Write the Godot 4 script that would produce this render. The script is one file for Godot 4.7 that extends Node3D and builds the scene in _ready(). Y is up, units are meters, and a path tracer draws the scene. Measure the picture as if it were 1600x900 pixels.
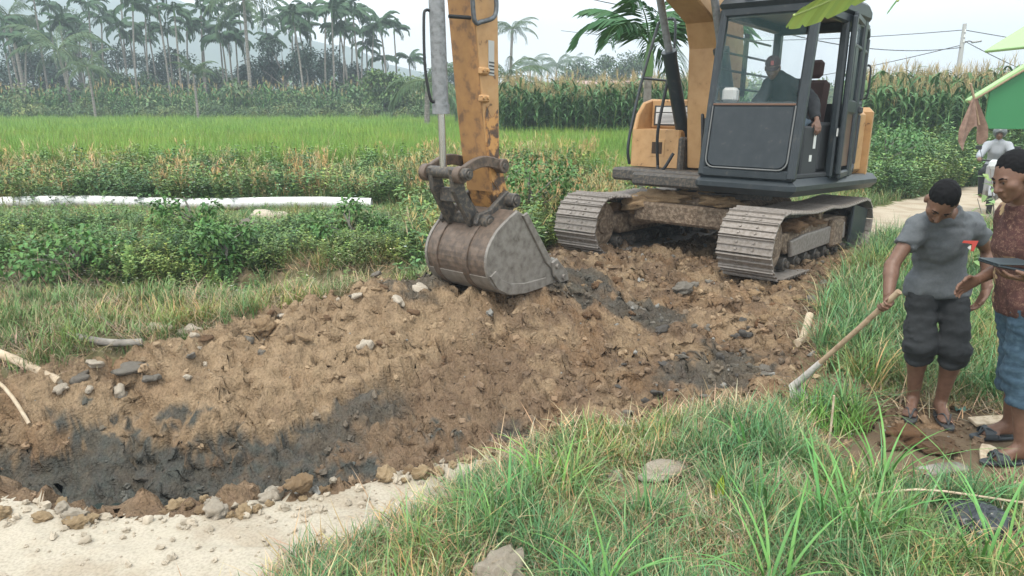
extends Node3D
# A muddy excavation beside a village road: excavator, trench, people, rice, palms. Units are metres, y up, camera looks to -z.

var rng := RandomNumberGenerator.new()
var names := {}
var n_big := FastNoiseLite.new()
var n_mid := FastNoiseLite.new()
var n_fine := FastNoiseLite.new()
var n_cell := FastNoiseLite.new()
var n_lump := FastNoiseLite.new()
var M := {}
var V := {}

# ---------------------------------------------------------------- helpers
func numbered(called: String) -> String:
	if not names.has(called):
		names[called] = 0
		return called
	names[called] += 1
	return "%s_%03d" % [called, names[called]]

func tag(o: Node, label := "", category := "", group := "", kind := "") -> Node:
	if label != "": o.set_meta("label", label)
	if category != "": o.set_meta("category", category)
	if group != "": o.set_meta("group", group)
	if kind != "": o.set_meta("kind", kind)
	return o

func thing(called: String, label: String, category: String, at := Vector3.ZERO, group := "") -> Node3D:
	var o := Node3D.new()
	o.name = numbered(called)
	o.position = at
	add_child(o)
	tag(o, label, category, group)
	return o

func new_st() -> SurfaceTool:
	var st := SurfaceTool.new()
	st.begin(Mesh.PRIMITIVE_TRIANGLES)
	st.set_smooth_group(-1)
	return st

func inst(called: String, mesh: Mesh, m: Material, parent: Node = self) -> MeshInstance3D:
	var o := MeshInstance3D.new()
	o.name = numbered(called) if parent == self else called
	o.mesh = mesh
	o.material_override = m
	o.cast_shadow = GeometryInstance3D.SHADOW_CASTING_SETTING_ON
	parent.add_child(o, true)
	return o

func done(st: SurfaceTool) -> ArrayMesh:
	st.generate_normals()
	return st.commit()

func part(st: SurfaceTool, called: String, m: Material, parent: Node = self) -> MeshInstance3D:
	return inst(called, done(st), m, parent)

func tri(st: SurfaceTool, a: Vector3, b: Vector3, c: Vector3) -> void:
	st.add_vertex(a); st.add_vertex(c); st.add_vertex(b)

# corners counter-clockwise seen from outside
func quad(st: SurfaceTool, a: Vector3, b: Vector3, c: Vector3, d: Vector3) -> void:
	tri(st, a, b, c)
	tri(st, a, c, d)

# a chamfered box; t places it, s is its full size, b the chamfer
func rbox(st: SurfaceTool, t: Transform3D, s: Vector3, b := 0.01) -> void:
	st.set_smooth_group(-1)
	var h := s * 0.5
	b = minf(b, minf(h.x, minf(h.y, h.z)) * 0.95)
	var P := func(i: int, sx: float, sy: float, sz: float) -> Vector3:
		var v := Vector3(sx * (h.x - (0.0 if i == 0 else b)), sy * (h.y - (0.0 if i == 1 else b)), sz * (h.z - (0.0 if i == 2 else b)))
		return t * v
	for s1: float in [-1.0, 1.0]:
		var f: Array = [[P.call(0, s1, -1.0, -1.0), P.call(0, s1, 1.0, -1.0), P.call(0, s1, 1.0, 1.0), P.call(0, s1, -1.0, 1.0)],
			[P.call(1, -1.0, s1, -1.0), P.call(1, -1.0, s1, 1.0), P.call(1, 1.0, s1, 1.0), P.call(1, 1.0, s1, -1.0)],
			[P.call(2, -1.0, -1.0, s1), P.call(2, 1.0, -1.0, s1), P.call(2, 1.0, 1.0, s1), P.call(2, -1.0, 1.0, s1)]]
		for q: Array in f:
			if s1 > 0.0: quad(st, q[0], q[1], q[2], q[3])
			else: quad(st, q[3], q[2], q[1], q[0])
	for s1: float in [-1.0, 1.0]:
		for s2: float in [-1.0, 1.0]:
			var e: Array = [[P.call(0, s1, s2, -1.0), P.call(1, s1, s2, -1.0), P.call(1, s1, s2, 1.0), P.call(0, s1, s2, 1.0)],
				[P.call(0, s1, -1.0, s2), P.call(0, s1, 1.0, s2), P.call(2, s1, 1.0, s2), P.call(2, s1, -1.0, s2)],
				[P.call(1, -1.0, s1, s2), P.call(2, -1.0, s1, s2), P.call(2, 1.0, s1, s2), P.call(1, 1.0, s1, s2)]]
			for q: Array in e:
				if s1 * s2 > 0.0: quad(st, q[0], q[1], q[2], q[3])
				else: quad(st, q[3], q[2], q[1], q[0])
			for s3: float in [-1.0, 1.0]:
				var a: Vector3 = P.call(0, s1, s2, s3)
				var c: Vector3 = P.call(1, s1, s2, s3)
				var d: Vector3 = P.call(2, s1, s2, s3)
				if s1 * s2 * s3 > 0.0: tri(st, a, c, d)
				else: tri(st, d, c, a)

func bx(st: SurfaceTool, x0: float, x1: float, y0: float, y1: float, z0: float, z1: float, b := 0.01) -> void:
	rbox(st, Transform3D(Basis(), Vector3((x0 + x1) * 0.5, (y0 + y1) * 0.5, (z0 + z1) * 0.5)), Vector3(absf(x1 - x0), absf(y1 - y0), absf(z1 - z0)), b)

# a bar of box section between two points
func bar(st: SurfaceTool, a: Vector3, b: Vector3, w: float, d: float, side := Vector3.RIGHT, bev := 0.006) -> void:
	var y := (b - a).normalized()
	var x := (side - y * side.dot(y)).normalized()
	rbox(st, Transform3D(Basis(x, y, x.cross(y)), (a + b) * 0.5), Vector3(w, (b - a).length(), d), bev)

func tube(st: SurfaceTool, pts: Array, radii: Array, sides := 10, cap := true) -> void:
	st.set_smooth_group(1)
	var rings := []
	var up := Vector3.UP
	for i in pts.size():
		var p: Vector3 = pts[i]
		var t: Vector3 = ((pts[mini(i + 1, pts.size() - 1)] as Vector3) - (pts[maxi(i - 1, 0)] as Vector3)).normalized()
		if i == 0:
			up = Vector3.UP if absf(t.y) < 0.9 else Vector3.RIGHT
		var x := (up - t * up.dot(t)).normalized()
		up = x
		var y := t.cross(x)
		var r: float = radii[mini(i, radii.size() - 1)]
		var ring := PackedVector3Array()
		for k in sides:
			var a := TAU * k / sides
			ring.append(p + (x * cos(a) + y * sin(a)) * r)
		rings.append(ring)
	for i in rings.size() - 1:
		var r0: PackedVector3Array = rings[i]
		var r1: PackedVector3Array = rings[i + 1]
		for k in sides:
			var k2 := (k + 1) % sides
			quad(st, r0[k], r0[k2], r1[k2], r1[k])
	if cap:
		st.set_smooth_group(-1)
		var ra: PackedVector3Array = rings[0]
		var rb: PackedVector3Array = rings[-1]
		for k in sides:
			var k2 := (k + 1) % sides
			tri(st, pts[0], ra[k2], ra[k])
			tri(st, pts[-1], rb[k], rb[k2])

# profile points are (radius, along); the axis is t's y
func lathe(st: SurfaceTool, t: Transform3D, prof: Array, sides := 20) -> void:
	for i in prof.size() - 1:
		st.set_smooth_group(2 + i)
		var p: Vector2 = prof[i]
		var q: Vector2 = prof[i + 1]
		for k in sides:
			var a := TAU * k / sides
			var b := TAU * (k + 1) / sides
			var ca := Vector3(cos(a), 0, -sin(a))
			var cb := Vector3(cos(b), 0, -sin(b))
			var v0 := t * (ca * p.x + Vector3.UP * p.y)
			var v1 := t * (cb * p.x + Vector3.UP * p.y)
			var v2 := t * (cb * q.x + Vector3.UP * q.y)
			var v3 := t * (ca * q.x + Vector3.UP * q.y)
			if p.x < 1e-5: tri(st, v0, v2, v3)
			elif q.x < 1e-5: tri(st, v0, v1, v2)
			else: quad(st, v0, v1, v2, v3)

# a polygon (x, y of t) extruded from z=-d/2 to d/2 with a chamfer
func prism(st: SurfaceTool, t: Transform3D, poly: Array, d: float, b := 0.008) -> void:
	st.set_smooth_group(-1)
	var pg := PackedVector2Array(poly)
	if Geometry2D.is_polygon_clockwise(pg):
		pg.reverse()
	var n := pg.size()
	var ins := PackedVector2Array()
	for i in n:
		var a := (pg[i] - pg[(i + n - 1) % n]).normalized()
		var c := (pg[(i + 1) % n] - pg[i]).normalized()
		var na := Vector2(-a.y, a.x)
		var nc := Vector2(-c.y, c.x)
		var m := na + nc
		var l := maxf(m.length_squared() * 0.5, 0.3)
		ins.append(pg[i] + m * (b / l))
	var z := d * 0.5
	var idx := Geometry2D.triangulate_polygon(ins)
	if idx.is_empty():
		ins = pg
		idx = Geometry2D.triangulate_polygon(ins)
	for i in range(0, idx.size(), 3):
		var a := ins[idx[i]]
		var c := ins[idx[i + 1]]
		var e := ins[idx[i + 2]]
		if (c - a).cross(e - a) < 0.0:
			var s := c
			c = e
			e = s
		tri(st, t * Vector3(a.x, a.y, z), t * Vector3(c.x, c.y, z), t * Vector3(e.x, e.y, z))
		tri(st, t * Vector3(a.x, a.y, -z), t * Vector3(e.x, e.y, -z), t * Vector3(c.x, c.y, -z))
	for i in n:
		var j := (i + 1) % n
		var o0 := pg[i]
		var o1 := pg[j]
		quad(st, t * Vector3(o0.x, o0.y, -z + b), t * Vector3(o1.x, o1.y, -z + b), t * Vector3(o1.x, o1.y, z - b), t * Vector3(o0.x, o0.y, z - b))
		quad(st, t * Vector3(o0.x, o0.y, z - b), t * Vector3(o1.x, o1.y, z - b), t * Vector3(ins[j].x, ins[j].y, z), t * Vector3(ins[i].x, ins[i].y, z))
		quad(st, t * Vector3(ins[i].x, ins[i].y, -z), t * Vector3(ins[j].x, ins[j].y, -z), t * Vector3(o1.x, o1.y, -z + b), t * Vector3(o0.x, o0.y, -z + b))

# machine side profiles are (z, y) lists; this places them across x
func side_t(x: float) -> Transform3D:
	return Transform3D(Basis(Vector3(0, 0, 1), Vector3(0, 1, 0), Vector3(-1, 0, 0)), Vector3(x, 0, 0))

func smooth_path(pts: Array, n := 8) -> Array:
	var c := Curve3D.new()
	for i in pts.size():
		var p: Vector3 = pts[i]
		var t: Vector3 = ((pts[mini(i + 1, pts.size() - 1)] as Vector3) - (pts[maxi(i - 1, 0)] as Vector3)) / 6.0
		c.add_point(p, -t, t)
	var out := []
	for i in pts.size() - 1:
		for k in n:
			out.append(c.sample(i, float(k) / n))
	out.append(pts[-1])
	return out

func lin(r: float, g: float, b: float) -> Color:
	return Color(r, g, b).linear_to_srgb()

func noise_tex(freq: float, ramp: Array, oct := 5, kind := FastNoiseLite.TYPE_SIMPLEX_SMOOTH, size := 512, sd := 1) -> NoiseTexture2D:
	var n := FastNoiseLite.new()
	n.noise_type = kind
	n.frequency = freq
	n.fractal_octaves = oct
	n.fractal_gain = 0.6
	n.seed = sd
	var t := NoiseTexture2D.new()
	t.width = size
	t.height = size
	t.seamless = true
	t.noise = n
	if ramp.size() > 0:
		var g := Gradient.new()
		var offs := PackedFloat32Array()
		var cols := PackedColorArray()
		for r: Array in ramp:
			offs.append(r[0])
			cols.append(r[1])
		g.offsets = offs
		g.colors = cols
		t.color_ramp = g
	return t

# triplanar surface: texture carries the real colours (sRGB ramp), s = repeats per metre
func surf(tex: Texture2D, s: float, rough := 0.8, metal := 0.0, tint := Color.WHITE, world := false) -> StandardMaterial3D:
	var m := StandardMaterial3D.new()
	m.albedo_color = tint
	m.roughness = rough
	m.metallic = metal
	if tex:
		m.albedo_texture = tex
		m.uv1_triplanar = true
		m.uv1_world_triplanar = world
		m.uv1_scale = Vector3(s, s, s)
	return m

func leaf_mat(rough := 0.55, back := 0.35) -> StandardMaterial3D:
	var m := StandardMaterial3D.new()
	m.vertex_color_use_as_albedo = true
	m.roughness = rough
	m.metallic_specular = 0.35
	m.cull_mode = BaseMaterial3D.CULL_DISABLED
	m.backlight_enabled = true
	m.backlight = Color(back, back, back * 0.6)
	return m

func plain(c: Color, rough := 0.7, metal := 0.0) -> StandardMaterial3D:
	var m := StandardMaterial3D.new()
	m.albedo_color = c
	m.roughness = rough
	m.metallic = metal
	return m

func tab(xs: Array, ys: Array, x: float) -> float:
	if x <= xs[0]: return ys[0]
	for i in range(1, xs.size()):
		if x <= xs[i]:
			var t: float = (x - xs[i - 1]) / (xs[i] - xs[i - 1])
			return lerpf(ys[i - 1], ys[i], t * t * (3.0 - 2.0 * t) * 0.5 + t * 0.5)
	return ys[-1]
const FAR_ARECA := [[-43.2, 67.7, 7.4], [-42.6, 70.7, 10.4], [-50.9, 82.0, 8.2], [-41.0, 77.6, 8.6], [-33.1, 67.9, 8.8], [-35.2, 74.7, 8.9], [-37.5, 75.6, 7.5], [-30.7, 69.2, 10.4], [-40.2, 80.7, 12.4], [-29.3, 68.3, 8.4], [-29.5, 73.8, 9.0], [-30.3, 76.3, 7.4], [-27.0, 74.6, 7.4], [-29.0, 77.7, 9.4], [-27.6, 80.8, 9.3], [-26.6, 85.1, 9.0], [-30.1, 71.7, 7.5], [-36.3, 79.0, 7.8], [-38.8, 79.9, 7.1], [-46.6, 71.9, 6.4], [-41.7, 66.0, 5.6], [-51.7, 85.5, 7.3], [-26.5, 72.0, 6.1], [-25.6, 72.3, 6.4], [-39.4, 83.8, 7.1], [-34.1, 77.7, 7.2], [-23.6, 75.4, 6.4], [-23.1, 81.5, 9.7], [-18.0, 66.6, 7.8], [-20.7, 80.1, 9.4], [-17.8, 73.5, 9.2], [-15.6, 67.8, 8.2], [-17.3, 79.2, 9.6], [-17.6, 84.6, 9.8], [-13.9, 70.1, 8.3], [-14.3, 78.6, 7.6], [-11.6, 72.0, 7.7], [-12.0, 80.8, 7.8], [-13.1, 80.4, 4.8], [-14.9, 70.4, 6.8], [-18.5, 82.6, 7.6], [-15.5, 79.2, 7.3], [-14.9, 79.7, 6.1], [-10.7, 82.4, 4.9], [-19.6, 74.6, 7.2], [-22.6, 81.2, 8.1], [-46.3, 83.6, 7.7], [-39.0, 68.0, 7.4], [-48.7, 83.0, 10.2], [-40.0, 73.9, 9.4]]
const FAR_COCO := [
	[-36.7, 64.0, 5.3, 1.15, "broad coconut palm with large grey-green fronds at the left of the grove"],
	[-44.3, 70.0, 8.6, 1.00, "coconut palm at the left picture edge"],
	[-22.4, 66.0, 9.5, 1.10, "coconut palm whose fronds hang over the gap before the hills"],
	[-31.6, 58.0, 4.1, 0.62, "young bright coconut palm with a dry brown frond at the rice edge"],
	[-23.4, 57.0, 3.7, 0.55, "dark young palm with upswept fronds standing on the dyke"],
	[-4.9, 44.0, 2.9, 0.80, "coconut palm with long drooping fronds just left of the bucket cylinder"],
	[-0.2, 80.0, 8.2, 0.75, "lone tall coconut palm right of the excavator arm"],
	[-0.4, 50.0, 3.3, 0.75, "low coconut palm with pale fronds behind the arm"],
	[5.6, 150.0, 7.2, 1.10, "distant coconut palm beyond the corn, middle of three"],
	[8.2, 150.0, 7.4, 1.15, "distant coconut palm beyond the corn, right of three"],
	[3.6, 155.0, 8.0, 1.05, "distant coconut palm beyond the corn, left of three"],
	[12.3, 160.0, 8.6, 1.10, "distant coconut palm above the pink roof end"],
	[54.3, 95.0, 3.2, 0.65, "small distant palm above the corn right of the lamp pole"],
	[57.1, 98.0, 3.5, 0.65, "second small distant palm right of the lamp pole"],
	[57.1, 96.0, 3.2, 0.65, "third small distant palm right of the lamp pole, by the hanging cloth"],
	[48.6, 100.0, 2.5, 0.60, "small distant palm beside the cab's open door"]]
const FAR_TREES := [
	["dark_tree", "dense dark tree behind the slim palm trunks", -21.8, 74.0, 6.8, 6.5, 0],
	["dark_tree", "smaller dark tree left of the dense tree, below the hills", -25.4, 78.0, 5.0, 4.5, 0],
	["dark_tree", "dark tree between the tall palm trunks right of the dense tree", -19.7, 80.0, 6.3, 6.0, 0],
	["dark_tree", "low dark tree behind the right end of the grove", -16.6, 84.0, 5.3, 5.0, 0],
	["dark_tree", "dark tree at the far left of the grove", -51.1, 80.0, 6.7, 8.0, 0],
	["dark_tree", "second dark tree at the left, behind the broad coconut palm", -51.0, 84.0, 6.0, 7.0, 0],
	["dark_tree", "dark tree behind the tall bare trunks at the left", -43.7, 86.0, 7.1, 7.0, 0],
	["dark_tree", "dark tree in the middle of the left grove", -36.7, 82.0, 6.2, 7.0, 0],
	["green_tree", "mid green tree behind the upswept young palm", -30.3, 80.0, 5.1, 5.0, 1],
	["green_tree", "pale feathery tree top above the broad coconut palm", -49.1, 88.0, 11.6, 6.0, 1],
	["bamboo_bush", "light green bamboo clump at the right end of the far corn row", -9.9, 62.0, 3.5, 3.8, 2],
	["green_tree", "low round green tree beside the young coconut palm", -34.7, 70.0, 3.5, 5.0, 1],
	["dark_tree", "dark tree behind the excavator arm", -7.4, 90.0, 5.6, 6.0, 0],
	["green_tree", "green tree above the pink-roofed house", 10.2, 95.0, 5.1, 9.0, 1],
	["green_tree", "taller green tree behind the near palm", 12.9, 90.0, 6.3, 7.0, 1],
	["green_tree", "round distant tree above the corn left of the lamp pole", 55.3, 110.0, 4.3, 4.5, 1],
	["green_tree", "low green tree line piece left of the pink roof", 4.5, 90.0, 3.1, 6.0, 1]]

# ---------------------------------------------------------------- scene
func _ready() -> void:
	rng.seed = 7
	setup_camera()
	setup_materials()
	build_ground()
	build_clods()
	build_far()
	build_fields()
	build_bank()
	build_near_grass()
	build_right_side()
	build_excavator()
	build_people()
	build_small_things()

func setup_camera() -> void:
	var cam := Camera3D.new()
	cam.name = "camera"
	cam.fov = 42.28
	cam.near = 0.1
	cam.far = 3000.0
	cam.position = Vector3(0, 1.95, 0)
	cam.rotation_degrees = Vector3(-14, 0, 0)
	cam.current = true
	add_child(cam)
	var sun := DirectionalLight3D.new()
	sun.name = "sun"
	sun.light_energy = 0.45
	sun.light_angular_distance = 24.0
	sun.light_color = Color(1.0, 0.97, 0.92)
	sun.shadow_enabled = true
	sun.rotation_degrees = Vector3(-62, -28, 0)
	sun.sky_mode = DirectionalLight3D.SKY_MODE_LIGHT_ONLY
	add_child(sun)
	var sky := Sky.new()
	var sm := ProceduralSkyMaterial.new()
	sm.sky_top_color = Color(0.93, 0.96, 0.98)
	sm.sky_horizon_color = Color(0.99, 0.995, 1.0)
	sm.sky_curve = 0.25
	sm.ground_bottom_color = Color(0.45, 0.45, 0.40)
	sm.ground_horizon_color = Color(0.88, 0.92, 0.94)
	var cn := FastNoiseLite.new()
	cn.seed = 5
	cn.frequency = 0.004
	cn.fractal_octaves = 5
	var ci := Image.create(512, 256, false, Image.FORMAT_RGBA8)
	for y in 256:
		var el := PI * (0.5 - (y + 0.5) / 256.0)
		for x in 512:
			var az := TAU * x / 512.0
			var p := Vector3(cos(az) * cos(el), sin(el), sin(az) * cos(el)) * 260.0
			var v := smoothstep(-0.15, 0.45, cn.get_noise_3d(p.x, p.y * 2.0, p.z))
			ci.set_pixel(x, y, Color(1, 1, 1, v * 0.16))
	sm.sky_cover = ImageTexture.create_from_image(ci)
	sky.sky_material = sm
	var env := Environment.new()
	env.background_mode = Environment.BG_SKY
	env.sky = sky
	env.background_energy_multiplier = 1.0
	env.tonemap_mode = Environment.TONE_MAPPER_LINEAR
	env.tonemap_exposure = 2.25
	env.sdfgi_enabled = true
	env.ssao_enabled = true
	env.ssil_enabled = true
	env.fog_enabled = true
	env.fog_density = 0.0020
	env.fog_light_color = Color(0.88, 0.94, 0.98)
	var we := WorldEnvironment.new()
	we.name = "environment"
	we.environment = env
	add_child(we)

func setup_materials() -> void:
	for a: Array in [[n_big, 0.35, 3, 11], [n_mid, 1.7, 4, 12], [n_fine, 7.0, 4, 13], [n_lump, 5.5, 2, 14]]:
		var n: FastNoiseLite = a[0]
		n.noise_type = FastNoiseLite.TYPE_SIMPLEX_SMOOTH
		n.frequency = a[1]
		n.fractal_octaves = a[2]
		n.seed = a[3]
	n_cell.noise_type = FastNoiseLite.TYPE_CELLULAR
	n_cell.cellular_return_type = FastNoiseLite.RETURN_DISTANCE2_SUB
	n_cell.frequency = 3.0
	n_cell.fractal_octaves = 3
	n_cell.seed = 3
	# grain that multiplies the vertex colours of the ground, with a real relief of crumbs
	var grain := noise_tex(0.03, [[0.0, Color(0.55, 0.55, 0.55)], [0.45, Color(0.86, 0.86, 0.86)], [1.0, Color(1, 1, 1)]], 6, FastNoiseLite.TYPE_SIMPLEX_SMOOTH, 1024, 4)
	var relief := noise_tex(0.035, [], 6, FastNoiseLite.TYPE_SIMPLEX_SMOOTH, 1024, 4)
	var soil := surf(grain, 1.3, 0.95, 0.0, Color.WHITE, true)
	soil.vertex_color_use_as_albedo = true
	soil.metallic_specular = 0.2
	soil.heightmap_enabled = true
	soil.heightmap_texture = noise_tex(0.022, [], 4, FastNoiseLite.TYPE_SIMPLEX_SMOOTH, 1024, 6)
	soil.heightmap_scale = 2.4
	M.soil = soil
	var fine_grain := noise_tex(0.05, [[0.0, Color(0.80, 0.80, 0.80)], [0.5, Color(0.94, 0.94, 0.93)], [1.0, Color(1, 1, 1)]], 6, FastNoiseLite.TYPE_SIMPLEX_SMOOTH, 1024, 5)
	var road := surf(fine_grain, 0.9, 0.95, 0.0, Color.WHITE, true)
	road.vertex_color_use_as_albedo = true
	road.metallic_specular = 0.2
	road.heightmap_enabled = true
	road.heightmap_texture = relief
	road.heightmap_scale = 0.15
	M.road = road
	var stone_tex := noise_tex(0.02, [[0.0, Color(0.6, 0.6, 0.6)], [0.5, Color(0.9, 0.9, 0.89)], [1.0, Color(1, 1, 1)]], 5, FastNoiseLite.TYPE_SIMPLEX_SMOOTH, 512, 8)
	M.crumb = surf(stone_tex, 4.0, 0.95)
	M.crumb.vertex_color_use_as_albedo = true
	for c: Array in [["stone_pale", Color(0.93, 0.87, 0.79)], ["crust", Color(0.86, 0.74, 0.58)], ["stone_grey", Color(0.60, 0.57, 0.53)], ["stone_dark", Color(0.43, 0.41, 0.39)], ["clod_tan", Color(0.73, 0.61, 0.47)], ["clod_brown", Color(0.54, 0.42, 0.31)], ["clod_black", Color(0.34, 0.34, 0.32)], ["clod_orange", Color(0.60, 0.45, 0.32)]]:
		M[c[0]] = surf(stone_tex, 5.0, 0.92, 0.0, c[1])
		M[c[0]].heightmap_enabled = true
		M[c[0]].heightmap_texture = relief
		M[c[0]].heightmap_scale = 1.0
	# paint and steel: chips, rust and dried mud have outlines of their own
	var ochre := [[0.0, lin(0.12, 0.07, 0.04)], [0.12, lin(0.22, 0.12, 0.05)], [0.15, lin(0.40, 0.225, 0.095)], [0.5, lin(0.455, 0.265, 0.115)], [1.0, lin(0.49, 0.295, 0.14)]]
	M.yellow = surf(noise_tex(0.012, ochre, 6, FastNoiseLite.TYPE_SIMPLEX_SMOOTH, 512, 21), 0.9, 0.5)
	var rusty := [[0.0, lin(0.05, 0.04, 0.035)], [0.38, lin(0.11, 0.065, 0.04)], [0.5, lin(0.30, 0.15, 0.06)], [0.62, lin(0.50, 0.26, 0.085)], [1.0, lin(0.52, 0.28, 0.10)]]
	M.arm_worn = surf(noise_tex(0.014, rusty, 6, FastNoiseLite.TYPE_SIMPLEX_SMOOTH, 512, 22), 1.1, 0.6)
	var slate := [[0.0, lin(0.075, 0.07, 0.062)], [0.22, lin(0.026, 0.034, 0.040)], [0.7, lin(0.018, 0.026, 0.032)], [1.0, lin(0.016, 0.022, 0.028)]]
	M.black_paint = surf(noise_tex(0.012, slate, 6, FastNoiseLite.TYPE_SIMPLEX_SMOOTH, 512, 23), 0.8, 0.42)
	var dull := [[0.0, lin(0.035, 0.033, 0.031)], [0.5, lin(0.07, 0.064, 0.058)], [0.68, lin(0.13, 0.105, 0.08)], [1.0, lin(0.18, 0.145, 0.11)]]
	M.greasy = surf(noise_tex(0.02, dull, 6, FastNoiseLite.TYPE_SIMPLEX_SMOOTH, 512, 24), 2.0, 0.55, 0.2)
	var shoe := [[0.0, lin(0.17, 0.145, 0.12)], [0.4, lin(0.225, 0.195, 0.17)], [0.6, lin(0.27, 0.24, 0.215)], [1.0, lin(0.32, 0.29, 0.26)]]
	M.shoe = surf(noise_tex(0.02, shoe, 6, FastNoiseLite.TYPE_SIMPLEX_SMOOTH, 512, 25), 1.6, 0.6, 0.25)
	var mud := [[0.0, lin(0.09, 0.065, 0.045)], [0.45, lin(0.17, 0.12, 0.08)], [0.7, lin(0.29, 0.22, 0.155)], [1.0, lin(0.34, 0.26, 0.19)]]
	M.mud_steel = surf(noise_tex(0.018, mud, 6, FastNoiseLite.TYPE_SIMPLEX_SMOOTH, 512, 26), 1.5, 0.85)
	M.mud_steel.heightmap_enabled = true
	M.mud_steel.heightmap_texture = relief
	M.mud_steel.heightmap_scale = 1.0
	var buck := [[0.0, lin(0.11, 0.095, 0.08)], [0.25, lin(0.19, 0.17, 0.15)], [0.6, lin(0.25, 0.23, 0.205)], [1.0, lin(0.30, 0.28, 0.255)]]
	M.bucket_side = surf(noise_tex(0.016, buck, 6, FastNoiseLite.TYPE_SIMPLEX_SMOOTH, 512, 27), 1.1, 0.5, 0.35)
	var bback := [[0.0, lin(0.06, 0.048, 0.04)], [0.42, lin(0.10, 0.075, 0.058)], [0.6, lin(0.14, 0.10, 0.075)], [1.0, lin(0.18, 0.14, 0.11)]]
	M.bucket_back = surf(noise_tex(0.016, bback, 6, FastNoiseLite.TYPE_SIMPLEX_SMOOTH, 512, 28), 1.3, 0.55, 0.2)
	var cyl := [[0.0, lin(0.05, 0.045, 0.04)], [0.3, lin(0.16, 0.17, 0.175)], [0.65, lin(0.24, 0.25, 0.26)], [1.0, lin(0.30, 0.31, 0.32)]]
	M.cyl_grey = surf(noise_tex(0.016, cyl, 6, FastNoiseLite.TYPE_SIMPLEX_SMOOTH, 512, 29), 1.8, 0.5)
	M.chrome = plain(lin(0.55, 0.55, 0.53), 0.22, 0.9)
	M.rubber = plain(lin(0.02, 0.022, 0.025), 0.6)
	M.glass = plain(Color(0.45, 0.60, 0.62, 0.05), 0.02)
	M.glass.metallic_specular = 0.22
	M.glass.transparency = BaseMaterial3D.TRANSPARENCY_ALPHA
	M.cabin = plain(lin(0.03, 0.033, 0.037), 0.7)
	M.white = plain(lin(0.72, 0.72, 0.70), 0.5)
	M.pvc = surf(noise_tex(0.01, [[0.0, lin(0.55, 0.52, 0.47)], [0.3, lin(0.78, 0.78, 0.77)], [1.0, lin(0.86, 0.86, 0.86)]], 5, FastNoiseLite.TYPE_SIMPLEX_SMOOTH, 256, 30), 0.8, 0.35)
	M.leaf = leaf_mat()
	M.dry = leaf_mat(0.9, 0.15)
	var bark := [[0.0, lin(0.10, 0.09, 0.075)], [0.5, lin(0.22, 0.20, 0.175)], [1.0, lin(0.36, 0.34, 0.30)]]
	M.bark = surf(noise_tex(0.02, bark, 5, FastNoiseLite.TYPE_SIMPLEX_SMOOTH, 256, 31), 1.0, 0.9)
	var wood := [[0.0, lin(0.20, 0.13, 0.08)], [0.5, lin(0.36, 0.26, 0.17)], [1.0, lin(0.47, 0.36, 0.25)]]
	M.wood = surf(noise_tex(0.02, wood, 5, FastNoiseLite.TYPE_SIMPLEX_SMOOTH, 256, 32), 3.0, 0.7)
	M.pale_wood = surf(noise_tex(0.02, [[0.0, lin(0.30, 0.22, 0.14)], [0.5, lin(0.52, 0.42, 0.30)], [1.0, lin(0.62, 0.53, 0.41)]], 5, FastNoiseLite.TYPE_SIMPLEX_SMOOTH, 256, 33), 3.0, 0.8)
	M.skin = surf(noise_tex(0.03, [[0.0, lin(0.115, 0.06, 0.04)], [0.5, lin(0.16, 0.085, 0.056)], [1.0, lin(0.20, 0.11, 0.075)]], 4, FastNoiseLite.TYPE_SIMPLEX_SMOOTH, 256, 34), 3.0, 0.5)
	M.hair = plain(lin(0.007, 0.007, 0.008), 0.75)
	M.hair.metallic_specular = 0.25
	M.door_skin = surf(noise_tex(0.012, [[0.0, lin(0.05, 0.035, 0.03)], [0.45, lin(0.10, 0.055, 0.04)], [1.0, lin(0.15, 0.075, 0.05)]], 5, FastNoiseLite.TYPE_SIMPLEX_SMOOTH, 256, 35), 1.5, 0.35)
	var outer := [[0.0, lin(0.12, 0.075, 0.05)], [0.25, lin(0.20, 0.11, 0.055)], [0.45, lin(0.34, 0.18, 0.07)], [1.0, lin(0.42, 0.23, 0.085)]]
	M.arm_outer = surf(noise_tex(0.012, outer, 6, FastNoiseLite.TYPE_SIMPLEX_SMOOTH, 512, 36), 1.0, 0.6)
	M.pipe_blue = surf(noise_tex(0.02, [[0.0, lin(0.04, 0.035, 0.03)], [0.5, lin(0.09, 0.10, 0.11)], [1.0, lin(0.14, 0.16, 0.18)]], 5, FastNoiseLite.TYPE_SIMPLEX_SMOOTH, 256, 37), 3.0, 0.5, 0.2)

# ---------------------------------------------------------------- ground
const TX := [-8.0, -4.0, -3.0, -2.0, -1.2, -0.5, 0.0, 0.6, 1.2, 1.8, 2.5]
const T_ZN := [-3.75, -3.55, -3.47, -3.28, -3.40, -3.70, -3.95, -4.17, -4.42, -4.65, -4.7]
const T_ZB := [-4.5, -4.45, -4.3, -4.12, -4.10, -4.25, -4.5, -4.75, -5.1, -5.4, -5.4]
const T_YB := [-0.85, -0.85, -0.85, -0.80, -0.75, -0.65, -0.55, -0.40, -0.22, -0.06, 0.0]
const T_ZR := [-5.15, -5.15, -5.5, -6.1, -6.4, -6.65, -6.6, -6.9, -7.4, -7.8, -8.0]
const T_YR := [0.0, 0.0, 0.02, 0.14, 0.27, 0.34, 0.34, 0.28, 0.16, 0.08, 0.06]
const T_P := [2.0, 2.0, 1.8, 1.4, 1.2, 1.15, 1.1, 1.05, 1.0, 1.0, 1.0]

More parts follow.
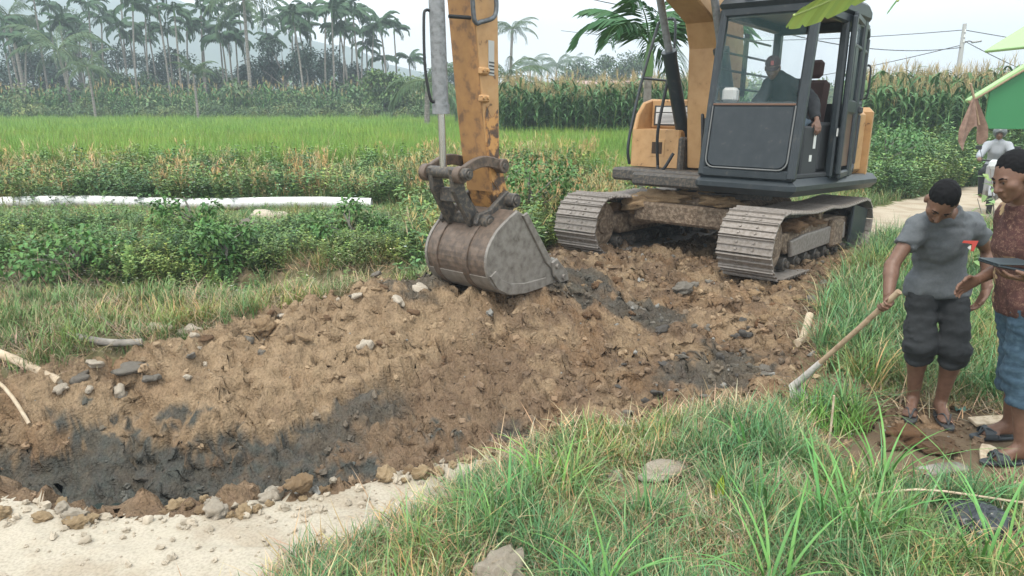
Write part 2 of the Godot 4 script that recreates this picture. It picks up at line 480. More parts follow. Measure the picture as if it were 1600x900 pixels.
# edge of the upper tan layer, which breaks off as a small scarp above the grey clay
const SX := [-3.2, -2.6, -2.1, -1.65, -1.25, -1.0, -0.72, -0.5, -0.2, 0.2]
const SZ := [-4.95, -5.0, -5.05, -5.04, -5.3, -5.4, -5.6, -5.85, -5.95, -6.1]

func scarp(x: float, z: float) -> float:
	return z - tab(SX, SZ, x + n_mid.get_noise_2d(x * 1.4, z * 1.4) * 0.22) + n_mid.get_noise_2d(x * 2.0 + 70.0, z * 2.0) * 0.12

var poly_soil := PackedVector2Array([Vector2(-9, -3.8), Vector2(-4, -3.55), Vector2(-2.9, -3.47), Vector2(-2.1, -3.3), Vector2(-1.6, -3.27), Vector2(-0.9, -3.55), Vector2(-0.55, -3.7), Vector2(0, -3.93), Vector2(0.58, -4.15), Vector2(1.08, -4.38), Vector2(1.4, -4.5), Vector2(1.75, -4.62), Vector2(2.15, -4.6), Vector2(2.45, -4.35), Vector2(2.75, -4.25), Vector2(2.7, -4.55), Vector2(2.4, -4.95), Vector2(2.42, -5.6), Vector2(2.85, -6.6), Vector2(3.75, -8.1), Vector2(4.9, -9.7), Vector2(5.3, -10.8), Vector2(4.5, -12.5), Vector2(2, -12), Vector2(0.5, -10.3), Vector2(0.2, -9.2), Vector2(-0.1, -8.2), Vector2(-0.7, -7.35), Vector2(-1.4, -6.85), Vector2(-2.1, -6.4), Vector2(-2.8, -5.75), Vector2(-3.74, -5.25), Vector2(-9, -5.1)])
var poly_road := PackedVector2Array([Vector2(-9, -3.8), Vector2(-4, -3.55), Vector2(-2.9, -3.47), Vector2(-2.1, -3.3), Vector2(-1.6, -3.27), Vector2(-0.9, -3.55), Vector2(-0.55, -3.7), Vector2(0, -3.93), Vector2(-0.25, -3.58), Vector2(-0.5, -3.25), Vector2(-0.75, -2.95), Vector2(-1.02, -2.8), Vector2(-1.6, -1.5), Vector2(-3, 2), Vector2(-9, 3)])
var poly_lane := PackedVector2Array([Vector2(4.6, -10.2), Vector2(6.5, -11.2), Vector2(9.2, -13.6), Vector2(14, -17.3), Vector2(26, -25), Vector2(60, -45), Vector2(58, -49), Vector2(24, -28.5), Vector2(12, -20.3), Vector2(7.6, -16.2), Vector2(4.6, -13.6), Vector2(4.0, -12.3)])

func ground_class(x: float, z: float) -> int:
	if z < -60.0 or absf(x) > 62.0: return 0
	var w := 0.10
	var p := Vector2(x + n_mid.get_noise_2d(x * 1.5, z * 1.5) * w + n_fine.get_noise_2d(x, z) * 0.05, z + n_mid.get_noise_2d(x * 1.5 + 40.0, z * 1.5) * w + n_fine.get_noise_2d(x + 9.0, z) * 0.05)
	if z > -14.0 and x < 6.0 and x > -9.5:
		if Geometry2D.is_point_in_polygon(p, poly_soil): return 1
		if z > -5.0 and x < 0.5 and Geometry2D.is_point_in_polygon(p, poly_road): return 2
	if x > 3.5 and z < -9.5 and Geometry2D.is_point_in_polygon(p, poly_lane): return 3
	return 0

func base_height(x: float, z: float) -> float:
	var d := -z
	var l := tab([0.0, 6.6, 7.4, 7.95, 8.5, 9.2, 11.0, 13.0, 15.0, 17.0, 56.0, 60.0, 80.0, 150.0, 500.0], [0.0, 0.0, -0.03, -0.45, -0.42, -0.10, 0.0, 0.03, 0.10, 0.2, 0.2, 0.7, 1.0, 1.4, 3.0], d)
	var r := tab([0.0, 11.0, 15.0, 20.0, 26.0, 34.0, 60.0, 150.0, 500.0], [0.0, 0.0, -0.32, -0.32, 0.12, 0.35, 0.6, 1.2, 3.0], d)
	var xs := -0.3 + maxf(0.0, d - 9.0) * 0.24
	var s := smoothstep(xs - 0.9, xs + 0.8, x)
	var h := lerpf(l, r, s)
	if d > 3.0:
		h += n_big.get_noise_2d(x, z) * 0.05 + n_mid.get_noise_2d(x, z) * 0.015
	return h

func height(x: float, z: float) -> float:
	var h := base_height(x, z)
	if x < -9.0 or x > 5.5 or z < -12.5 or z > -2.9:
		return h
	var xw := x + n_mid.get_noise_2d(x * 0.8, z * 0.8) * 0.12
	var zw := z + n_mid.get_noise_2d(x * 0.9 + 17.0, z * 0.9) * 0.13 + n_fine.get_noise_2d(x * 0.5, z * 0.5) * 0.05
	var zn := tab(TX, T_ZN, xw)
	var zb := tab(TX, T_ZB, xw)
	var yb := tab(TX, T_YB, xw)
	var zr := tab(TX, T_ZR, xw)
	var yr := tab(TX, T_YR, xw)
	var side := 1.0 - smoothstep(2.2, 3.4, x - maxf(0.0, -z - 5.0) * 0.62)
	var e := 0.0
	var rough := 0.0
	if zw > zn:
		e = 0.0
		rough = 0.12
	elif zw > zb:
		var t := (zn - zw) / (zn - zb)
		e = yb * smoothstep(0.0, 0.75, t)
		rough = 0.6
	elif zw > zr:
		var t := (zb - zw) / (zb - zr)
		e = lerpf(yb, yr, pow(t, tab(TX, T_P, xw)))
		rough = 1.0
	else:
		var t := (zr - zw)
		e = yr * (1.0 - smoothstep(0.2, 1.6 if x < -0.8 else 3.2, t))
		rough = 1.0 - smoothstep(0.3, 2.2 if x < -0.8 else 5.0, t) * 0.55
	if ground_class(x, z) == 2: rough = 0.1
	if x > -3.0 and x < 0.3 and zw < zb and zw > zr - 0.3:
		var sc := scarp(x, z)
		e += 0.12 * (1.0 - smoothstep(-0.09, 0.10, sc)) * smoothstep(-3.0, -2.3, x) * (1.0 - smoothstep(-0.3, 0.25, x)) * smoothstep(zr - 0.3, zr + 0.5, zw) - 0.03 * smoothstep(0.0, 0.12, sc) * (1.0 - smoothstep(0.14, 0.4, sc))
	# broken, clotted spoil: ledges plus crumbs
	var led := n_mid.get_noise_2d(x * 1.2, z * 1.2 + e * 2.0) * 0.10 + absf(n_mid.get_noise_2d(x * 2.3 + 5.0, z * 2.3)) * 0.10
	var cl := n_lump.get_noise_2d(x, z) * 0.045 + absf(n_lump.get_noise_2d(x * 2.1 + 5.0, z * 2.1)) * 0.025 + n_fine.get_noise_2d(x, z) * 0.010
	var st := e * 9.0 + led * 14.0
	var step := (floorf(st) + smoothstep(0.25, 0.75, st - floorf(st))) / 9.0
	var ee := lerpf(e + led, step, 0.35 * rough) if rough > 0.3 else e
	cl *= 1.0 - 0.7 * clampf((tab(TX, T_P, xw) - 1.05) / 0.6, 0.0, 1.0) if rough > 0.5 and zw > zr else 1.0
	h += (ee * side if rough > 0.3 else e * side) + cl * rough * maxf(side, 0.25)
	return h

func soil_color(x: float, y: float, z: float) -> Color:
	var n := n_mid.get_noise_3d(x * 1.1, y * 2.4, z * 1.1)
	var f := n_fine.get_noise_3d(x * 0.8, y * 1.4, z * 0.8)
	var tan_c := Color(0.355, 0.255, 0.160)
	var brown := Color(0.225, 0.155, 0.102)
	var orange := Color(0.275, 0.175, 0.102)
	var dark := Color(0.090, 0.094, 0.086)
	var c := brown.lerp(tan_c, smoothstep(-0.25, 0.3, n + 0.45 * (1.0 - smoothstep(-1.6, 0.3, x)) - 0.08 + f * 0.2))
	c = c.lerp(orange, smoothstep(0.12, 0.4, n_mid.get_noise_2d(x * 1.1 + 31.0, z * 1.1)) * 0.7)
	# wet grey clay, seen as a band along the trench floor and in three dumped patches
	var band := smoothstep(0.02, 0.14, -0.42 - y + n * 0.34 + f * 0.26 + 0.10 * (1.0 - smoothstep(-3.2, -1.6, x)))
	band *= 1.0 - smoothstep(0.0, 0.9, x + n * 0.4)
	if x > -3.0 and x < 0.3:
		var sc := scarp(x, z)
		var low := smoothstep(0.0, 0.12, sc + f * 0.15)
		c = c.lerp(brown, low * 0.8 * (1.0 - smoothstep(-0.2, 0.3, x)))
		c = c.lerp(tan_c, (1.0 - low) * 0.55 * (1.0 - smoothstep(-0.4, 0.2, x)))
		band = band * maxf(low, 0.25 if x > -1.9 else 1.0)
		band = maxf(band, low * (1.0 - smoothstep(0.25, 0.6, sc + n * 0.5 + f * 0.3)) * smoothstep(-2.2, -1.7, x) * (1.0 - smoothstep(-0.95, -0.7, x + n * 0.2)) * 0.85)
	for b: Array in [[-0.75, -6.75, 0.5], [0.55, -6.95, 0.45], [1.65, -5.45, 0.42], [1.25, -6.6, 0.35], [0.1, -4.75, 0.3]]:
		var dd := Vector2(x - b[0], z - b[1]).length() + n * 0.30 + f * 0.16
		band = maxf(band, (1.0 - smoothstep(b[2] * 0.75, b[2], dd)) * 0.85)
	c = c.lerp(dark, band * (0.86 + 0.3 * f))
	var g := 1.0 + f * 0.28
	return Color(c.r * g, c.g * g, c.b * g)

func ground_color(k: int, x: float, y: float, z: float) -> Color:
	var n := n_mid.get_noise_2d(x * 1.1 + 3.0, z * 1.1)
	var f := n_fine.get_noise_2d(x, z)
	if k == 1: return soil_color(x, y, z)
	if k == 2:
		var c := Color(0.455, 0.405, 0.33).lerp(Color(0.375, 0.32, 0.25), smoothstep(-0.1, 0.5, n + f * 0.4))
		return c * (1.0 + f * 0.1)
	if k == 3:
		var c := Color(0.47, 0.40, 0.31).lerp(Color(0.37, 0.30, 0.22), smoothstep(-0.2, 0.5, n + f * 0.3))
		return c * (1.0 + f * 0.1)
	var c0 := Color(0.125, 0.115, 0.06).lerp(Color(0.25, 0.20, 0.125), smoothstep(-0.2, 0.4, n + f * 0.3))
	# trodden earth round the men, with its own ragged outline
	var tr := Vector2((x - 2.65) * 0.75, z + 4.1).length() + n * 0.3 + f * 0.15
	c0 = c0.lerp(Color(0.17, 0.125, 0.085), 1.0 - smoothstep(0.75, 0.85, tr))
	if z < -14.0: c0 = c0.lerp(Color(0.10, 0.14, 0.04), 0.6)
	return c0 * (1.0 + f * 0.2)

func axis_lines(a: float, b: float, s: float, far_lo: float, far_hi: float) -> PackedFloat32Array:
	var lo := []
	var st := s
	var v := a
	while v > far_lo:
		st *= 1.05 if st < 0.15 else (1.0 if v > a - 11.0 else 1.16)
		v -= st
		lo.append(v)
	lo.reverse()
	var out := PackedFloat32Array(lo)
	v = a
	while v < b:
		out.append(v)
		v += s
	st = s
	while v < far_hi:
		out.append(v)
		st *= 1.05 if st < 0.15 else (1.0 if v < b + 9.0 else 1.16)
		v += st
	out.append(far_hi)
	return out

func build_ground() -> void:
	var xs := axis_lines(-4.3, 5.2, 0.026, -700.0, 700.0)
	var zs := axis_lines(-9.2, -2.6, 0.024, -900.0, 30.0)
	var nx := xs.size()
	var nz := zs.size()
	var pos := PackedVector3Array()
	pos.resize(nx * nz)
	var cls := PackedInt32Array()
	cls.resize(nx * nz)
	for j in nz:
		for i in nx:
			var x := xs[i]
			var z := zs[j]
			var y := height(x, z)
			var k := ground_class(x, z)
			cls[j * nx + i] = k
			if k == 1 and x > -4.2 and z > -9.0 and z < -2.7:   # lumps overhang a little on the steep face
				var lump_a := lerpf(0.035, 0.085, smoothstep(-0.15, 0.25, n_mid.get_noise_2d(x * 0.7 + 60.0, z * 0.7)))
				x += n_lump.get_noise_3d(x * 1.1, y * 2.0, z * 1.1 + 50.0) * lump_a * 0.6
				z += n_lump.get_noise_3d(x * 1.0 + 80.0, y * 2.6, z * 1.0) * lump_a
				y += n_lump.get_noise_3d(x * 2.0 + 30.0, y * 2.0, z * 2.0) * 0.02
			pos[j * nx + i] = Vector3(x, y, z)
	var nor := PackedVector3Array()
	nor.resize(nx * nz)
	for j in nz:
		for i in nx:
			var a := pos[j * nx + mini(i + 1, nx - 1)] - pos[j * nx + maxi(i - 1, 0)]
			var b := pos[mini(j + 1, nz - 1) * nx + i] - pos[maxi(j - 1, 0) * nx + i]
			nor[j * nx + i] = b.cross(a).normalized()
	var made := [["ground", M.road], ["excavated_soil", M.soil], ["road", M.road], ["lane", M.road]]
	for k in 4:
		var ids := PackedInt32Array()
		ids.resize(nx * nz)
		ids.fill(-1)
		var vp := PackedVector3Array()
		var vn := PackedVector3Array()
		var vc := PackedColorArray()
		var ix := PackedInt32Array()
		for j in nz - 1:
			for i in nx - 1:
				if cls[j * nx + i] != k: continue
				var q: Array[int] = [j * nx + i, j * nx + i + 1, (j + 1) * nx + i + 1, (j + 1) * nx + i]
				for c in q:
					if ids[c] < 0:
						ids[c] = vp.size()
						var p := pos[c]
						vp.append(p)
						vn.append(nor[c])
						vc.append(ground_color(k, p.x, p.y, p.z))
				ix.append_array(PackedInt32Array([ids[q[0]], ids[q[1]], ids[q[2]], ids[q[0]], ids[q[2]], ids[q[3]]]))
		if vp.is_empty(): continue
		var arr := []
		arr.resize(Mesh.ARRAY_MAX)
		arr[Mesh.ARRAY_VERTEX] = vp
		arr[Mesh.ARRAY_NORMAL] = vn
		arr[Mesh.ARRAY_COLOR] = vc
		arr[Mesh.ARRAY_INDEX] = ix
		var am := ArrayMesh.new()
		am.add_surface_from_arrays(Mesh.PRIMITIVE_TRIANGLES, arr)
		tag(inst(made[k][0], am, made[k][1]), "", "", "", "structure")

# an irregular lump; flat shading on a few, smooth for river stones
func lump(sd: int, angular := false, squash := Vector3.ONE, dense := false) -> ArrayMesh:
	var st := new_st()
	var nn := FastNoiseLite.new()
	nn.seed = sd
	nn.frequency = 0.9
	nn.fractal_octaves = 2 if angular else 1
	var nu := 9 if angular else 14
	var nv := 6 if angular else 9
	if dense:
		nu = 22
		nv = 14
		nn.fractal_octaves = 4
	var P := func(u: int, v: int) -> Vector3:
		var th := PI * v / nv
		var ph := TAU * (u % nu) / nu
		var d := Vector3(sin(th) * cos(ph), cos(th), sin(th) * sin(ph))
		var r := 1.0 + nn.get_noise_3dv(d * (1.6 if angular else 0.9)) * (0.75 if angular else 0.45)
		return d * r * squash
	st.set_smooth_group(-1 if angular and not dense else 1)
	for v in nv:
		for u in nu:
			var a: Vector3 = P.call(u, v)
			var b: Vector3 = P.call(u + 1, v)
			var c: Vector3 = P.call(u + 1, v + 1)
			var d: Vector3 = P.call(u, v + 1)
			if v > 0: tri(st, a, b, c)
			if v < nv - 1: tri(st, a, c, d)
	return done(st)

func multi(called: String, mesh: Mesh, m: Material, xf: Array, cols: Array, label: String, category: String) -> void:
	if xf.is_empty(): return
	var mm := MultiMesh.new()
	mm.transform_format = MultiMesh.TRANSFORM_3D
	mm.use_colors = cols.size() > 0
	mm.mesh = mesh
	mm.instance_count = xf.size()
	for i in xf.size():
		mm.set_instance_transform(i, xf[i])
		if cols.size() > 0: mm.set_instance_color(i, cols[i])
	var o := MultiMeshInstance3D.new()
	o.name = numbered(called)
	o.multimesh = mm
	o.material_override = m
	add_child(o, true)
	tag(o, label, category, "", "stuff")

func build_clods() -> void:
	var crumbs := [lump(1, true, Vector3(1, 0.75, 0.9)), lump(2, true, Vector3(1.1, 0.6, 0.8)), lump(3, true), lump(4, false, Vector3(1.1, 0.6, 0.8))]
	V.crumbs = crumbs
	var xf := [[], [], [], []]
	var co := [[], [], [], []]
	for n in 20000:
		var x := rng.randf_range(-4.6, 5.0)
		var z := rng.randf_range(-10.8, -3.1)
		var trod := Vector2((x - 2.65) * 0.75, z + 4.1).length() < 0.8
		if ground_class(x, z) != 1 and not (trod and rng.randf() < 0.8): continue
		var y := height(x, z)
		# fewer crumbs on the smooth tan face
		if rng.randf() < 0.75 * (1.0 - smoothstep(-1.6, 0.2, x)) or n_mid.get_noise_2d(x * 0.9 + 8.0, z * 0.9) < -0.2 and rng.randf() < 0.75: continue
		var s := 0.006 + pow(rng.randf(), 5.0) * 0.030
		var k := rng.randi() % 4
		xf[k].append(Transform3D(Basis.from_euler(Vector3(rng.randf() * TAU, rng.randf() * TAU, rng.randf() * TAU)).scaled(Vector3.ONE * s), Vector3(x, y + s * 0.25, z)))
		var c := soil_color(x, y, z)
		var g := rng.randf_range(0.8, 1.3)
		if rng.randf() < 0.06: c = Color(0.30, 0.29, 0.27)
		co[k].append(Color(c.r * g, c.g * g, c.b * g))
	for n in 2600:   # gravel of the pale road and its crumbling edge
		var x := rng.randf_range(-3.4, 0.2)
		var z := rng.randf_range(-4.0, -2.4)
		if ground_class(x, z) != 2: continue
		var near := absf(tab(TX, T_ZN, x) - z)
		if rng.randf() > 0.10 + exp(-near * 5.0): continue
		var s := 0.005 + pow(rng.randf(), 4.0) * 0.022
		var k := rng.randi() % 4
		xf[k].append(Transform3D(Basis.from_euler(Vector3(rng.randf() * TAU, rng.randf() * TAU, rng.randf() * TAU)).scaled(Vector3.ONE * s), Vector3(x, height(x, z) + s * 0.3, z)))
		var g := rng.randf_range(0.85, 1.1)
		co[k].append(Color(0.50 * g, 0.43 * g, 0.34 * g))
	for k in 4:
		multi("soil_crumbs", crumbs[k], M.crumb, xf[k], co[k], "loose brown and grey soil crumbs and gravel over the dug ground", "soil")
	# stones and clods large enough to be picked out one by one
	var big := {"a": lump(11, true, Vector3(1, 0.7, 0.85), true), "b": lump(12, true, Vector3(1.2, 0.65, 0.8), true), "c": lump(13, true, Vector3(0.9, 0.8, 1.0), true), "r": lump(14, false, Vector3(1.25, 0.6, 0.85)), "s": lump(15, false, Vector3(1.0, 0.7, 0.8)), "t": lump(16, false, Vector3(1.5, 0.5, 0.8))}
	V.big = big
	var keys := ["a", "b", "c"]
	var smooth := ["r", "s", "t"]
	# [count, x0, x1, z0, z1, size0, size1, material list, rounded, label, group]
	var sets := [
		[46, -2.5, 0.1, 0.0, 0.0, 0.02, 0.062, ["clod_tan", "crust", "crust", "stone_pale", "crust"], false, "tan crust lump on the broken edge of the pale road", "crust lumps along the road edge"],
		[60, 0.7, 2.1, -6.7, -4.9, 0.018, 0.05, ["stone_grey", "stone_dark", "clod_brown", "stone_dark"], true, "rounded grey river stone in the gully below the near track", "river stones in the gully"],
		[34, -0.9, 0.9, -4.7, -4.1, 0.02, 0.05, ["clod_brown", "stone_grey", "clod_orange", "stone_dark"], true, "small stone at the foot of the brown spoil slope", "stones at the foot of the spoil slope"],
		[30, -1.9, -0.5, -4.4, -3.7, 0.02, 0.055, ["clod_black", "clod_black", "stone_dark"], false, "wet dark clod on the trench floor behind the crust lumps", "dark clods on the trench floor"],
		[40, -2.6, -0.4, -6.9, -5.6, 0.02, 0.065, ["stone_pale", "clod_tan", "clod_brown", "stone_grey"], true, "stone or clod on the crest of the tan spoil bank", "stones on the crest of the tan spoil bank"],
		[40, 0.2, 3.2, -8.0, -6.2, 0.02, 0.07, ["clod_brown", "clod_orange", "clod_tan", "stone_grey"], false, "brown clod scattered between the bucket and the tracks", "clods before the tracks"],
		[14, -3.7, -2.4, -5.75, -5.2, 0.03, 0.07, ["stone_pale", "stone_grey", "stone_pale"], true, "grey pebble on the grassy rim at the left of the trench", "pebbles on the left rim"],
		[26, 2.6, 4.8, -9.8, -6.6, 0.02, 0.06, ["clod_brown", "stone_grey", "clod_tan"], false, "clod in the spoil on the grass side of the near track", "clods beside the near track"]]
	for s: Array in sets:
		var left: int = s[0]
		var tries := 0
		while left > 0 and tries < 4000:
			tries += 1
			var x := rng.randf_range(s[1], s[2])
			var z := rng.randf_range(s[3], s[4])
			if s[3] == 0.0: z = tab(TX, T_ZN, x) + rng.randf_range(-0.10, 0.13)
			elif ground_class(x, z) != 1: continue
			if x > -0.8 and x < 0.65 and z < -5.8 and z > -7.3: continue   # room for the bucket
			if x > 0.55 and x < 4.9 and z < -7.75 and not (s[1] > 2.5 and x > 3.05 + (-z - 8.0) * 0.95): continue
			var r := lerpf(s[5], s[6], pow(rng.randf(), 2.0))
			var o := inst("stone" if s[8] else "soil_clod", big[smooth[rng.randi() % 3]] if s[8] else big[keys[rng.randi() % 3]], M[s[7][rng.randi() % s[7].size()]])
			o.transform = Transform3D(Basis.from_euler(Vector3(rng.randf_range(-0.4, 0.4), rng.randf() * TAU, rng.randf_range(-0.4, 0.4))).scaled(Vector3.ONE * r), Vector3(x, height(x, z) + r * 0.28, z))
			tag(o, s[9], "stone" if s[8] else "clod", s[10])
			left -= 1
	# the ones the photograph singles out: [x, z, size, mesh, material, turn, label]
	for a: Array in [[0.80, -3.62, 0.085, "t", "stone_pale", 0.3, "smooth heart-shaped pale stone lying at the edge of the grass"], [0.55, -3.60, 0.042, "a", "stone_pale", 1.0, "small angular white stone left of the heart-shaped stone"], [-2.95, -6.0, 0.085, "r", "stone_pale", 0.2, "rounded pale cobble in the grass above the spoil bank, left one"], [-2.70, -6.0, 0.095, "s", "stone_pale", 0.5, "large pale cobble beside another at the top of the bank"], [-2.95, -5.45, 0.085, "t", "stone_grey", 0.2, "long blue-grey cobble on the left rim of the trench"], [-2.05, -5.95, 0.10, "c", "clod_tan", 0.0, "largest tan clod on the face of the spoil bank"], [0.05, -4.38, 0.085, "c", "clod_orange", 0.6, "largest round brown clod at the foot of the slope"], [-0.15, -4.15, 0.055, "a", "stone_dark", 0.6, "dark blue-grey stone by a stick at the trench end"], [0.52, -4.6, 0.07, "s", "clod_brown", 0.1, "round brown boulder among small stones at the slope foot"], [-1.45, -3.28, 0.06, "c", "stone_pale", 0.9, "pale egg-shaped stone standing on the road edge crust"], [-3.9, -12.0, 0.26, "r", "stone_pale", 0.2, "large flat pale rock in the weeds below the pipe"], [-3.95, -11.0, 0.2, "a", "stone_grey", 0.2, "grey rock below the pale rock on the weedy bank"], [1.72, -7.25, 0.09, "b", "stone_grey", 0.3, "grey slab-like stone in front of the gap between the tracks"], [-0.05, -2.72, 0.12, "b", "stone_pale", 1.1, "broken white rubble piece in the near grass at the picture's bottom"]]:
		var o := inst("stone", big[a[3]], M[a[4]])
		o.transform = Transform3D(Basis.from_euler(Vector3(0.1, a[5], 0.05)).scaled(Vector3.ONE * a[2]), Vector3(a[0], height(a[0], a[1]) + a[2] * 0.3, a[1]))
		tag(o, a[6], "stone")
	# seepage on the trench floor
	var st := new_st()
	var c := Vector3(-2.1, -0.735, -4.2)
	var ring := []
	for k in 28:
		var a := TAU * k / 28.0
		ring.append(c + Vector3(cos(a) * 1.5, 0, sin(a) * 0.5))
	for k in 28: tri(st, c, ring[(k + 1) % 28], ring[k])
	var wm := plain(lin(0.03, 0.04, 0.036), 0.06)
	tag(part(st, "water", wm), "", "", "", "structure")

# ---------------------------------------------------------------- plants
func vary(c: Color, a: float) -> Color:
	var g := 1.0 + rng.randf_range(-a, a)
	return Color(c.r * g * (1.0 + rng.randf_range(-a, a) * 0.6), c.g * g, c.b * g * (1.0 + rng.randf_range(-a, a) * 0.5))

# a blade that rises, bends over and tapers; drawn as a folded ribbon
func blade(st: SurfaceTool, base: Vector3, az: float, length: float, w: float, lean: float, droop: float, c: Color, segs := 4, fold := 0.25) -> void:
	st.set_smooth_group(1)
	var out := Vector3(cos(az), 0, sin(az))
	var side := Vector3(-sin(az), 0, cos(az))
	var p := base
	var ang := lean
	var rows := []
	for i in segs + 1:
		var t := float(i) / segs
		var ww := w * (1.0 - pow(t, 1.8)) * (0.55 + 0.9 * minf(t * 2.5, 0.5))
		var dir := out * sin(ang) + Vector3.UP * cos(ang)
		var nrm := out * cos(ang) - Vector3.UP * sin(ang)
		rows.append([p - side * ww + nrm * ww * -fold, p, p + side * ww + nrm * ww * -fold])
		p += dir * (length / segs)
		ang += droop / segs
	st.set_color(c)
	for i in segs:
		var a: Array = rows[i]
		var b: Array = rows[i + 1]
		if i == segs - 1:
			tri(st, a[0], a[1], b[1])
			tri(st, a[1], a[2], b[1])
		else:
			quad(st, a[0], a[1], b[1], b[0])
			quad(st, a[1], a[2], b[2], b[1])

# one broad leaf lying along dir
func leaf(st: SurfaceTool, base: Vector3, dir: Vector3, nrm: Vector3, length: float, w: float, c: Color, droop := 0.3) -> void:
	st.set_smooth_group(1)
	var side := dir.cross(nrm).normalized()
	var n := side.cross(dir).normalized()
	st.set_color(c)
	var m1 := base + dir * length * 0.35 + n * 0.04 * length
	var m2 := base + dir * length * 0.7 - n * droop * length * 0.25
	var tip := base + dir * length - n * droop * length * 0.6
	var l1 := m1 - side * w * 0.5 + n * w * 0.12
	var r1 := m1 + side * w * 0.5 + n * w * 0.12
	var l2 := m2 - side * w * 0.36 + n * w * 0.1
	var r2 := m2 + side * w * 0.36 + n * w * 0.1
	tri(st, base, m1, l1); tri(st, base, r1, m1)
	quad(st, l1, m1, m2, l2); quad(st, m1, r1, r2, m2)
	tri(st, l2, m2, tip); tri(st, m2, r2, tip)

func tuft(n: int, l0: float, l1: float, w: float, spread: float, droop: float, c: Color, var_c: float, dry := 0.0, segs := 4) -> ArrayMesh:
	var st := new_st()
	for i in n:
		var a := rng.randf() * TAU
		var r := spread * sqrt(rng.randf())
		var cc := vary(c, var_c)
		if rng.randf() < dry: cc = vary(Color(0.36, 0.29, 0.16), 0.25)
		blade(st, Vector3(cos(a) * r, -0.02, sin(a) * r), rng.randf() * TAU, rng.randf_range(l0, l1), w * rng.randf_range(0.6, 1.2), rng.randf_range(0.02, 0.5), droop * rng.randf_range(0.3, 1.3), cc, segs)
	return done(st)

# a low weed: stems with pairs of broad leaves
func weed(stems: int, h: float, ll: float, lw: float, c: Color, spread := 0.12, flower := false) -> ArrayMesh:
	var st := new_st()
	for s in stems:
		var a := rng.randf() * TAU
		var base := Vector3(cos(a), 0, sin(a)) * spread * sqrt(rng.randf())
		var lean := Vector3(rng.randf_range(-0.5, 0.5), 1, rng.randf_range(-0.5, 0.5)).normalized()
		var hh := h * rng.randf_range(0.5, 1.15)
		var sc := vary(Color(c.r * 0.9, c.g * 0.8, c.b * 0.8), 0.15)
		st.set_color(sc)
		tube(st, [base - lean * 0.02, base + lean * hh], [0.004, 0.002], 3, false)
		var k := 0
		var y := hh * 0.25
		while y < hh:
			for sgn in 2:
				var az := k * 1.9 + sgn * PI + rng.randf_range(-0.4, 0.4)
				var dir := Vector3(cos(az), rng.randf_range(0.05, 0.6), sin(az)).normalized()
				leaf(st, base + lean * y, dir, Vector3.UP, ll * rng.randf_range(0.6, 1.15), lw * rng.randf_range(0.7, 1.15), vary(c, 0.28), rng.randf_range(0.1, 0.5))
			y += ll * 0.55
			k += 1
		for q in 3:
			var az := rng.randf() * TAU
			leaf(st, base + lean * hh, Vector3(cos(az), 0.8, sin(az)).normalized(), Vector3.UP, ll * 0.6, lw * 0.6, vary(c, 0.2).lerp(Color(0.22, 0.34, 0.06), 0.3))
		if flower and rng.randf() < 0.3:
			for q in 5:
				var az := q * TAU / 5.0
				leaf(st, base + lean * (hh + 0.015), Vector3(cos(az), 0.3, sin(az)).normalized(), Vector3.UP, 0.016, 0.012, Color(0.75, 0.76, 0.72))
	return done(st)

# tangled dead stems
func thatch(n: int, r: float, h: float, c: Color) -> ArrayMesh:
	var st := new_st()
	for i in n:
		var a := rng.randf() * TAU
		var d := r * sqrt(rng.randf())
		blade(st, Vector3(cos(a) * d, rng.randf() * h * 0.4 - 0.01, sin(a) * d), rng.randf() * TAU, rng.randf_range(0.4, 1.0) * r * 1.4, 0.003, rng.randf_range(0.7, 1.5), rng.randf_range(-0.3, 0.9), vary(c, 0.35), 3, 0.0)
	return done(st)

# feathery dry flower heads on thin stems
func plume(n: int, h: float, c: Color, green: Color) -> ArrayMesh:
	var st := new_st()
	for i in n:
		var a := rng.randf() * TAU
		var base := Vector3(cos(a), 0, sin(a)) * 0.14 * sqrt(rng.randf())
		var hh := h * rng.randf_range(0.6, 1.15)
		var lean := Vector3(rng.randf_range(-0.3, 0.3), 1, rng.randf_range(-0.3, 0.3)).normalized()
		blade(st, base, rng.randf() * TAU, hh, 0.004, 0.1, 0.3, vary(green, 0.3), 3)
		blade(st, base, rng.randf() * TAU, hh * 0.8, 0.006, 0.3, 0.8, vary(green, 0.3), 3)
		for q in 16:
			var az := rng.randf() * TAU
			var p := base + lean * hh * rng.randf_range(0.6, 1.0)
			blade(st, p, az, hh * rng.randf_range(0.10, 0.22), 0.005, rng.randf_range(0.3, 1.0), 0.7, vary(c, 0.3), 2, 0.0)
	return done(st)

func scatter(called: String, meshes: Array, m: Material, n: int, pick: Callable, s0: float, s1: float, tint: Callable, label: String, category: String, sink := 0.0) -> void:
	var xf := []
	var co := []
	for k in meshes.size():
		xf.append([])
		co.append([])
	for i in n:
		var v: Variant = pick.call()
		if v == null: continue
		var p: Vector2 = v
		var k := rng.randi() % meshes.size()
		var s := rng.randf_range(s0, s1)
		var b := Basis.from_euler(Vector3(rng.randf_range(-0.12, 0.12), rng.randf() * TAU, rng.randf_range(-0.12, 0.12))).scaled(Vector3(s, s * rng.randf_range(0.8, 1.2), s))
		xf[k].append(Transform3D(b, Vector3(p.x, height(p.x, p.y) - sink, p.y)))
		co[k].append(tint.call(p.x, p.y))
	for k in meshes.size():
		multi(called, meshes[k], m, xf[k], co[k], label, category)

func tint_any(_x: float, _z: float) -> Color:
	var g := rng.randf_range(0.75, 1.25)
	return Color(g * rng.randf_range(0.88, 1.14), g, g * rng.randf_range(0.85, 1.15))

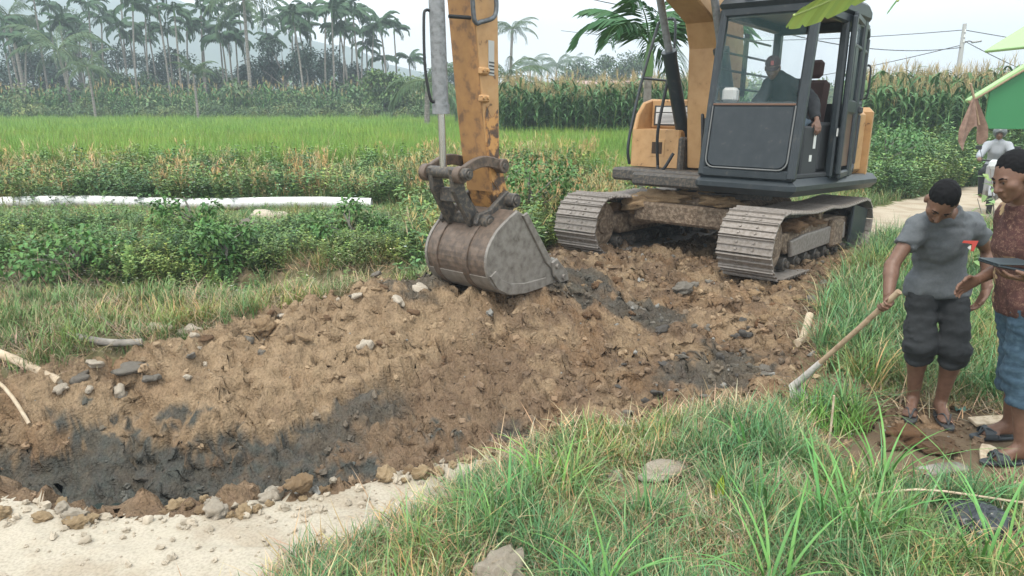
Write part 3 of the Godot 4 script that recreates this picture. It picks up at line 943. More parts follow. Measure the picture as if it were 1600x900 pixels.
func tint_patch(x: float, z: float) -> Color:
	var n := n_big.get_noise_2d(x * 2.2, z * 2.2) + n_mid.get_noise_2d(x, z) * 0.6
	var c := Color(1.0, 1.0, 1.0).lerp(Color(1.5, 1.12, 0.9), clampf(n * 1.6, 0.0, 1.0)).lerp(Color(0.72, 0.85, 0.9), clampf(-n * 1.6, 0.0, 1.0))
	var g := rng.randf_range(0.8, 1.2)
	return Color(c.r * g, c.g * g, c.b * g)

# a feather leaf of a palm: rachis along +x, rising then drooping; leaflets hang to both sides
func frond_mesh(length: float, droop: float, leaflet: float, pairs: int, c: Color, hang: float, w := 0.03) -> ArrayMesh:
	var st := new_st()
	var p := Vector3.ZERO
	var ang := 0.0
	var pts := []
	var n := 10
	for i in n + 1:
		pts.append(p)
		p += Vector3(cos(ang), sin(ang), 0) * (length / n)
		ang -= droop / n * (0.5 + float(i) / n)
	st.set_color(Color(c.r * 1.3, c.g * 1.15, c.b))
	tube(st, pts, [0.022 * length / 2.0, 0.02 * length / 2.0, 0.018 * length / 2.0, 0.016 * length / 2.0, 0.014 * length / 2.0, 0.012 * length / 2.0, 0.01 * length / 2.0, 0.008 * length / 2.0, 0.006 * length / 2.0, 0.005 * length / 2.0, 0.003], 4, false)
	for i in pairs:
		var t := 0.12 + 0.87 * i / pairs
		var f := t * n
		var a := mini(int(f), n - 1)
		var q: Vector3 = (pts[a] as Vector3).lerp(pts[a + 1], f - a)
		var tang := ((pts[a + 1] as Vector3) - (pts[a] as Vector3)).normalized()
		for s: float in [-1.0, 1.0]:
			var ll := leaflet * (0.55 + 0.45 * sin(PI * minf(t + 0.15, 1.0))) * rng.randf_range(0.85, 1.1)
			var dir := (Vector3(0, 0, s) + tang * rng.randf_range(0.35, 0.7) + Vector3.DOWN * hang * rng.randf_range(0.6, 1.3)).normalized()
			leaf(st, q, dir, Vector3.UP, ll, w * leaflet / 0.5, vary(c, 0.18), 0.45)
	return done(st)

func make_palm(label: String, group: String, at: Vector3, h: float, r0: float, fm: Array, n: int, elev: float, kind: String, scl := 1.0, lean := Vector2.ZERO, shaft := true, called := "areca_palm") -> Node3D:
	var t := thing(called, label, kind, at, group)
	var st := new_st()
	var top := Vector3(lean.x, h, lean.y)
	var pts := []
	var rad := []
	var segs := 14 if r0 > 0.05 else 6
	for i in segs + 1:
		var f := float(i) / segs
		pts.append(Vector3(lean.x * f * f, -0.3 + (h + 0.3) * f, lean.y * f * f))
		rad.append(r0 * (1.25 - 0.45 * f) * (1.05 if i % 2 == 0 else 0.97))
	tube(st, pts, rad, 8)
	part(st, "trunk", M.bark, t)
	if shaft:
		st = new_st()
		tube(st, [top - Vector3(0, 0.05, 0), top + Vector3(0, 0.15, 0) * scl, top + Vector3(0, 0.55, 0) * scl], [r0 * 0.95, r0 * 1.15, r0 * 0.5], 8)
		part(st, "crownshaft", M.shaft, t)
	var up := top + (Vector3(0, 0.5, 0) * scl if shaft else Vector3.ZERO)
	for k in n:
		var f := inst("frond", fm[k % fm.size()], M.leaf, t)
		var az := TAU * k / n * 2.4 + rng.randf_range(-0.3, 0.3)
		var e := elev + rng.randf_range(-0.5, 0.5) - 0.7 * float(k) / n
		f.transform = Transform3D(Basis(Vector3.UP, az) * Basis(Vector3(0, 0, 1), e) * Basis(Vector3(1, 0, 0), rng.randf_range(-0.3, 0.3)), up)
		f.scale = Vector3.ONE * scl * rng.randf_range(0.85, 1.1)
	return t

func leaf_cloud(blobs: Array, n: int, sz: float, c: Color) -> ArrayMesh:
	var st := new_st()
	for i in n:
		var b: Array = blobs[rng.randi() % blobs.size()]
		var d := Vector3(rng.randfn(), rng.randfn(), rng.randfn()).normalized()
		var r := pow(rng.randf(), 0.45)
		var p: Vector3 = b[0] + d * r * b[1] * Vector3(1, 0.75, 1)
		var dir := (d + Vector3(rng.randfn(), rng.randfn() - 0.3, rng.randfn()) * 0.8).normalized()
		leaf(st, p, dir, Vector3(rng.randf() - 0.5, 1, rng.randf() - 0.5).normalized(), sz * rng.randf_range(0.6, 1.3), sz * 0.5, vary(c, 0.3), 0.4)
	return done(st)

func make_tree(called: String, label: String, at: Vector3, h: float, w: float, c: Color, n: int, sz: float, low := 0.35, group := "") -> void:
	var t := thing(called, label, "tree" if h > 3.0 else "bush", at, group)
	var blobs := []
	var nb := 9 + int(w * 1.6)
	for i in nb:
		var a := rng.randf() * TAU
		var y := lerpf(low, 0.93, rng.randf())
		var rr := w * 0.42 * sqrt(rng.randf()) * (1.15 - 0.75 * absf(y - 0.55))
		blobs.append([Vector3(cos(a) * rr, y * h, sin(a) * rr), w * rng.randf_range(0.13, 0.24)])
	var st := new_st()
	tube(st, [Vector3(0, -0.3, 0), Vector3(0.05, h * 0.4, 0), Vector3(-0.05, h * 0.85, 0.05)], [h * 0.022 + 0.02, h * 0.016 + 0.01, 0.01], 7)
	for b: Array in blobs:
		var e: Vector3 = b[0]
		tube(st, [Vector3(0, e.y * 0.55, 0), e * Vector3(0.6, 0.85, 0.6), e], [h * 0.008 + 0.006, h * 0.005 + 0.004, 0.004], 4, false)
	part(st, "trunk", M.bark, t)
	inst("crown", leaf_cloud(blobs, n, sz, c), M.leaf, t)

# ---------------------------------------------------------------- far background
func build_far() -> void:
	var sh := plain(lin(0.12, 0.24, 0.07), 0.5)
	M.shaft = sh
	# hills
	var st := new_st()
	st.set_smooth_group(1)
	var hn := FastNoiseLite.new()
	hn.seed = 44
	hn.frequency = 0.004
	hn.fractal_octaves = 5
	var N := 90
	var R := 12
	var P := func(i: int, j: int) -> Vector3:
		var x := lerpf(-620.0, 420.0, float(i) / N)
		var v := float(j) / R
		var prof := tab([-620.0, -330.0, -230.0, -190.0, -150.0, -60.0, 20.0, 150.0, 420.0], [95.0, 92.0, 78.0, 64.0, 52.0, 26.0, 14.0, 9.0, 12.0], x)
		var y := prof * sin(v * PI * 0.5) * (1.0 + 0.25 * hn.get_noise_2d(x, v * 120.0)) + hn.get_noise_2d(x * 5.0, v * 400.0) * 5.0 * v
		return Vector3(x, y - 4.0, -520.0 - v * 160.0)
	for i in N:
		for j in R:
			quad(st, P.call(i, j), P.call(i + 1, j), P.call(i + 1, j + 1), P.call(i, j + 1))
	tag(part(st, "hills", surf(noise_tex(0.02, [[0.0, lin(0.03, 0.06, 0.03)], [1.0, lin(0.08, 0.12, 0.05)]], 5, FastNoiseLite.TYPE_SIMPLEX_SMOOTH, 256, 61), 0.01, 0.9)), "", "", "", "structure")
	var g_areca := Color(0.055, 0.115, 0.055)
	var areca := [frond_mesh(1.9, 2.0, 0.62, 20, g_areca, 0.55, 0.10), frond_mesh(1.7, 1.5, 0.58, 18, g_areca, 0.7, 0.10), frond_mesh(2.0, 2.6, 0.6, 20, g_areca, 0.8, 0.10)]
	var g_coco := Color(0.085, 0.14, 0.065)
	var coco := [frond_mesh(4.2, 1.7, 0.8, 34, g_coco, 0.9, 0.035), frond_mesh(4.0, 2.1, 0.75, 34, g_coco, 1.1, 0.035), frond_mesh(3.8, 1.3, 0.8, 32, g_coco, 0.7, 0.035)]
	V.areca = areca
	V.coco = coco
	# slim palms: [x, distance, height of the crown's base]
	var order := FAR_ARECA.duplicate()
	order.sort_custom(func(p: Array, q: Array) -> bool: return p[0] / p[1] < q[0] / q[1])
	var tens := ["", "", "twenty-", "thirty-", "forty-"]
	var ones := ["", "first", "second", "third", "fourth", "fifth", "sixth", "seventh", "eighth", "ninth", "tenth", "eleventh", "twelfth", "thirteenth", "fourteenth", "fifteenth", "sixteenth", "seventeenth", "eighteenth", "nineteenth"]
	for i in order.size():
		var a: Array = order[i]
		var k: int = i + 1
		var word: String = ones[k] if k < 20 else ({20: "twentieth", 30: "thirtieth", 40: "fortieth", 50: "fiftieth"}.get(k, tens[mini(k / 10, 4)] + ones[k % 10]) as String)
		var look := "tall" if a[2] > 8.9 else ("shorter" if a[2] < 7.0 else "slim")
		make_palm("%s areca palm behind the rice, %s crown from the left" % [look, word], "areca palms behind the rice", Vector3(a[0], base_height(a[0], -a[1]) , -a[1]), a[2], 0.085, areca, 12, 0.85, "palm", rng.randf_range(0.95, 1.2), Vector2(rng.randf_range(-0.6, 0.6), rng.randf_range(-0.3, 0.3)))
	for a: Array in FAR_COCO:
		make_palm(a[4], "", Vector3(a[0], base_height(a[0], -a[1]), -a[1]), a[2], 0.15 if a[3] > 0.66 else 0.09, coco, 15, 0.7 if a[3] != 0.55 else 1.05, "palm", a[3], Vector2(rng.randf_range(-0.6, 0.6), 0), false, "coconut_palm")
	var dk := Color(0.035, 0.07, 0.045)
	var md := Color(0.075, 0.125, 0.06)
	for a: Array in FAR_TREES:
		make_tree(a[0], a[1], Vector3(a[2], base_height(a[2], -a[3]), -a[3]), a[4], a[5], dk if a[6] == 0 else (md if a[6] == 1 else Color(0.12, 0.20, 0.07)), int(1500 + 420 * a[5]), 0.42 if a[3] > 90.0 else 0.34, 0.12 if a[6] == 2 else 0.15)
	# a low pink-roofed house seen past the corn
	var hs := thing("house", "low house with a faded pink roof beyond the corn behind the excavator", "house", Vector3(8.3, base_height(8.3, -56.0), -56.0))
	st = new_st()
	bx(st, -3.2, 3.2, -0.5, 2.0, -2.0, 2.0, 0.02)
	part(st, "wall", plain(lin(0.50, 0.42, 0.40), 0.9), hs)
	st = new_st()
	prism(st, Transform3D(Basis(Vector3(0, 0, 1), Vector3.UP, Vector3(-1, 0, 0)), Vector3.ZERO), [Vector2(-2.6, 1.9), Vector2(2.6, 1.9), Vector2(2.6, 2.02), Vector2(0, 3.3), Vector2(-2.6, 2.02)], 7.2, 0.02)
	part(st, "roof", surf(noise_tex(0.02, [[0.0, lin(0.36, 0.24, 0.23)], [1.0, lin(0.52, 0.38, 0.37)]], 4, FastNoiseLite.TYPE_SIMPLEX_SMOOTH, 256, 62), 0.4, 0.8), hs)
	# understory that reads as one mass
	var bushes := []
	for i in 4:
		var bl := []
		for k in 6: bl.append([Vector3(rng.randf_range(-0.8, 0.8), rng.randf_range(0.3, 1.5), rng.randf_range(-0.8, 0.8)), rng.randf_range(0.35, 0.7)])
		bushes.append(leaf_cloud(bl, 260, 0.26, Color(0.13, 0.20, 0.085)))
	scatter("undergrowth", bushes, M.leaf, 520, func() -> Variant:
		var d := rng.randf_range(62.0, 105.0)
		var x := rng.randf_range(-0.78, 0.16) * d
		return Vector2(x, -d), 0.7, 1.7, tint_patch, "mixed shrubs and undergrowth below the far palms", "undergrowth")
	scatter("undergrowth", bushes, M.leaf, 460, func() -> Variant:
		var d := rng.randf_range(110.0, 170.0)
		return Vector2(rng.randf_range(-1.2, 1.4) * d, -d), 1.2, 3.0, tint_patch, "distant tree line along the horizon", "trees")
	scatter("undergrowth", bushes, M.leaf, 170, func() -> Variant:
		var d := rng.randf_range(58.5, 62.0)
		return Vector2(rng.randf_range(-0.75, -0.1) * d, -d), 0.35, 0.75, tint_patch, "low shrubs on the dyke at the far edge of the rice", "shrubs")

# ---------------------------------------------------------------- rice and corn
func corn_parts() -> Dictionary:
	var st := new_st()
	st.set_color(Color(0.16, 0.22, 0.07))
	tube(st, [Vector3(0, -0.1, 0), Vector3(0.02, 1.0, 0), Vector3(0, 1.95, 0)], [0.016, 0.013, 0.006], 5)
	var stalk := done(st)
	var leaves := []
	for k in 3:
		st = new_st()
		blade(st, Vector3.ZERO, 0.0, 0.85, 0.048, 0.5 + 0.1 * k, 1.6 + 0.3 * k, Color(0.075, 0.165, 0.055), 6, 0.3)
		leaves.append(done(st))
	st = new_st()
	for i in 11:
		blade(st, Vector3(0, 1.93 + 0.02 * i, 0), i * 2.4, 0.26, 0.008, 0.25 + 0.06 * (i % 4), 0.5, Color(0.42, 0.33, 0.17), 3, 0.0)
	return {"stalk": stalk, "leaf": leaves, "tassel": done(st)}

func corn_mesh(cp: Dictionary) -> ArrayMesh:
	var st := new_st()
	st.append_from(cp.stalk, 0, Transform3D())
	for k in 11:
		st.append_from(cp.leaf[k % 3], 0, Transform3D(Basis(Vector3.UP, k * 2.7 + rng.randf_range(-0.5, 0.5)), Vector3(0, 0.25 + k * 0.15, 0)))
	st.append_from(cp.tassel, 0, Transform3D())
	return st.commit()

func build_fields() -> void:
	var rice := []
	var rc := Color(0.17, 0.30, 0.055)
	for i in 4: rice.append(tuft(16, 0.55, 0.85, 0.0075, 0.09, 0.9, rc, 0.25, 0.03, 3))
	var ricefar := []
	for i in 3: ricefar.append(tuft(22, 0.55, 0.85, 0.014, 0.22, 0.9, rc, 0.25, 0.03, 2))
	var rt := func(x: float, z: float) -> Color:
		var n := n_big.get_noise_2d(x * 0.6, z * 0.6)
		var g := rng.randf_range(0.85, 1.2)
		return Color(1.0, 1.0, 1.0).lerp(Color(1.35, 1.12, 1.0), clampf(n * 2.0 + 0.2, 0.0, 1.0)) * g
	scatter("rice_crop", rice, M.leaf, 17000, func() -> Variant:
		var d := rng.randf_range(17.5, 30.0)
		var x := rng.randf_range(-0.74, 0.32) * d
		if x > 3.0 + (d - 16.0) * 0.35: return null
		return Vector2(x, -d), 0.9, 1.15, rt, "bright green rice crop standing in the paddy", "rice", 0.02)
	scatter("rice_crop", ricefar, M.leaf, 16000, func() -> Variant:
		var d := rng.randf_range(30.0, 58.0)
		return Vector2(rng.randf_range(-0.74, 0.20) * d, -d), 0.95, 1.2, rt, "bright green rice crop in the far paddy", "rice", 0.02)
	var cp := corn_parts()
	var corn := [corn_mesh(cp), corn_mesh(cp), corn_mesh(cp)]
	V.corn = corn
	var ct := func(_x: float, _z: float) -> Color:
		var g := rng.randf_range(0.75, 1.2)
		return Color(g * rng.randf_range(0.9, 1.1), g, g)
	scatter("corn_crop", corn, M.leaf, 520, func() -> Variant:
		var d := rng.randf_range(62.0, 66.0)
		return Vector2(rng.randf_range(-0.72, -0.05) * d, -d), 0.7, 1.25, func(_x: float, _z: float) -> Color:
			var g := rng.randf_range(1.0, 1.7)
			return Color(g * rng.randf_range(0.9, 1.2), g, g), "row of tasselled corn beyond the rice", "corn")
	scatter("corn_crop", corn, M.leaf, 1900, func() -> Variant:
		var d := rng.randf_range(31.0, 46.0)
		var x := rng.randf_range(-0.02, 0.30) * d
		return Vector2(x, -d), 0.95, 1.2, ct, "corn field seen between the arm and the cab", "corn")
	scatter("corn_crop", corn, M.leaf, 5600, func() -> Variant:
		var d := rng.randf_range(27.2, 52.0)
		var x := rng.randf_range(0.44, 1.25) * d
		if x + d * 0.32 < 22.0: return null
		return Vector2(x, -d), 1.0, 1.3, ct, "dense corn field behind the village lane", "corn")
	# the front row, one plant at a time
	for i in 58:
		var f := i / 57.0
		var d := lerpf(27.2, 25.2, f) + rng.randf_range(-0.6, 0.5)
		var x := lerpf(12.6, 21.5, f) + rng.randf_range(-0.08, 0.08)
		var t := thing("corn_plant", "tall green corn plant in the front row facing the lane", "corn plant", Vector3(x, base_height(x, -d), -d), "corn plants in the front row by the lane")
		inst("stalk", cp.stalk, M.leaf, t)
		for k in 9:
			var l := inst("leaf", cp.leaf[k % 3], M.leaf, t)
			l.transform = Transform3D(Basis(Vector3.UP, k * 2.7 + i), Vector3(0, 0.2 + k * 0.19, 0))
		inst("tassel", cp.tassel, M.leaf, t)
		t.rotation.y = rng.randf() * TAU
		t.scale = Vector3.ONE * rng.randf_range(1.0, 1.25)

# ---------------------------------------------------------------- bank on the left and verges
func build_bank() -> void:
	var grassc := Color(0.15, 0.245, 0.085)
	var short_g := []
	for i in 4: short_g.append(tuft(20, 0.10, 0.26, 0.0045, 0.09, 1.3, grassc, 0.3, 0.18, 3))
	var mid_g := []
	for i in 4: mid_g.append(tuft(16, 0.25, 0.5, 0.006, 0.10, 1.4, grassc, 0.3, 0.2, 4))
	var weeds := []
	for c: Color in [Color(0.13, 0.23, 0.075), Color(0.11, 0.20, 0.08), Color(0.17, 0.27, 0.09)]:
		weeds.append(weed(11, 0.30, 0.062, 0.034, c, 0.18, true))
		weeds.append(weed(9, 0.40, 0.075, 0.04, c, 0.18))
	var dead := [thatch(34, 0.22, 0.12, Color(0.33, 0.26, 0.16)), thatch(34, 0.22, 0.10, Color(0.27, 0.21, 0.13))]
	var plumes := [plume(5, 0.75, Color(0.50, 0.36, 0.17), Color(0.20, 0.26, 0.09)), plume(5, 0.65, Color(0.46, 0.30, 0.15), Color(0.20, 0.26, 0.09)), plume(5, 0.8, Color(0.42, 0.37, 0.20), Color(0.17, 0.25, 0.09))]
	V.short_g = short_g
	V.mid_g = mid_g
	V.weeds = weeds
	V.dead = dead
	# strip between the trench and the ditch
	scatter("grass", short_g, M.leaf, 4200, func() -> Variant:
		var x := rng.randf_range(-7.0, -0.2)
		var z := rng.randf_range(-8.1, -5.1)
		if ground_class(x, z) != 0: return null
		if n_mid.get_noise_2d(x + 9.0, z) > 0.16: return null
		return Vector2(x, z), 0.5, 1.2, tint_patch, "short green grass on the strip behind the trench", "grass")
	scatter("dry_grass", dead, M.dry, 1100, func() -> Variant:
		var x := rng.randf_range(-7.0, -0.2)
		var z := rng.randf_range(-8.1, -5.1)
		if ground_class(x, z) != 0: return null
		return Vector2(x, z), 0.5, 1.0, tint_any, "dead grass lying on the strip behind the trench", "dry grass")
	# weedy bank up to the pipe
	var on_bank := func(a: float, b: float, thr: float) -> Variant:
		var d := rng.randf_range(a, b)
		var x := rng.randf_range(-0.76 * d, minf(0.0 + (d - 8.0) * 0.24, 2.2))
		if ground_class(x, -d) != 0: return null
		if d < (9.15 if x > -4.0 and x < -1.0 else 8.7) and d > 7.6 and rng.randf() < 0.88: return null
		if n_big.get_noise_2d(x * 2.5 + 20.0, -d * 2.5) > thr: return null
		if absf(d - 13.2) < 0.14 and x < -2.4: return null
		return Vector2(x, -d)
	scatter("weeds", weeds, M.leaf, 4000, func() -> Variant: return on_bank.call(8.2, 11.2, 0.06), 0.4, 0.95, tint_patch, "leafy green weeds covering the bank below the pipe", "weeds", 0.02)
	scatter("weeds", weeds, M.leaf, 2600, func() -> Variant: return on_bank.call(11.2, 13.4, 0.1), 0.3, 0.55, tint_patch, "low leafy weeds in front of the white pipe", "weeds", 0.02)
	scatter("grass", mid_g, M.leaf, 5200, func() -> Variant: return on_bank.call(8.2, 13.2, 0.6), 0.4, 0.85, tint_patch, "mid-length grass growing through the weeds on the bank", "grass")
	scatter("dry_grass", dead, M.dry, 2600, func() -> Variant: return on_bank.call(8.0, 15.0, 0.6), 0.7, 1.3, tint_any, "dead tangled grass on the bank", "dry grass")
	# tall growth between the pipe and the rice
	var behind := func() -> Variant:
		var d := 13.5 + pow(rng.randf(), 1.3) * 5.5
		var x := rng.randf_range(-0.76 * d, 2.6 + (d - 13.0) * 0.5)
		return Vector2(x, -d)
	scatter("tall_grass", plumes, M.dry, 950, func() -> Variant:
		var p: Vector2 = behind.call()
		if n_big.get_noise_2d(p.x * 1.8, p.y * 1.8) < -0.1: return null
		return p, 0.55, 1.1, tint_any, "seeding grass with tan plumes between the pipe and the rice", "tall grass")
	scatter("grass", mid_g, M.leaf, 5600, behind, 0.8, 1.5, tint_patch, "long grass between the pipe and the rice", "grass")
	scatter("weeds", weeds, M.leaf, 1300, behind, 1.0, 1.7, tint_patch, "leafy weeds between the pipe and the rice", "weeds", 0.02)
	# overgrown slope behind the bucket, left of the tracks
	var gap := func() -> Variant:
		var d := rng.randf_range(8.6, 22.0)
		var x := rng.randf_range(-0.12 * d, 0.17 * d)
		if ground_class(x, -d) != 0: return null
		if x > 0.45 and x > (d - 9.0) * 0.9 - 0.2 and d < 13.0: return null
		return Vector2(x, -d)
	scatter("weeds", weeds, M.leaf, 2300, gap, 0.7, 1.5, tint_patch, "rank weeds on the slope behind the bucket", "weeds", 0.02)
	scatter("grass", mid_g, M.leaf, 2200, gap, 0.9, 1.6, tint_patch, "long grass on the slope behind the bucket", "grass")
	scatter("tall_grass", plumes, M.dry, 420, gap, 0.7, 1.2, tint_any, "seeding grass on the slope behind the bucket", "tall grass")
	for a: Array in [[0.25, -10.9, 1.15, 1.5, "dark leafy bush behind the bucket, left of the far track"], [-0.35, -12.6, 1.0, 1.5, "leafy bush behind the excavator arm"], [-4.6, -10.6, 0.75, 1.1, "low leafy bush on the bank under the pipe"], [-2.3, -10.4, 0.6, 1.2, "low spreading bush on the bank near the pipe's open end"], [-5.3, -8.9, 0.6, 1.5, "leafy bush on the lower bank at the left"], [-3.6, -9.1, 0.55, 0.9, "rounded leafy bush beside the fern"]]:
		make_tree("bush", a[4], Vector3(a[0], height(a[0], a[1]), a[1]), a[2], a[3], Color(0.085, 0.18, 0.05), 900, 0.085, 0.1)
	# fern
	var f := thing("fern", "pale green fern with one upright frond in the weeds below the pipe", "fern", Vector3(-4.62, height(-4.62, -8.75), -8.75))
	var fm := frond_mesh(0.62, 0.5, 0.13, 26, Color(0.22, 0.34, 0.10), 0.05, 0.10)
	for k in 6:
		var fr := inst("frond", fm, M.leaf, f)
		fr.transform = Transform3D(Basis(Vector3.UP, 1.2 + k * 1.05) * Basis(Vector3(0, 0, 1), 1.35 if k == 0 else 0.75) * Basis(Vector3(1, 0, 0), 1.4 if k == 0 else 0.0), Vector3.ZERO)
		fr.scale = Vector3.ONE * (1.0 if k == 0 else 0.65)
	# heap of dead stems and the white pipe
	var hp := inst("dry_grass_heap", thatch(420, 0.62, 0.45, Color(0.30, 0.22, 0.17)), M.dry)
	hp.position = Vector3(-5.35, height(-5.35, -8.75) + 0.02, -8.75)
	tag(hp, "heap of dead grey-brown stems on the bank left of the fern", "dry grass heap")
	var pipe := thing("pipe", "long white plastic pipe lying on the bank along the rice field", "pipe", Vector3(-2.5, 0.205, -13.2))
	var st := new_st()
	var seg := []
	var L := 9.5
	for i in 12: seg.append(Vector3(-L * i / 11.0, 0.02 * sin(i * 1.3), -0.4 * i / 11.0))
	tube(st, seg, [0.098], 20, false)
	tube(st, [seg[0], seg[1], seg[2]], [0.088], 20, false)
	part(st, "tube", M.pvc, pipe)
	st = new_st()
	lathe(st, Transform3D(Basis(Vector3(0, 1, 0), Vector3(1, 0, 0), Vector3(0, 0, -1)), Vector3.ZERO), [Vector2(0.086, -0.004), Vector2(0.1, -0.004), Vector2(0.1, 0.004), Vector2(0.086, 0.004), Vector2(0.086, -0.004)], 20)
	part(st, "rim", M.pvc, pipe)
	# big tussock at the left edge beyond the rice
	var ts := inst("grass_tussock", tuft(420, 1.6, 2.8, 0.02, 0.9, 1.9, Color(0.13, 0.22, 0.09), 0.25, 0.05, 5), M.leaf)
	ts.position = Vector3(-33.2, 0.5, -46.0)
	tag(ts, "large arching tussock of tall grass at the left edge of the rice field", "grass tussock")

func build_near_grass() -> void:
	var gc := Color(0.125, 0.245, 0.10)
	var long_g := []
	for i in 5: long_g.append(tuft(11, 0.18, 0.48, 0.0052, 0.07, 1.5, gc, 0.3, 0.10, 5))
	var broad := []
	for i in 3: broad.append(tuft(6, 0.3, 0.62, 0.011, 0.05, 1.3, Color(0.12, 0.265, 0.075), 0.25, 0.05, 6))
	var fine_g := []
	for i in 4: fine_g.append(tuft(24, 0.06, 0.2, 0.003, 0.08, 1.6, gc, 0.3, 0.2, 3))
	var straw := [thatch(40, 0.16, 0.07, Color(0.42, 0.34, 0.21)), thatch(40, 0.16, 0.06, Color(0.36, 0.28, 0.17))]
	var where := func(thr: float) -> Variant:
		var z := rng.randf_range(-4.75, -2.2)
		var x := rng.randf_range(-1.3, 3.3)
		if ground_class(x, z) != 0: return null
		var m := n_big.get_noise_2d(x * 2.4 + 7.0, z * 2.4) + n_mid.get_noise_2d(x, z) * 0.5
		# bare trodden ground where the men stand
		var bare := 1.0 - smoothstep(0.5, 0.85, Vector2((x - 2.65) * 0.75, z + 4.05).length())
		if x < 0.55 - (z + 4.0) * 0.9 and z < -3.3: bare = maxf(bare, 0.4)
		if m + bare * 1.4 > thr: return null
		for q: Array in [[0.80, -3.62, 0.26], [0.55, -3.60, 0.18], [2.17, -3.12, 0.22], [-0.05, -2.72, 0.2], [1.42, -3.55, 0.2]]:   # clear in front of what lies in the grass
			if absf(x - q[0]) < q[2] and z > q[1] - 0.12 and z < q[1] + 0.34 and (thr < 0.3 or rng.randf() < 0.75): return null
		if thr < 0.3:
			if z < tab(TX, T_ZN, x) + 0.42 and x < 2.2: return null
			if Geometry2D.is_point_in_polygon(Vector2(x - 0.22, z - 0.05), poly_road): return null
		return Vector2(x, z)
	scatter("grass", long_g, M.leaf, 3900, func() -> Variant: return where.call(0.16), 0.45, 0.9, tint_patch, "long green grass in the foreground right of the road", "grass")
	scatter("grass", broad, M.leaf, 300, func() -> Variant: return where.call(-0.05), 0.5, 0.95, tint_patch, "broad-bladed grass in the right foreground", "grass")
	scatter("grass", fine_g, M.leaf, 4200, func() -> Variant: return where.call(0.7), 0.7, 1.2, tint_patch, "fine short grass under the longer blades in the foreground", "grass")
	scatter("dry_grass", straw, M.dry, 1700, func() -> Variant: return where.call(0.75), 0.6, 1.2, tint_any, "straw-coloured dead grass lying in the foreground", "dry grass")
	# grass on the verge between the near track and the men, and beyond
	var verge := func() -> Variant:
		var z := rng.randf_range(-10.5, -4.3)
		var x := rng.randf_range(1.9, 7.0)
		if x > -z * 0.78 or ground_class(x, z) != 0: return null
		var m := n_big.get_noise_2d(x * 2.0 + 4.0, z * 2.0)
		if Vector2(x - 2.75, (z + 4.35) * 1.1).length() < 0.55 + m * 0.3: return null
		if m > 0.3: return null
		return Vector2(x, z)
	scatter("grass", long_g, M.leaf, 4600, verge, 0.7, 1.15, tint_patch, "long green grass on the verge behind the man with the hoe", "grass")
	scatter("grass", V.short_g, M.leaf, 2600, verge, 0.7, 1.2, tint_patch, "short grass on the verge beside the near track", "grass")
	scatter("dry_grass", straw, M.dry, 900, func() -> Variant:
		var z := rng.randf_range(-8.5, -4.4)
		var x := rng.randf_range(2.0, 5.0)
		if ground_class(x, z) != 0: return null
		return Vector2(x, z), 0.7, 1.4, tint_any, "straw and dead grass on the trodden verge", "dry grass")
	scatter("grass", V.short_g, M.leaf, 7000, func() -> Variant:
		var z := rng.randf_range(-14.0, 1.0)
		var x := rng.randf_range(3.2, 15.0)
		if ground_class(x, z) != 0 or (x < 3.6 and z > -5.2): return null
		if n_big.get_noise_2d(x * 1.4 + 4.0, z * 1.4) > 0.35: return null
		return Vector2(x, z), 0.9, 1.7, tint_patch, "short grass on the open ground right of the men", "grass")
	# clumps the eye picks out
	var cl := thing("grass_clump", "bright dense grass clump right where the hoe blade rests", "grass clump", Vector3(2.0, height(2.0, -4.32), -4.32))
	inst("blades", tuft(260, 0.14, 0.32, 0.0042, 0.22, 1.3, Color(0.16, 0.33, 0.07), 0.22, 0.02, 4), M.leaf, cl)
	for a: Array in [[1.55, -2.95, 0.75, "tall broad-bladed grass clump in the middle of the right foreground"], [2.0, -2.75, 0.85, "tall broad-bladed grass clump at the lower right"], [1.05, -2.6, 0.7, "broad-bladed grass clump at the bottom edge below the heart-shaped stone"], [1.9, -3.5, 0.75, "arching broad-bladed grass clump in front of the men's feet"], [0.35, -2.55, 0.6, "broad-bladed grass clump at the bottom centre"]]:
		var g := thing("grass_clump", a[3], "grass clump", Vector3(a[0], height(a[0], a[1]), a[1]))
		for k in 16:
			var st := new_st()
			blade(st, Vector3.ZERO, 0.0, a[2] * rng.randf_range(0.5, 1.0), 0.008, rng.randf_range(0.1, 0.5), rng.randf_range(0.6, 1.7), vary(Color(0.13, 0.29, 0.08), 0.2), 7, 0.35)
			var b := part(st, "blade", M.leaf, g)
			b.transform = Transform3D(Basis(Vector3.UP, k * 2.4 + a[0]), Vector3(rng.randf_range(-0.05, 0.05), -0.02, rng.randf_range(-0.05, 0.05)))
	var yl := thing("broad_leaf", "single upright yellow-green leaf in the grass near the heart-shaped stone", "leaf", Vector3(1.02, height(1.02, -3.35), -3.35))
	var st2 := new_st()
	leaf(st2, Vector3(0, 0.02, 0), Vector3(0.12, 1, 0.1).normalized(), Vector3(0, 0, 1), 0.15, 0.05, Color(0.42, 0.52, 0.07), 0.05)
	part(st2, "leaf_blade", M.leaf, yl)

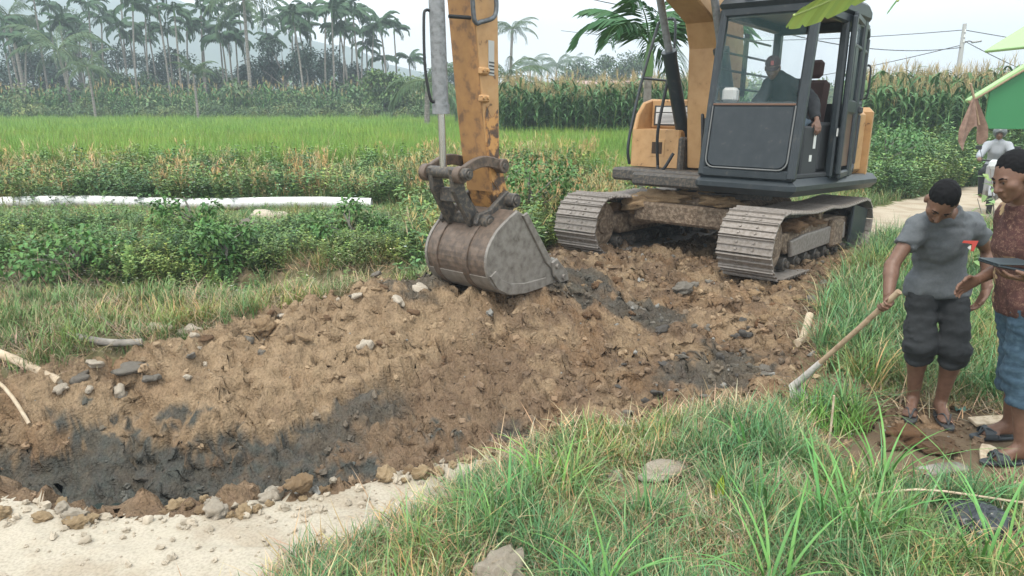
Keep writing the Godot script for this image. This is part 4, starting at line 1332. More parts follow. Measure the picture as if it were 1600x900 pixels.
# ---------------------------------------------------------------- right side: lane, pole, stall, plants
func build_right_side() -> void:
	var rough := func() -> Variant:
		var d := rng.randf_range(13.0, 27.0)
		var x := rng.randf_range(0.36, 1.3) * d
		if ground_class(x, -d) != 0 or x > 60.0: return null
		return Vector2(x, -d)
	scatter("grass", V.mid_g, M.leaf, 7500, rough, 0.6, 1.2, tint_patch, "rough grass beside the village lane", "grass")
	scatter("weeds", V.weeds, M.leaf, 650, func() -> Variant:
		var d := rng.randf_range(18.0, 26.5)
		var x := rng.randf_range(0.44, 0.66) * d
		if ground_class(x, -d) != 0: return null
		return Vector2(x, -d), 1.0, 2.4, tint_patch, "rank weeds below the corn field", "weeds")
	for a: Array in [[10.6, -21.5, 1.5, 2.2, "leafy bush right of the cab's door below the corn"], [12.4, -24.0, 1.3, 2.6, "leafy bush left of the lamp pole's foot"], [11.0, -25.0, 2.0, 2.4, "taller bush against the corn behind the cab"]]:
		make_tree("bush", a[4], Vector3(a[0], base_height(a[0], a[1]), a[1]), a[2], a[3], Color(0.09, 0.19, 0.06), 1100, 0.13, 0.1)
	# lamp pole and wires
	var px := Vector3(19.0, 0.4, -33.0)
	var pole := thing("utility_pole", "white village utility pole with a black foot and a street lamp arm", "utility pole", px)
	var st := new_st()
	tube(st, [Vector3(0, -0.4, 0), Vector3(0, 1.7, 0)], [0.13, 0.12], 14)
	part(st, "foot", plain(lin(0.04, 0.045, 0.05), 0.8), pole)
	st = new_st()
	tube(st, [Vector3(0, 1.7, 0), Vector3(0, 4.75, 0)], [0.118, 0.075], 14)
	part(st, "shaft", plain(lin(0.42, 0.42, 0.41), 0.8), pole)
	st = new_st()
	tube(st, smooth_path([Vector3(0, 3.9, 0), Vector3(0.2, 4.05, 0.05), Vector3(0.42, 4.0, 0.08)], 4), [0.02], 6)
	var la := part(st, "lamp_arm", M.greasy, pole)
	st = new_st()
	rbox(st, Transform3D(Basis(Vector3(0, 0, 1), 0.15), Vector3(0.55, 4.03, 0.08)), Vector3(0.42, 0.09, 0.16), 0.04)
	part(st, "lamp_head", plain(lin(0.35, 0.36, 0.36), 0.5), la)
	st = new_st()
	for i in 3: tube(st, [Vector3(0, 4.4 - 0.2 * i, 0.1), Vector3(0, 4.52 - 0.2 * i, 0.1)], [0.035, 0.03], 8)
	part(st, "insulator", M.white, pole)
	var top := px + Vector3(0, 4.5, 0)
	for a: Array in [[top, Vector3(3.0, 6.2, -48.0), 0.5, "power line running left from the pole behind the cab"], [top, Vector3(60.0, 5.2, -52.0), 0.9, "power line running right from the pole above the green stall"], [px + Vector3(0, 3.9, 0), Vector3(9.0, 2.8, -52.0), 0.6, "lower cable sagging left from the pole to the corn"], [px + Vector3(0, 4.1, 0), Vector3(34.0, 2.0, -42.0), 0.4, "lower cable dropping right from the pole"], [Vector3(-2.2, 7.2, -30.0), Vector3(7.2, 4.3, -24.0), 0.35, "single overhead cable crossing the sky left of the near palm"], [Vector3(7.2, 4.3, -24.0), Vector3(19.0, 4.2, -33.0), 0.4, "overhead cable running on behind the cab to the pole"]]:
		var pts := []
		for i in 17:
			var t := i / 16.0
			pts.append((a[0] as Vector3).lerp(a[1], t) - Vector3(0, a[2] * 4.0 * t * (1.0 - t), 0))
		st = new_st()
		tube(st, pts, [0.016], 5, false)
		tag(part(st, "cable", M.rubber), a[3], "cable", "overhead cables")
	# stall with green tarpaulin and a hanging cloth
	var stl := thing("stall", "green tarpaulin side of a roadside stall at the right edge", "stall", Vector3(7.85, -0.1, -11.6))
	var tg := plain(lin(0.035, 0.20, 0.075), 0.55)
	tg.cull_mode = BaseMaterial3D.CULL_DISABLED
	st = new_st()
	prism(st, Transform3D(Basis(), Vector3(0, 0, 0)), [Vector2(-0.66, 1.66), Vector2(1.6, 1.62), Vector2(1.6, 3.70), Vector2(-0.66, 2.24)], 0.02, 0.004)
	part(st, "side_sheet", tg, stl)
	st = new_st()
	bar(st, Vector3(-0.98, 2.06, 0.02), Vector3(1.7, 3.80, 0.02), 0.06, 0.12, Vector3(0, 1, 0), 0.01)
	bar(st, Vector3(0.3, 2.89, -0.95), Vector3(1.7, 3.80, -0.95), 0.05, 1.8, Vector3(0, 1, 0), 0.01)
	part(st, "roof_sheet", plain(lin(0.30, 0.48, 0.20), 0.5), stl)
	for x: float in [1.5, 0.72]:
		st = new_st()
		tube(st, [Vector3(x, -0.2, 0.08), Vector3(x, 3.2 + (x - 0.72) * 0.6 - 0.2, 0.08)], [0.035, 0.03], 8)
		part(st, "post", M.pale_wood, stl)
	st = new_st()
	tube(st, [Vector3(-1.02, 2.32, 0.1), Vector3(-0.9, 2.02, 0.1), Vector3(-0.8, 1.72, 0.1)], [0.02], 6)
	tube(st, [Vector3(-0.98, 2.05, 0.06), Vector3(0.72, 3.12, 0.06)], [0.025], 6)
	part(st, "frame_pole", M.wood, stl)
	var cl := thing("hanging_cloth", "brown cloth hung from the pole end of the green stall", "cloth", Vector3(6.87, 2.0, -11.45))
	st = new_st()
	st.set_smooth_group(1)
	var G := func(u: float, v: float) -> Vector3:
		var wdt := lerpf(0.05, 0.22, minf(1.0, v * 1.4))
		var hem := 0.62 + 0.16 * sin(u * 9.0) - 0.12 * u
		return Vector3(0.02 + (u - 0.5) * 2.0 * wdt + 0.05 * v, -v * hem, sin(u * 14.0) * 0.045 * v + sin(u * 5.0 + 1.0) * 0.03)
	for i in 22:
		for j in 12:
			quad(st, G.call(i / 22.0, (j + 1) / 12.0), G.call((i + 1) / 22.0, (j + 1) / 12.0), G.call((i + 1) / 22.0, j / 12.0), G.call(i / 22.0, j / 12.0))
	part(st, "fabric", surf(noise_tex(0.02, [[0.0, lin(0.17, 0.10, 0.075)], [1.0, lin(0.34, 0.23, 0.18)]], 4, FastNoiseLite.TYPE_SIMPLEX_SMOOTH, 256, 71), 2.0, 0.9), cl)
	# shrub behind the men
	var sb := thing("shrub", "young shrub with pale green leaves between the two standing men", "shrub", Vector3(5.05, height(5.05, -7.6), -7.6))
	st = new_st()
	var tips := []
	for k in 15:
		var az := rng.randf() * TAU
		var e := Vector3(cos(az) * rng.randf_range(0.1, 0.42), rng.randf_range(0.5, 1.3), sin(az) * rng.randf_range(0.1, 0.4))
		tube(st, [Vector3(0, -0.1, 0), e * Vector3(0.4, 0.6, 0.4), e], [0.014, 0.009, 0.004], 5, false)
		tips.append(e)
	part(st, "stems", M.bark, sb)
	var lm := []
	for k in 4:
		st = new_st()
		leaf(st, Vector3.ZERO, Vector3.RIGHT, Vector3.UP, 0.13, 0.055, vary(Color(0.20, 0.31, 0.12), 0.2), 0.4)
		lm.append(done(st))
	for k in 170:
		var e: Vector3 = tips[k % tips.size()]
		var l := inst("leaf", lm[k % 4], M.leaf, sb)
		l.transform = Transform3D(Basis.from_euler(Vector3(rng.randf_range(-0.4, 0.4), rng.randf() * TAU, rng.randf_range(-0.5, 0.6))), e * rng.randf_range(0.45, 1.0) + Vector3(rng.randf_range(-0.06, 0.06), rng.randf_range(-0.05, 0.08), rng.randf_range(-0.06, 0.06)))
	# near palm behind the boom
	var gn := Color(0.05, 0.13, 0.05)
	var nf := [frond_mesh(1.9, 1.9, 0.62, 30, gn, 0.35, 0.045), frond_mesh(2.0, 2.5, 0.6, 30, gn, 0.6, 0.045), frond_mesh(1.7, 1.4, 0.6, 28, gn, 0.45, 0.045)]
	make_palm("near areca palm with glossy fronds arching behind the boom", "", Vector3(2.5, base_height(2.5, -14.2), -14.2), 2.75, 0.085, nf, 11, 0.95, "palm", 1.0)
	# banana plant out to the right whose leaf hangs into view before the cab
	var bn := thing("banana_plant", "banana plant whose torn yellow-green leaf hangs down in front of the cab roof", "banana plant", Vector3(4.6, 0.0, -4.6))
	st = new_st()
	tube(st, [Vector3(0, -0.1, 0), Vector3(-0.05, 1.2, 0), Vector3(-0.15, 2.6, 0)], [0.13, 0.11, 0.07], 12)
	part(st, "stem", surf(noise_tex(0.015, [[0.0, lin(0.10, 0.07, 0.04)], [0.4, lin(0.20, 0.19, 0.08)], [1.0, lin(0.17, 0.26, 0.09)]], 5, FastNoiseLite.TYPE_SIMPLEX_SMOOTH, 256, 72), 1.5, 0.6), bn)
	for k in 5:
		st = new_st()
		var az := k * 2.5
		var o := Vector3(cos(az), 0, sin(az))
		tube(st, [o * 0.07 + Vector3(0, 0.2 + 0.2 * k, 0), o * 0.085 + Vector3(-0.03, 0.9 + 0.25 * k, 0), o * 0.03 + Vector3(-0.13, 1.9 + 0.14 * k, 0)], [0.06, 0.055, 0.03], 8)
		part(st, "sheath", M.wood if k % 2 == 0 else M.shaft, bn)
	for a: Array in [[[Vector3(-0.15, 2.5, 0), Vector3(-0.8, 3.1, 0.0), Vector3(-1.7, 3.08, 0.0), Vector3(-2.3, 2.76, 0.0), Vector3(-2.70, 2.55, 0.0), Vector3(-2.96, 2.44, 0.0)], 0.17, Color(0.34, 0.46, 0.13), 0.5], [[Vector3(-0.15, 2.5, 0), Vector3(-0.6, 3.2, -0.4), Vector3(-1.4, 3.1, -0.5), Vector3(-1.95, 2.80, -0.5), Vector3(-2.12, 2.58, -0.5)], 0.2, Color(0.09, 0.22, 0.06), 0.3], [[Vector3(-0.15, 2.5, 0), Vector3(0.4, 3.5, 0.3), Vector3(1.2, 3.7, 0.6), Vector3(2.0, 3.2, 0.9)], 0.28, Color(0.12, 0.25, 0.06), 0.3]]:
		var path := smooth_path(a[0], 9)
		st = new_st()
		var n: int = path.size()
		for s: float in [-1.0, 1.0]:
			for i in range(int(n * 0.2), n - 1):
				var q0: Vector3 = path[i]
				var q1: Vector3 = path[i + 1]
				var f0 := float(i) / (n - 1)
				var f1 := float(i + 1) / (n - 1)
				var w0: float = a[1] * sqrt(sin(PI * clampf((f0 - 0.18) / 0.86, 0.0, 1.0))) 
				var w1: float = a[1] * sqrt(sin(PI * clampf((f1 - 0.18) / 0.86, 0.0, 1.0)))
				if i % 4 == 3: w1 *= 0.82
				var sd := Vector3(0.42, 0.72, 0.5) * s
				var dn := Vector3.DOWN * 0.18
				st.set_color(vary(a[2], 0.12))
				st.set_smooth_group(1)
				var e0 := q0 + sd * w0 + dn * w0
				var e1 := q1 + sd * w1 + dn * w1
				if s > 0: quad(st, q0, q1, e1, e0)
				else: quad(st, e0, e1, q1, q0)
		st.set_color(Color(0.36, 0.45, 0.16))
		tube(st, path, [0.028, 0.026, 0.024, 0.022, 0.02, 0.018, 0.016, 0.014, 0.012, 0.01, 0.008], 6)
		part(st, "leaf", M.leaf, bn)

# ---------------------------------------------------------------- excavator (x = its left, z = its front)
func pin(st: SurfaceTool, x0: float, x1: float, y: float, z: float, r: float) -> void:
	lathe(st, Transform3D(Basis(Vector3(0, 1, 0), Vector3(1, 0, 0), Vector3(0, 0, -1)), Vector3(0, y, z)), [Vector2(0, x0), Vector2(r * 0.9, x0), Vector2(r, x0 + 0.008), Vector2(r, x1 - 0.008), Vector2(r * 0.9, x1), Vector2(0, x1)], 18)

func make_track(ex: Node3D, sx: float, turn: float) -> void:
	var tr := Node3D.new()
	tr.name = "track"
	ex.add_child(tr, true)
	tr.rotation.y = turn
	var xc := sx * 1.07
	var W := 0.60
	# path of the shoes in (z, y)
	var pts := []
	var R := 0.345
	var yc := 0.415
	var A := 1.40
	for k in 9:
		var a := -PI / 2 + PI * k / 8.0
		pts.append(Vector2(A + cos(a) * R, yc + sin(a) * R))
	for k in range(1, 10):
		var f := k / 10.0
		pts.append(Vector2(lerpf(A, -A, f), yc + R - 0.035 * sin(PI * f) * (0.5 + absf(sin(f * PI * 2.0)))))
	for k in 9:
		var a := PI / 2 + PI * k / 8.0
		pts.append(Vector2(-A + cos(a) * R, yc + sin(a) * R))
	pts.append(pts[0])
	var cv := Curve2D.new()
	for p: Vector2 in pts: cv.add_point(p)
	var L := cv.get_baked_length()
	var n := 46
	var st := new_st()
	# triple-grouser shoe: extruded profile, long axis x
	var pr := [Vector2(-0.083, -0.010), Vector2(0.080, -0.010), Vector2(0.086, 0.006), Vector2(0.083, 0.030), Vector2(0.074, 0.030), Vector2(0.066, 0.008), Vector2(0.012, 0.008), Vector2(0.006, 0.026), Vector2(-0.006, 0.026), Vector2(-0.012, 0.008), Vector2(-0.066, 0.008), Vector2(-0.072, 0.026), Vector2(-0.080, 0.026), Vector2(-0.083, 0.006)]
	prism(st, side_t(0.0), pr, W, 0.003)
	for bxp: float in [-0.09, 0.09]:
		for bz: float in [-0.04, 0.035]:
			lathe(st, Transform3D(Basis(), Vector3(bxp, 0.008, bz)), [Vector2(0.016, 0), Vector2(0.014, 0.014), Vector2(0, 0.014)], 6)
	var shoe := done(st)
	var chain := new_st()
	for i in n:
		var o := (i + 0.3) / n * L
		var p := cv.sample_baked(o)
		var q := cv.sample_baked(fmod(o + 0.02, L)) - cv.sample_baked(fmod(o - 0.02 + L, L))
		q = q.normalized()
		var out := Vector2(q.y, -q.x)
		if out.dot(p - Vector2(clampf(p.x, -A, A), yc)) < 0.0: out = -out
		var fz := Vector3(0, q.y, q.x)
		var fy := Vector3(0, out.y, out.x)
		var b := Basis(fy.cross(fz), fy, fz)
		var s := inst("track_shoe", shoe, M.shoe, tr)
		s.transform = Transform3D(b, Vector3(xc, p.y, p.x))
		for lx: float in [-0.075, 0.075]:
			rbox(chain, Transform3D(b, Vector3(xc + lx, p.y, p.x) - fy * 0.045), Vector3(0.035, 0.065, 0.165), 0.012)
	tag(part(chain, "track_chain", M.greasy, tr), "", "", "", "stuff")
	# side frame
	st = new_st()
	prism(st, side_t(xc), [Vector2(-1.2, 0.30), Vector2(0.95, 0.27), Vector2(1.1, 0.36), Vector2(1.08, 0.5), Vector2(0.6, 0.56), Vector2(-0.6, 0.58), Vector2(-1.15, 0.55)], 0.30, 0.02)
	part(st, "side_frame", M.mud_steel, tr)
	st = new_st()
	prism(st, side_t(xc + sx * 0.17), [Vector2(-0.95, 0.29), Vector2(0.9, 0.24), Vector2(0.96, 0.42), Vector2(0.55, 0.46), Vector2(-0.9, 0.50)], 0.05, 0.012)
	part(st, "side_plate", M.shoe, tr)
	st = new_st()
	pin(st, xc - 0.16, xc + 0.16, yc, A, 0.285)
	pin(st, xc - 0.2, xc + 0.2, yc, A, 0.10)
	part(st, "idler_wheel", M.mud_steel, tr)
	st = new_st()
	pin(st, xc - 0.10, xc + 0.10, yc, -A, 0.27)
	pin(st, xc - 0.22, xc + 0.24, yc, -A, 0.17)
	for k in 19:
		var a := TAU * k / 19.0
		rbox(st, Transform3D(Basis(Vector3(1, 0, 0), -a), Vector3(xc, yc + cos(a) * 0.28, -A - sin(a) * 0.28)), Vector3(0.06, 0.06, 0.04), 0.01)
	part(st, "drive_sprocket", M.greasy, tr)
	for k in 7:
		st = new_st()
		pin(st, xc - 0.17, xc + 0.17, 0.17, lerpf(-0.98, 1.0, k / 6.0), 0.075)
		pin(st, xc - 0.19, xc + 0.205, 0.17, lerpf(-0.98, 1.0, k / 6.0), 0.04)
		part(st, "track_roller", M.greasy, tr)
	st = new_st()
	pin(st, xc - 0.14, xc + 0.19, 0.655, 0.05, 0.06)
	part(st, "carrier_roller", M.mud_steel, tr)
	st = new_st()   # packed mud lumps on the frame
	st.append_from(V.big["a"], 0, Transform3D(Basis().scaled(Vector3(0.16, 0.10, 0.24)), Vector3(xc + sx * 0.1, 0.56, 0.75)))
	st.append_from(V.big["c"], 0, Transform3D(Basis().scaled(Vector3(0.15, 0.08, 0.3)), Vector3(xc + sx * 0.08, 0.57, 0.1)))
	inst("mud", st.commit(), M.clod_brown, tr)
	if sx > 0.0:
		st = new_st()
		prism(st, side_t(xc + 0.225), [Vector2(-1.0, 0.18), Vector2(-1.62, 0.30), Vector2(-1.66, 0.62), Vector2(-1.05, 0.72)], 0.04, 0.01)
		part(st, "sprocket_guard", M.black_paint, tr)
		st = new_st()
		bx(st, xc + 0.14, xc + 0.23, 0.22, 0.56, -0.75, -0.35, 0.03)
		part(st, "track_guide_guard", M.mud_steel, tr)

func build_excavator() -> void:
	var ex := thing("excavator", "yellow and black tracked excavator with its bucket resting on the spoil bank", "excavator", Vector3(2.70, 0.01, -9.56))
	ex.rotation_degrees = Vector3(-2.5, -41, 0)
	make_track(ex, 1.0, 0.01)
	make_track(ex, -1.0, 0.01)
	var st := new_st()
	# undercarriage: car body with four legs and the swing bearing
	bx(st, -0.62, 0.62, 0.42, 0.78, -0.75, 0.75, 0.05)
	for sx: float in [-1.0, 1.0]:
		for sz: float in [-1.0, 1.0]:
			bar(st, Vector3(sx * 0.4, 0.60, sz * 0.45), Vector3(sx * 0.95, 0.46, sz * 0.72), 0.30, 0.26, Vector3(0, 0, 1), 0.04)
	part(st, "car_body", M.mud_steel, ex)
	st = new_st()
	bx(st, -0.75, 0.75, 0.45, 0.70, 0.74, 0.95, 0.03)
	part(st, "cross_beam", M.mud_steel, ex)
	st = new_st()
	for a: Array in [[-0.45, 0.74, 0.7, 0.34, 0.13, 0.24, "b"], [-0.2, 0.78, 0.5, 0.4, 0.10, 0.22, "a"], [0.35, 0.76, 0.75, 0.3, 0.08, 0.2, "c"], [-0.78, 0.66, 0.75, 0.22, 0.16, 0.3, "a"]]:
		st.append_from(V.big[a[6]], 0, Transform3D(Basis().scaled(Vector3(a[3], a[4], a[5])), Vector3(a[0], a[1], a[2])))
	inst("mud", st.commit(), M.clod_tan, ex)
	st = new_st()
	lathe(st, Transform3D(Basis(), Vector3(0, 0.76, 0)), [Vector2(0.0, 0), Vector2(0.6, 0), Vector2(0.6, 0.08), Vector2(0.54, 0.09), Vector2(0.54, 0.2), Vector2(0, 0.2)], 40)
	part(st, "swing_bearing", M.greasy, ex)
	# upper frame
	st = new_st()
	bx(st, -1.22, 0.5, 0.93, 1.09, -1.9, 0.78, 0.03)
	bx(st, -0.75, 0.2, 0.90, 1.06, 0.5, 1.05, 0.03)
	part(st, "deck_frame", M.greasy, ex)
	st = new_st()
	rbox(st, Transform3D(Basis(), Vector3(0.78, 1.005, -0.25)), Vector3(1.15, 0.19, 3.04), 0.07)
	part(st, "cab_skirt", M.black_paint, ex)
	# counterweight and engine cover
	st = new_st()
	var cw := []
	for k in 15:
		var a := PI * k / 14.0
		cw.append(Vector2(cos(a) * 1.3, -1.35 - sin(a) * 0.75))
	prism(st, Transform3D(Basis(Vector3(1, 0, 0), Vector3(0, 0, 1), Vector3(0, -1, 0)), Vector3(0, 1.48, 0)), cw, 0.92, 0.06)
	part(st, "counterweight", M.yellow, ex)
	st = new_st()
	bx(st, -1.2, 1.24, 1.1, 1.9, -1.34, -0.72, 0.06)
	bx(st, -1.2, -0.45, 1.1, 1.75, -0.72, -0.1, 0.05)
	part(st, "engine_cover", M.yellow, ex)
	build_cab(ex)
	build_boom(ex)
	# step box on the right with its recess, panel and rail
	st = new_st()
	prism(st, side_t(-0.85), [Vector2(0.36, 1.10), Vector2(0.36, 1.58), Vector2(0.28, 1.585), Vector2(-0.05, 1.60), Vector2(-0.05, 1.10)], 0.72, 0.02)
	part(st, "step_box", M.yellow, ex)
	st = new_st()
	prism(st, side_t(-1.19), [Vector2(0.34, 1.56), Vector2(0.27, 1.78), Vector2(0.13, 1.93), Vector2(-0.1, 1.99), Vector2(-0.6, 2.0), Vector2(-0.6, 1.56)], 0.06, 0.015)
	part(st, "side_panel", M.yellow, ex)
	st = new_st()
	bx(st, -1.155, -0.5, 1.60, 1.98, -0.5, -0.02, 0.02)
	part(st, "tank_box", M.yellow, ex)
	st = new_st()
	bx(st, -1.10, -0.55, 1.64, 1.90, -0.02, -0.004, 0.003)
	var sg := part(st, "notice_panel", plain(lin(0.05, 0.05, 0.05), 0.5), ex)
	st = new_st()
	bx(st, -1.07, -0.58, 1.66, 1.80, -0.003, 0.004, 0.001)
	bx(st, -1.07, -0.58, 1.815, 1.88, -0.003, 0.004, 0.001)
	part(st, "white_label", plain(lin(0.62, 0.64, 0.64), 0.4), sg)
	st = new_st()
	for k in 7: bx(st, -1.04, -0.80 + 0.08 * (k % 3), 1.672 + 0.017 * k, 1.679 + 0.017 * k, 0.0042, 0.0062, 0.0005)
	part(st, "label_text", plain(lin(0.15, 0.15, 0.16), 0.5), sg)
	st = new_st()   # square step hole with a dark inside
	bx(st, -0.92, -0.70, 1.24, 1.46, 0.355, 0.366, 0.003)
	part(st, "step_frame", M.yellow, ex)
	st = new_st()
	bx(st, -0.885, -0.735, 1.275, 1.425, 0.3, 0.371, 0.002)
	part(st, "step_recess", plain(lin(0.05, 0.03, 0.018), 0.9), ex)
	st = new_st()
	tube(st, smooth_path([Vector3(-1.24, 1.12, 0.32), Vector3(-1.25, 1.4, 0.36), Vector3(-1.25, 2.1, 0.16), Vector3(-1.22, 2.8, -0.08), Vector3(-1.18, 3.0, -0.14), Vector3(-1.02, 3.02, -0.14)], 6), [0.02], 8)
	tube(st, smooth_path([Vector3(-1.02, 3.02, -0.14), Vector3(-0.95, 2.95, -0.14), Vector3(-0.92, 2.4, -0.1), Vector3(-0.9, 2.1, -0.1)], 6), [0.018], 8)
	tube(st, [Vector3(-1.245, 2.25, 0.11), Vector3(-0.91, 2.22, -0.1)], [0.016], 8)
	part(st, "handrail", M.black_paint, ex)
	st = new_st()
	bx(st, -1.24, -0.5, 0.95, 1.08, 0.25, 0.44, 0.03)
	part(st, "front_apron", M.greasy, ex)

func build_cab(ex: Node3D) -> void:
	var cab := Node3D.new()
	cab.name = "cab"
	ex.add_child(cab, true)
	# outline of the cab side in (z, y); the windscreen leans back
	var x0 := 0.25
	var x1 := 1.34
	var F := func(y: float) -> float: return 1.27 - maxf(0.0, y - 1.1) * 0.135
	var st := new_st()
	var fw := 0.085
	# front pillars
	for x: float in [x0 + 0.04, x1 - 0.045]:
		bar(st, Vector3(x, 1.08, F.call(1.08) - 0.05), Vector3(x, 2.90, F.call(2.90) - 0.05), 0.085 if x < 1.0 else 0.10, 0.10, Vector3.RIGHT, 0.025)
	# rear pillars
	for x: float in [x0 + 0.04, x1 - 0.045]:
		bx(st, x - 0.045, x + 0.045, 1.09, 2.90, -0.62, -0.5, 0.02)
	bx(st, x1 - 0.09, x1 - 0.003, 1.09, 2.9, 0.0, 0.09, 0.02)          # door post
	bx(st, x0 + 0.003, x1 - 0.003, 2.80, 2.90, 0.90, 1.03, 0.02)       # header
	bx(st, x0 + 0.003, x1 - 0.003, 1.08, 1.19, 1.155, 1.255, 0.02)     # lower front rail
	bx(st, x0 + 0.01, x1 - 0.01, 2.78, 2.9, -0.61, -0.51, 0.02)
	bx(st, x1 - 0.085, x1 - 0.004, 2.79, 2.9, -0.5, 0.9, 0.02)
	bx(st, x0 + 0.004, x0 + 0.08, 2.79, 2.9, -0.5, 0.9, 0.02)
	part(st, "frame", M.black_paint, cab)
	st = new_st()   # roof, rounded
	prism(st, side_t((x0 + x1) * 0.5), [Vector2(-0.66, 2.89), Vector2(1.02, 2.89), Vector2(1.05, 2.94), Vector2(0.95, 3.02), Vector2(0.6, 3.07), Vector2(-0.5, 3.07), Vector2(-0.66, 3.0)], x1 - x0 + 0.04, 0.03)
	part(st, "roof", M.black_paint, cab)
	for x: float in [0.55, 1.06]:
		st = new_st()
		rbox(st, Transform3D(Basis(Vector3(1, 0, 0), 0.3), Vector3(x, 3.03, 0.99)), Vector3(0.11, 0.07, 0.06), 0.02)
		part(st, "roof_lamp", M.cabin, cab)
	# lower front panel, proud, with rounded lower corners
	st = new_st()
	var pn := []
	for a: Array in [[0.34, 1.86], [0.34, 1.32]]: pn.append(Vector2(a[0], a[1]))
	for k in 6:
		var a := PI + PI * 0.5 * k / 5.0
		pn.append(Vector2(0.44 + cos(a) * 0.10, 1.30 + sin(a) * 0.10))
	for k in 6:
		var a := -PI * 0.5 + PI * 0.5 * k / 5.0
		pn.append(Vector2(1.14 + cos(a) * 0.10, 1.30 + sin(a) * 0.10))
	pn.append(Vector2(1.24, 1.86))
	var tilt := Transform3D(Basis(Vector3(1, 0, 0), -0.134), Vector3(0, 1.1, 1.255))
	var pl := []
	for p: Vector2 in pn: pl.append(Vector2(p.x, p.y - 1.1))
	prism(st, tilt * Transform3D(Basis(), Vector3(0, 0, -0.012)), pl, 0.05, 0.01)
	part(st, "front_panel", M.black_paint, cab)
	st = new_st()
	bx(st, 0.30, 1.27, 1.10, 1.90, 1.05, 1.13, 0.02)
	part(st, "front_backing", M.cabin, cab)
	# trim round the panel
	st = new_st()
	var tp := []
	for p: Vector2 in pl: tp.append(tilt * Vector3(p.x + signf(p.x - 0.79) * 0.012, p.y - (0.012 if p.y < 0.5 else 0.0), 0.012))
	tube(st, tp, [0.009], 6)
	part(st, "panel_seal", plain(lin(0.14, 0.145, 0.145), 0.6), cab)
	st = new_st()   # windscreen pane
	prism(st, tilt, [Vector2(0.33, 0.79), Vector2(1.24, 0.79), Vector2(1.23, 1.72), Vector2(0.36, 1.72)], 0.006, 0.001)
	part(st, "windscreen", M.glass, cab)
	st = new_st()
	bar(st, tilt * Vector3(0.33, 0.775, 0.012), tilt * Vector3(1.25, 0.775, 0.012), 0.02, 0.02, Vector3.UP, 0.004)
	part(st, "windscreen_sill", plain(lin(0.16, 0.09, 0.06), 0.7), cab)
	# right wall with its window grille, rear wall with a window
	st = new_st()
	bx(st, x0 + 0.005, x0 + 0.06, 1.09, 1.92, -0.5, 1.1, 0.01)
	bx(st, x0 + 0.06, x1 - 0.09, 1.09, 1.95, -0.61, -0.54, 0.01)
	part(st, "lower_wall", M.cabin, cab)
	for k in 4:
		st = new_st()
		tube(st, [Vector3(x0 - 0.01, 2.08 + 0.19 * k, -0.45), Vector3(x0 - 0.01, 2.08 + 0.19 * k, 0.98)], [0.014], 6)
		part(st, "guard_bar", M.cabin, cab)
	st = new_st()
	bx(st, x0 - 0.03, x0 + 0.0, 2.0, 2.72, 0.2, 0.29, 0.006)
	part(st, "guard_post", M.cabin, cab)
	st = new_st()
	bx(st, x0 + 0.03, x0 + 0.036, 1.93, 2.79, -0.48, 0.95, 0.001)
	part(st, "window_pane", M.glass, cab)
	st = new_st()
	bx(st, x0 + 0.1, x1 - 0.1, 1.96, 2.77, -0.575, -0.57, 0.001)
	part(st, "window_pane", M.glass, cab)
	# floor, console, seat
	st = new_st()
	bx(st, x0 + 0.05, x1 - 0.06, 1.10, 1.15, -0.52, 1.1, 0.01)
	bx(st, x0 + 0.08, x0 + 0.30, 1.15, 1.85, -0.35, 0.75, 0.04)
	bx(st, x1 - 0.30, x1 - 0.14, 1.15, 1.72, -0.35, 0.22, 0.04)
	part(st, "console", M.cabin, cab)
	st = new_st()
	bx(st, 0.58, 1.04, 1.42, 1.55, -0.30, 0.22, 0.05)
	bx(st, 0.66, 0.96, 1.15, 1.42, -0.25, 0.15, 0.03)
	bar(st, Vector3(0.81, 1.5, -0.28), Vector3(0.81, 2.22, -0.42), 0.46, 0.12, Vector3.RIGHT, 0.05)
	bar(st, Vector3(0.81, 2.24, -0.42), Vector3(0.81, 2.46, -0.45), 0.26, 0.09, Vector3.RIGHT, 0.04)
	part(st, "seat", plain(lin(0.10, 0.06, 0.055), 0.8), cab)
	st = new_st()
	rbox(st, Transform3D(Basis(), Vector3(0.42, 1.98, 0.95)), Vector3(0.17, 0.16, 0.12), 0.03)
	part(st, "monitor", plain(lin(0.50, 0.50, 0.49), 0.6), cab)
	for x: float in [0.62, 1.0]:
		st = new_st()
		tube(st, [Vector3(x, 1.15, 0.75), Vector3(x, 1.62, 0.62)], [0.012], 6)
		rbox(st, Transform3D(Basis(), Vector3(x, 1.66, 0.61)), Vector3(0.04, 0.1, 0.04), 0.015)
		part(st, "control_lever", M.rubber, cab)
	# stickers inside the door opening
	for a: Array in [[1.262, 1.42, 0.50, 0.05, 0.15], [1.262, 1.28, 0.58, 0.05, 0.07], [1.345, 1.56, 0.045, 0.035, 0.09]]:
		st = new_st()
		bx(st, a[0] - 0.003, a[0] + 0.002, a[1], a[1] + a[4], a[2], a[2] + a[3] * 1.4, 0.0005)
		part(st, "sticker", M.white, cab)
	st = new_st()
	bx(st, 1.20, 1.258, 1.12, 1.66, 0.38, 0.86, 0.02)
	part(st, "door_well", M.cabin, cab)
	# the door stands folded back along the side
	var door := Node3D.new()
	door.name = "door"
	cab.add_child(door, true)
	door.position = Vector3(x1 + 0.04, 1.12, 0.02)
	door.rotation_degrees = Vector3(0, 8, 0)
	st = new_st()
	var dr := []
	for a: Array in [[0.0, 0.0], [-0.86, 0.02], [-0.95, 0.10], [-0.97, 0.72], [-0.93, 0.80], [-0.97, 0.88], [-0.97, 1.62], [-0.88, 1.72], [0.0, 1.76]]: dr.append(Vector2(a[0], a[1]))
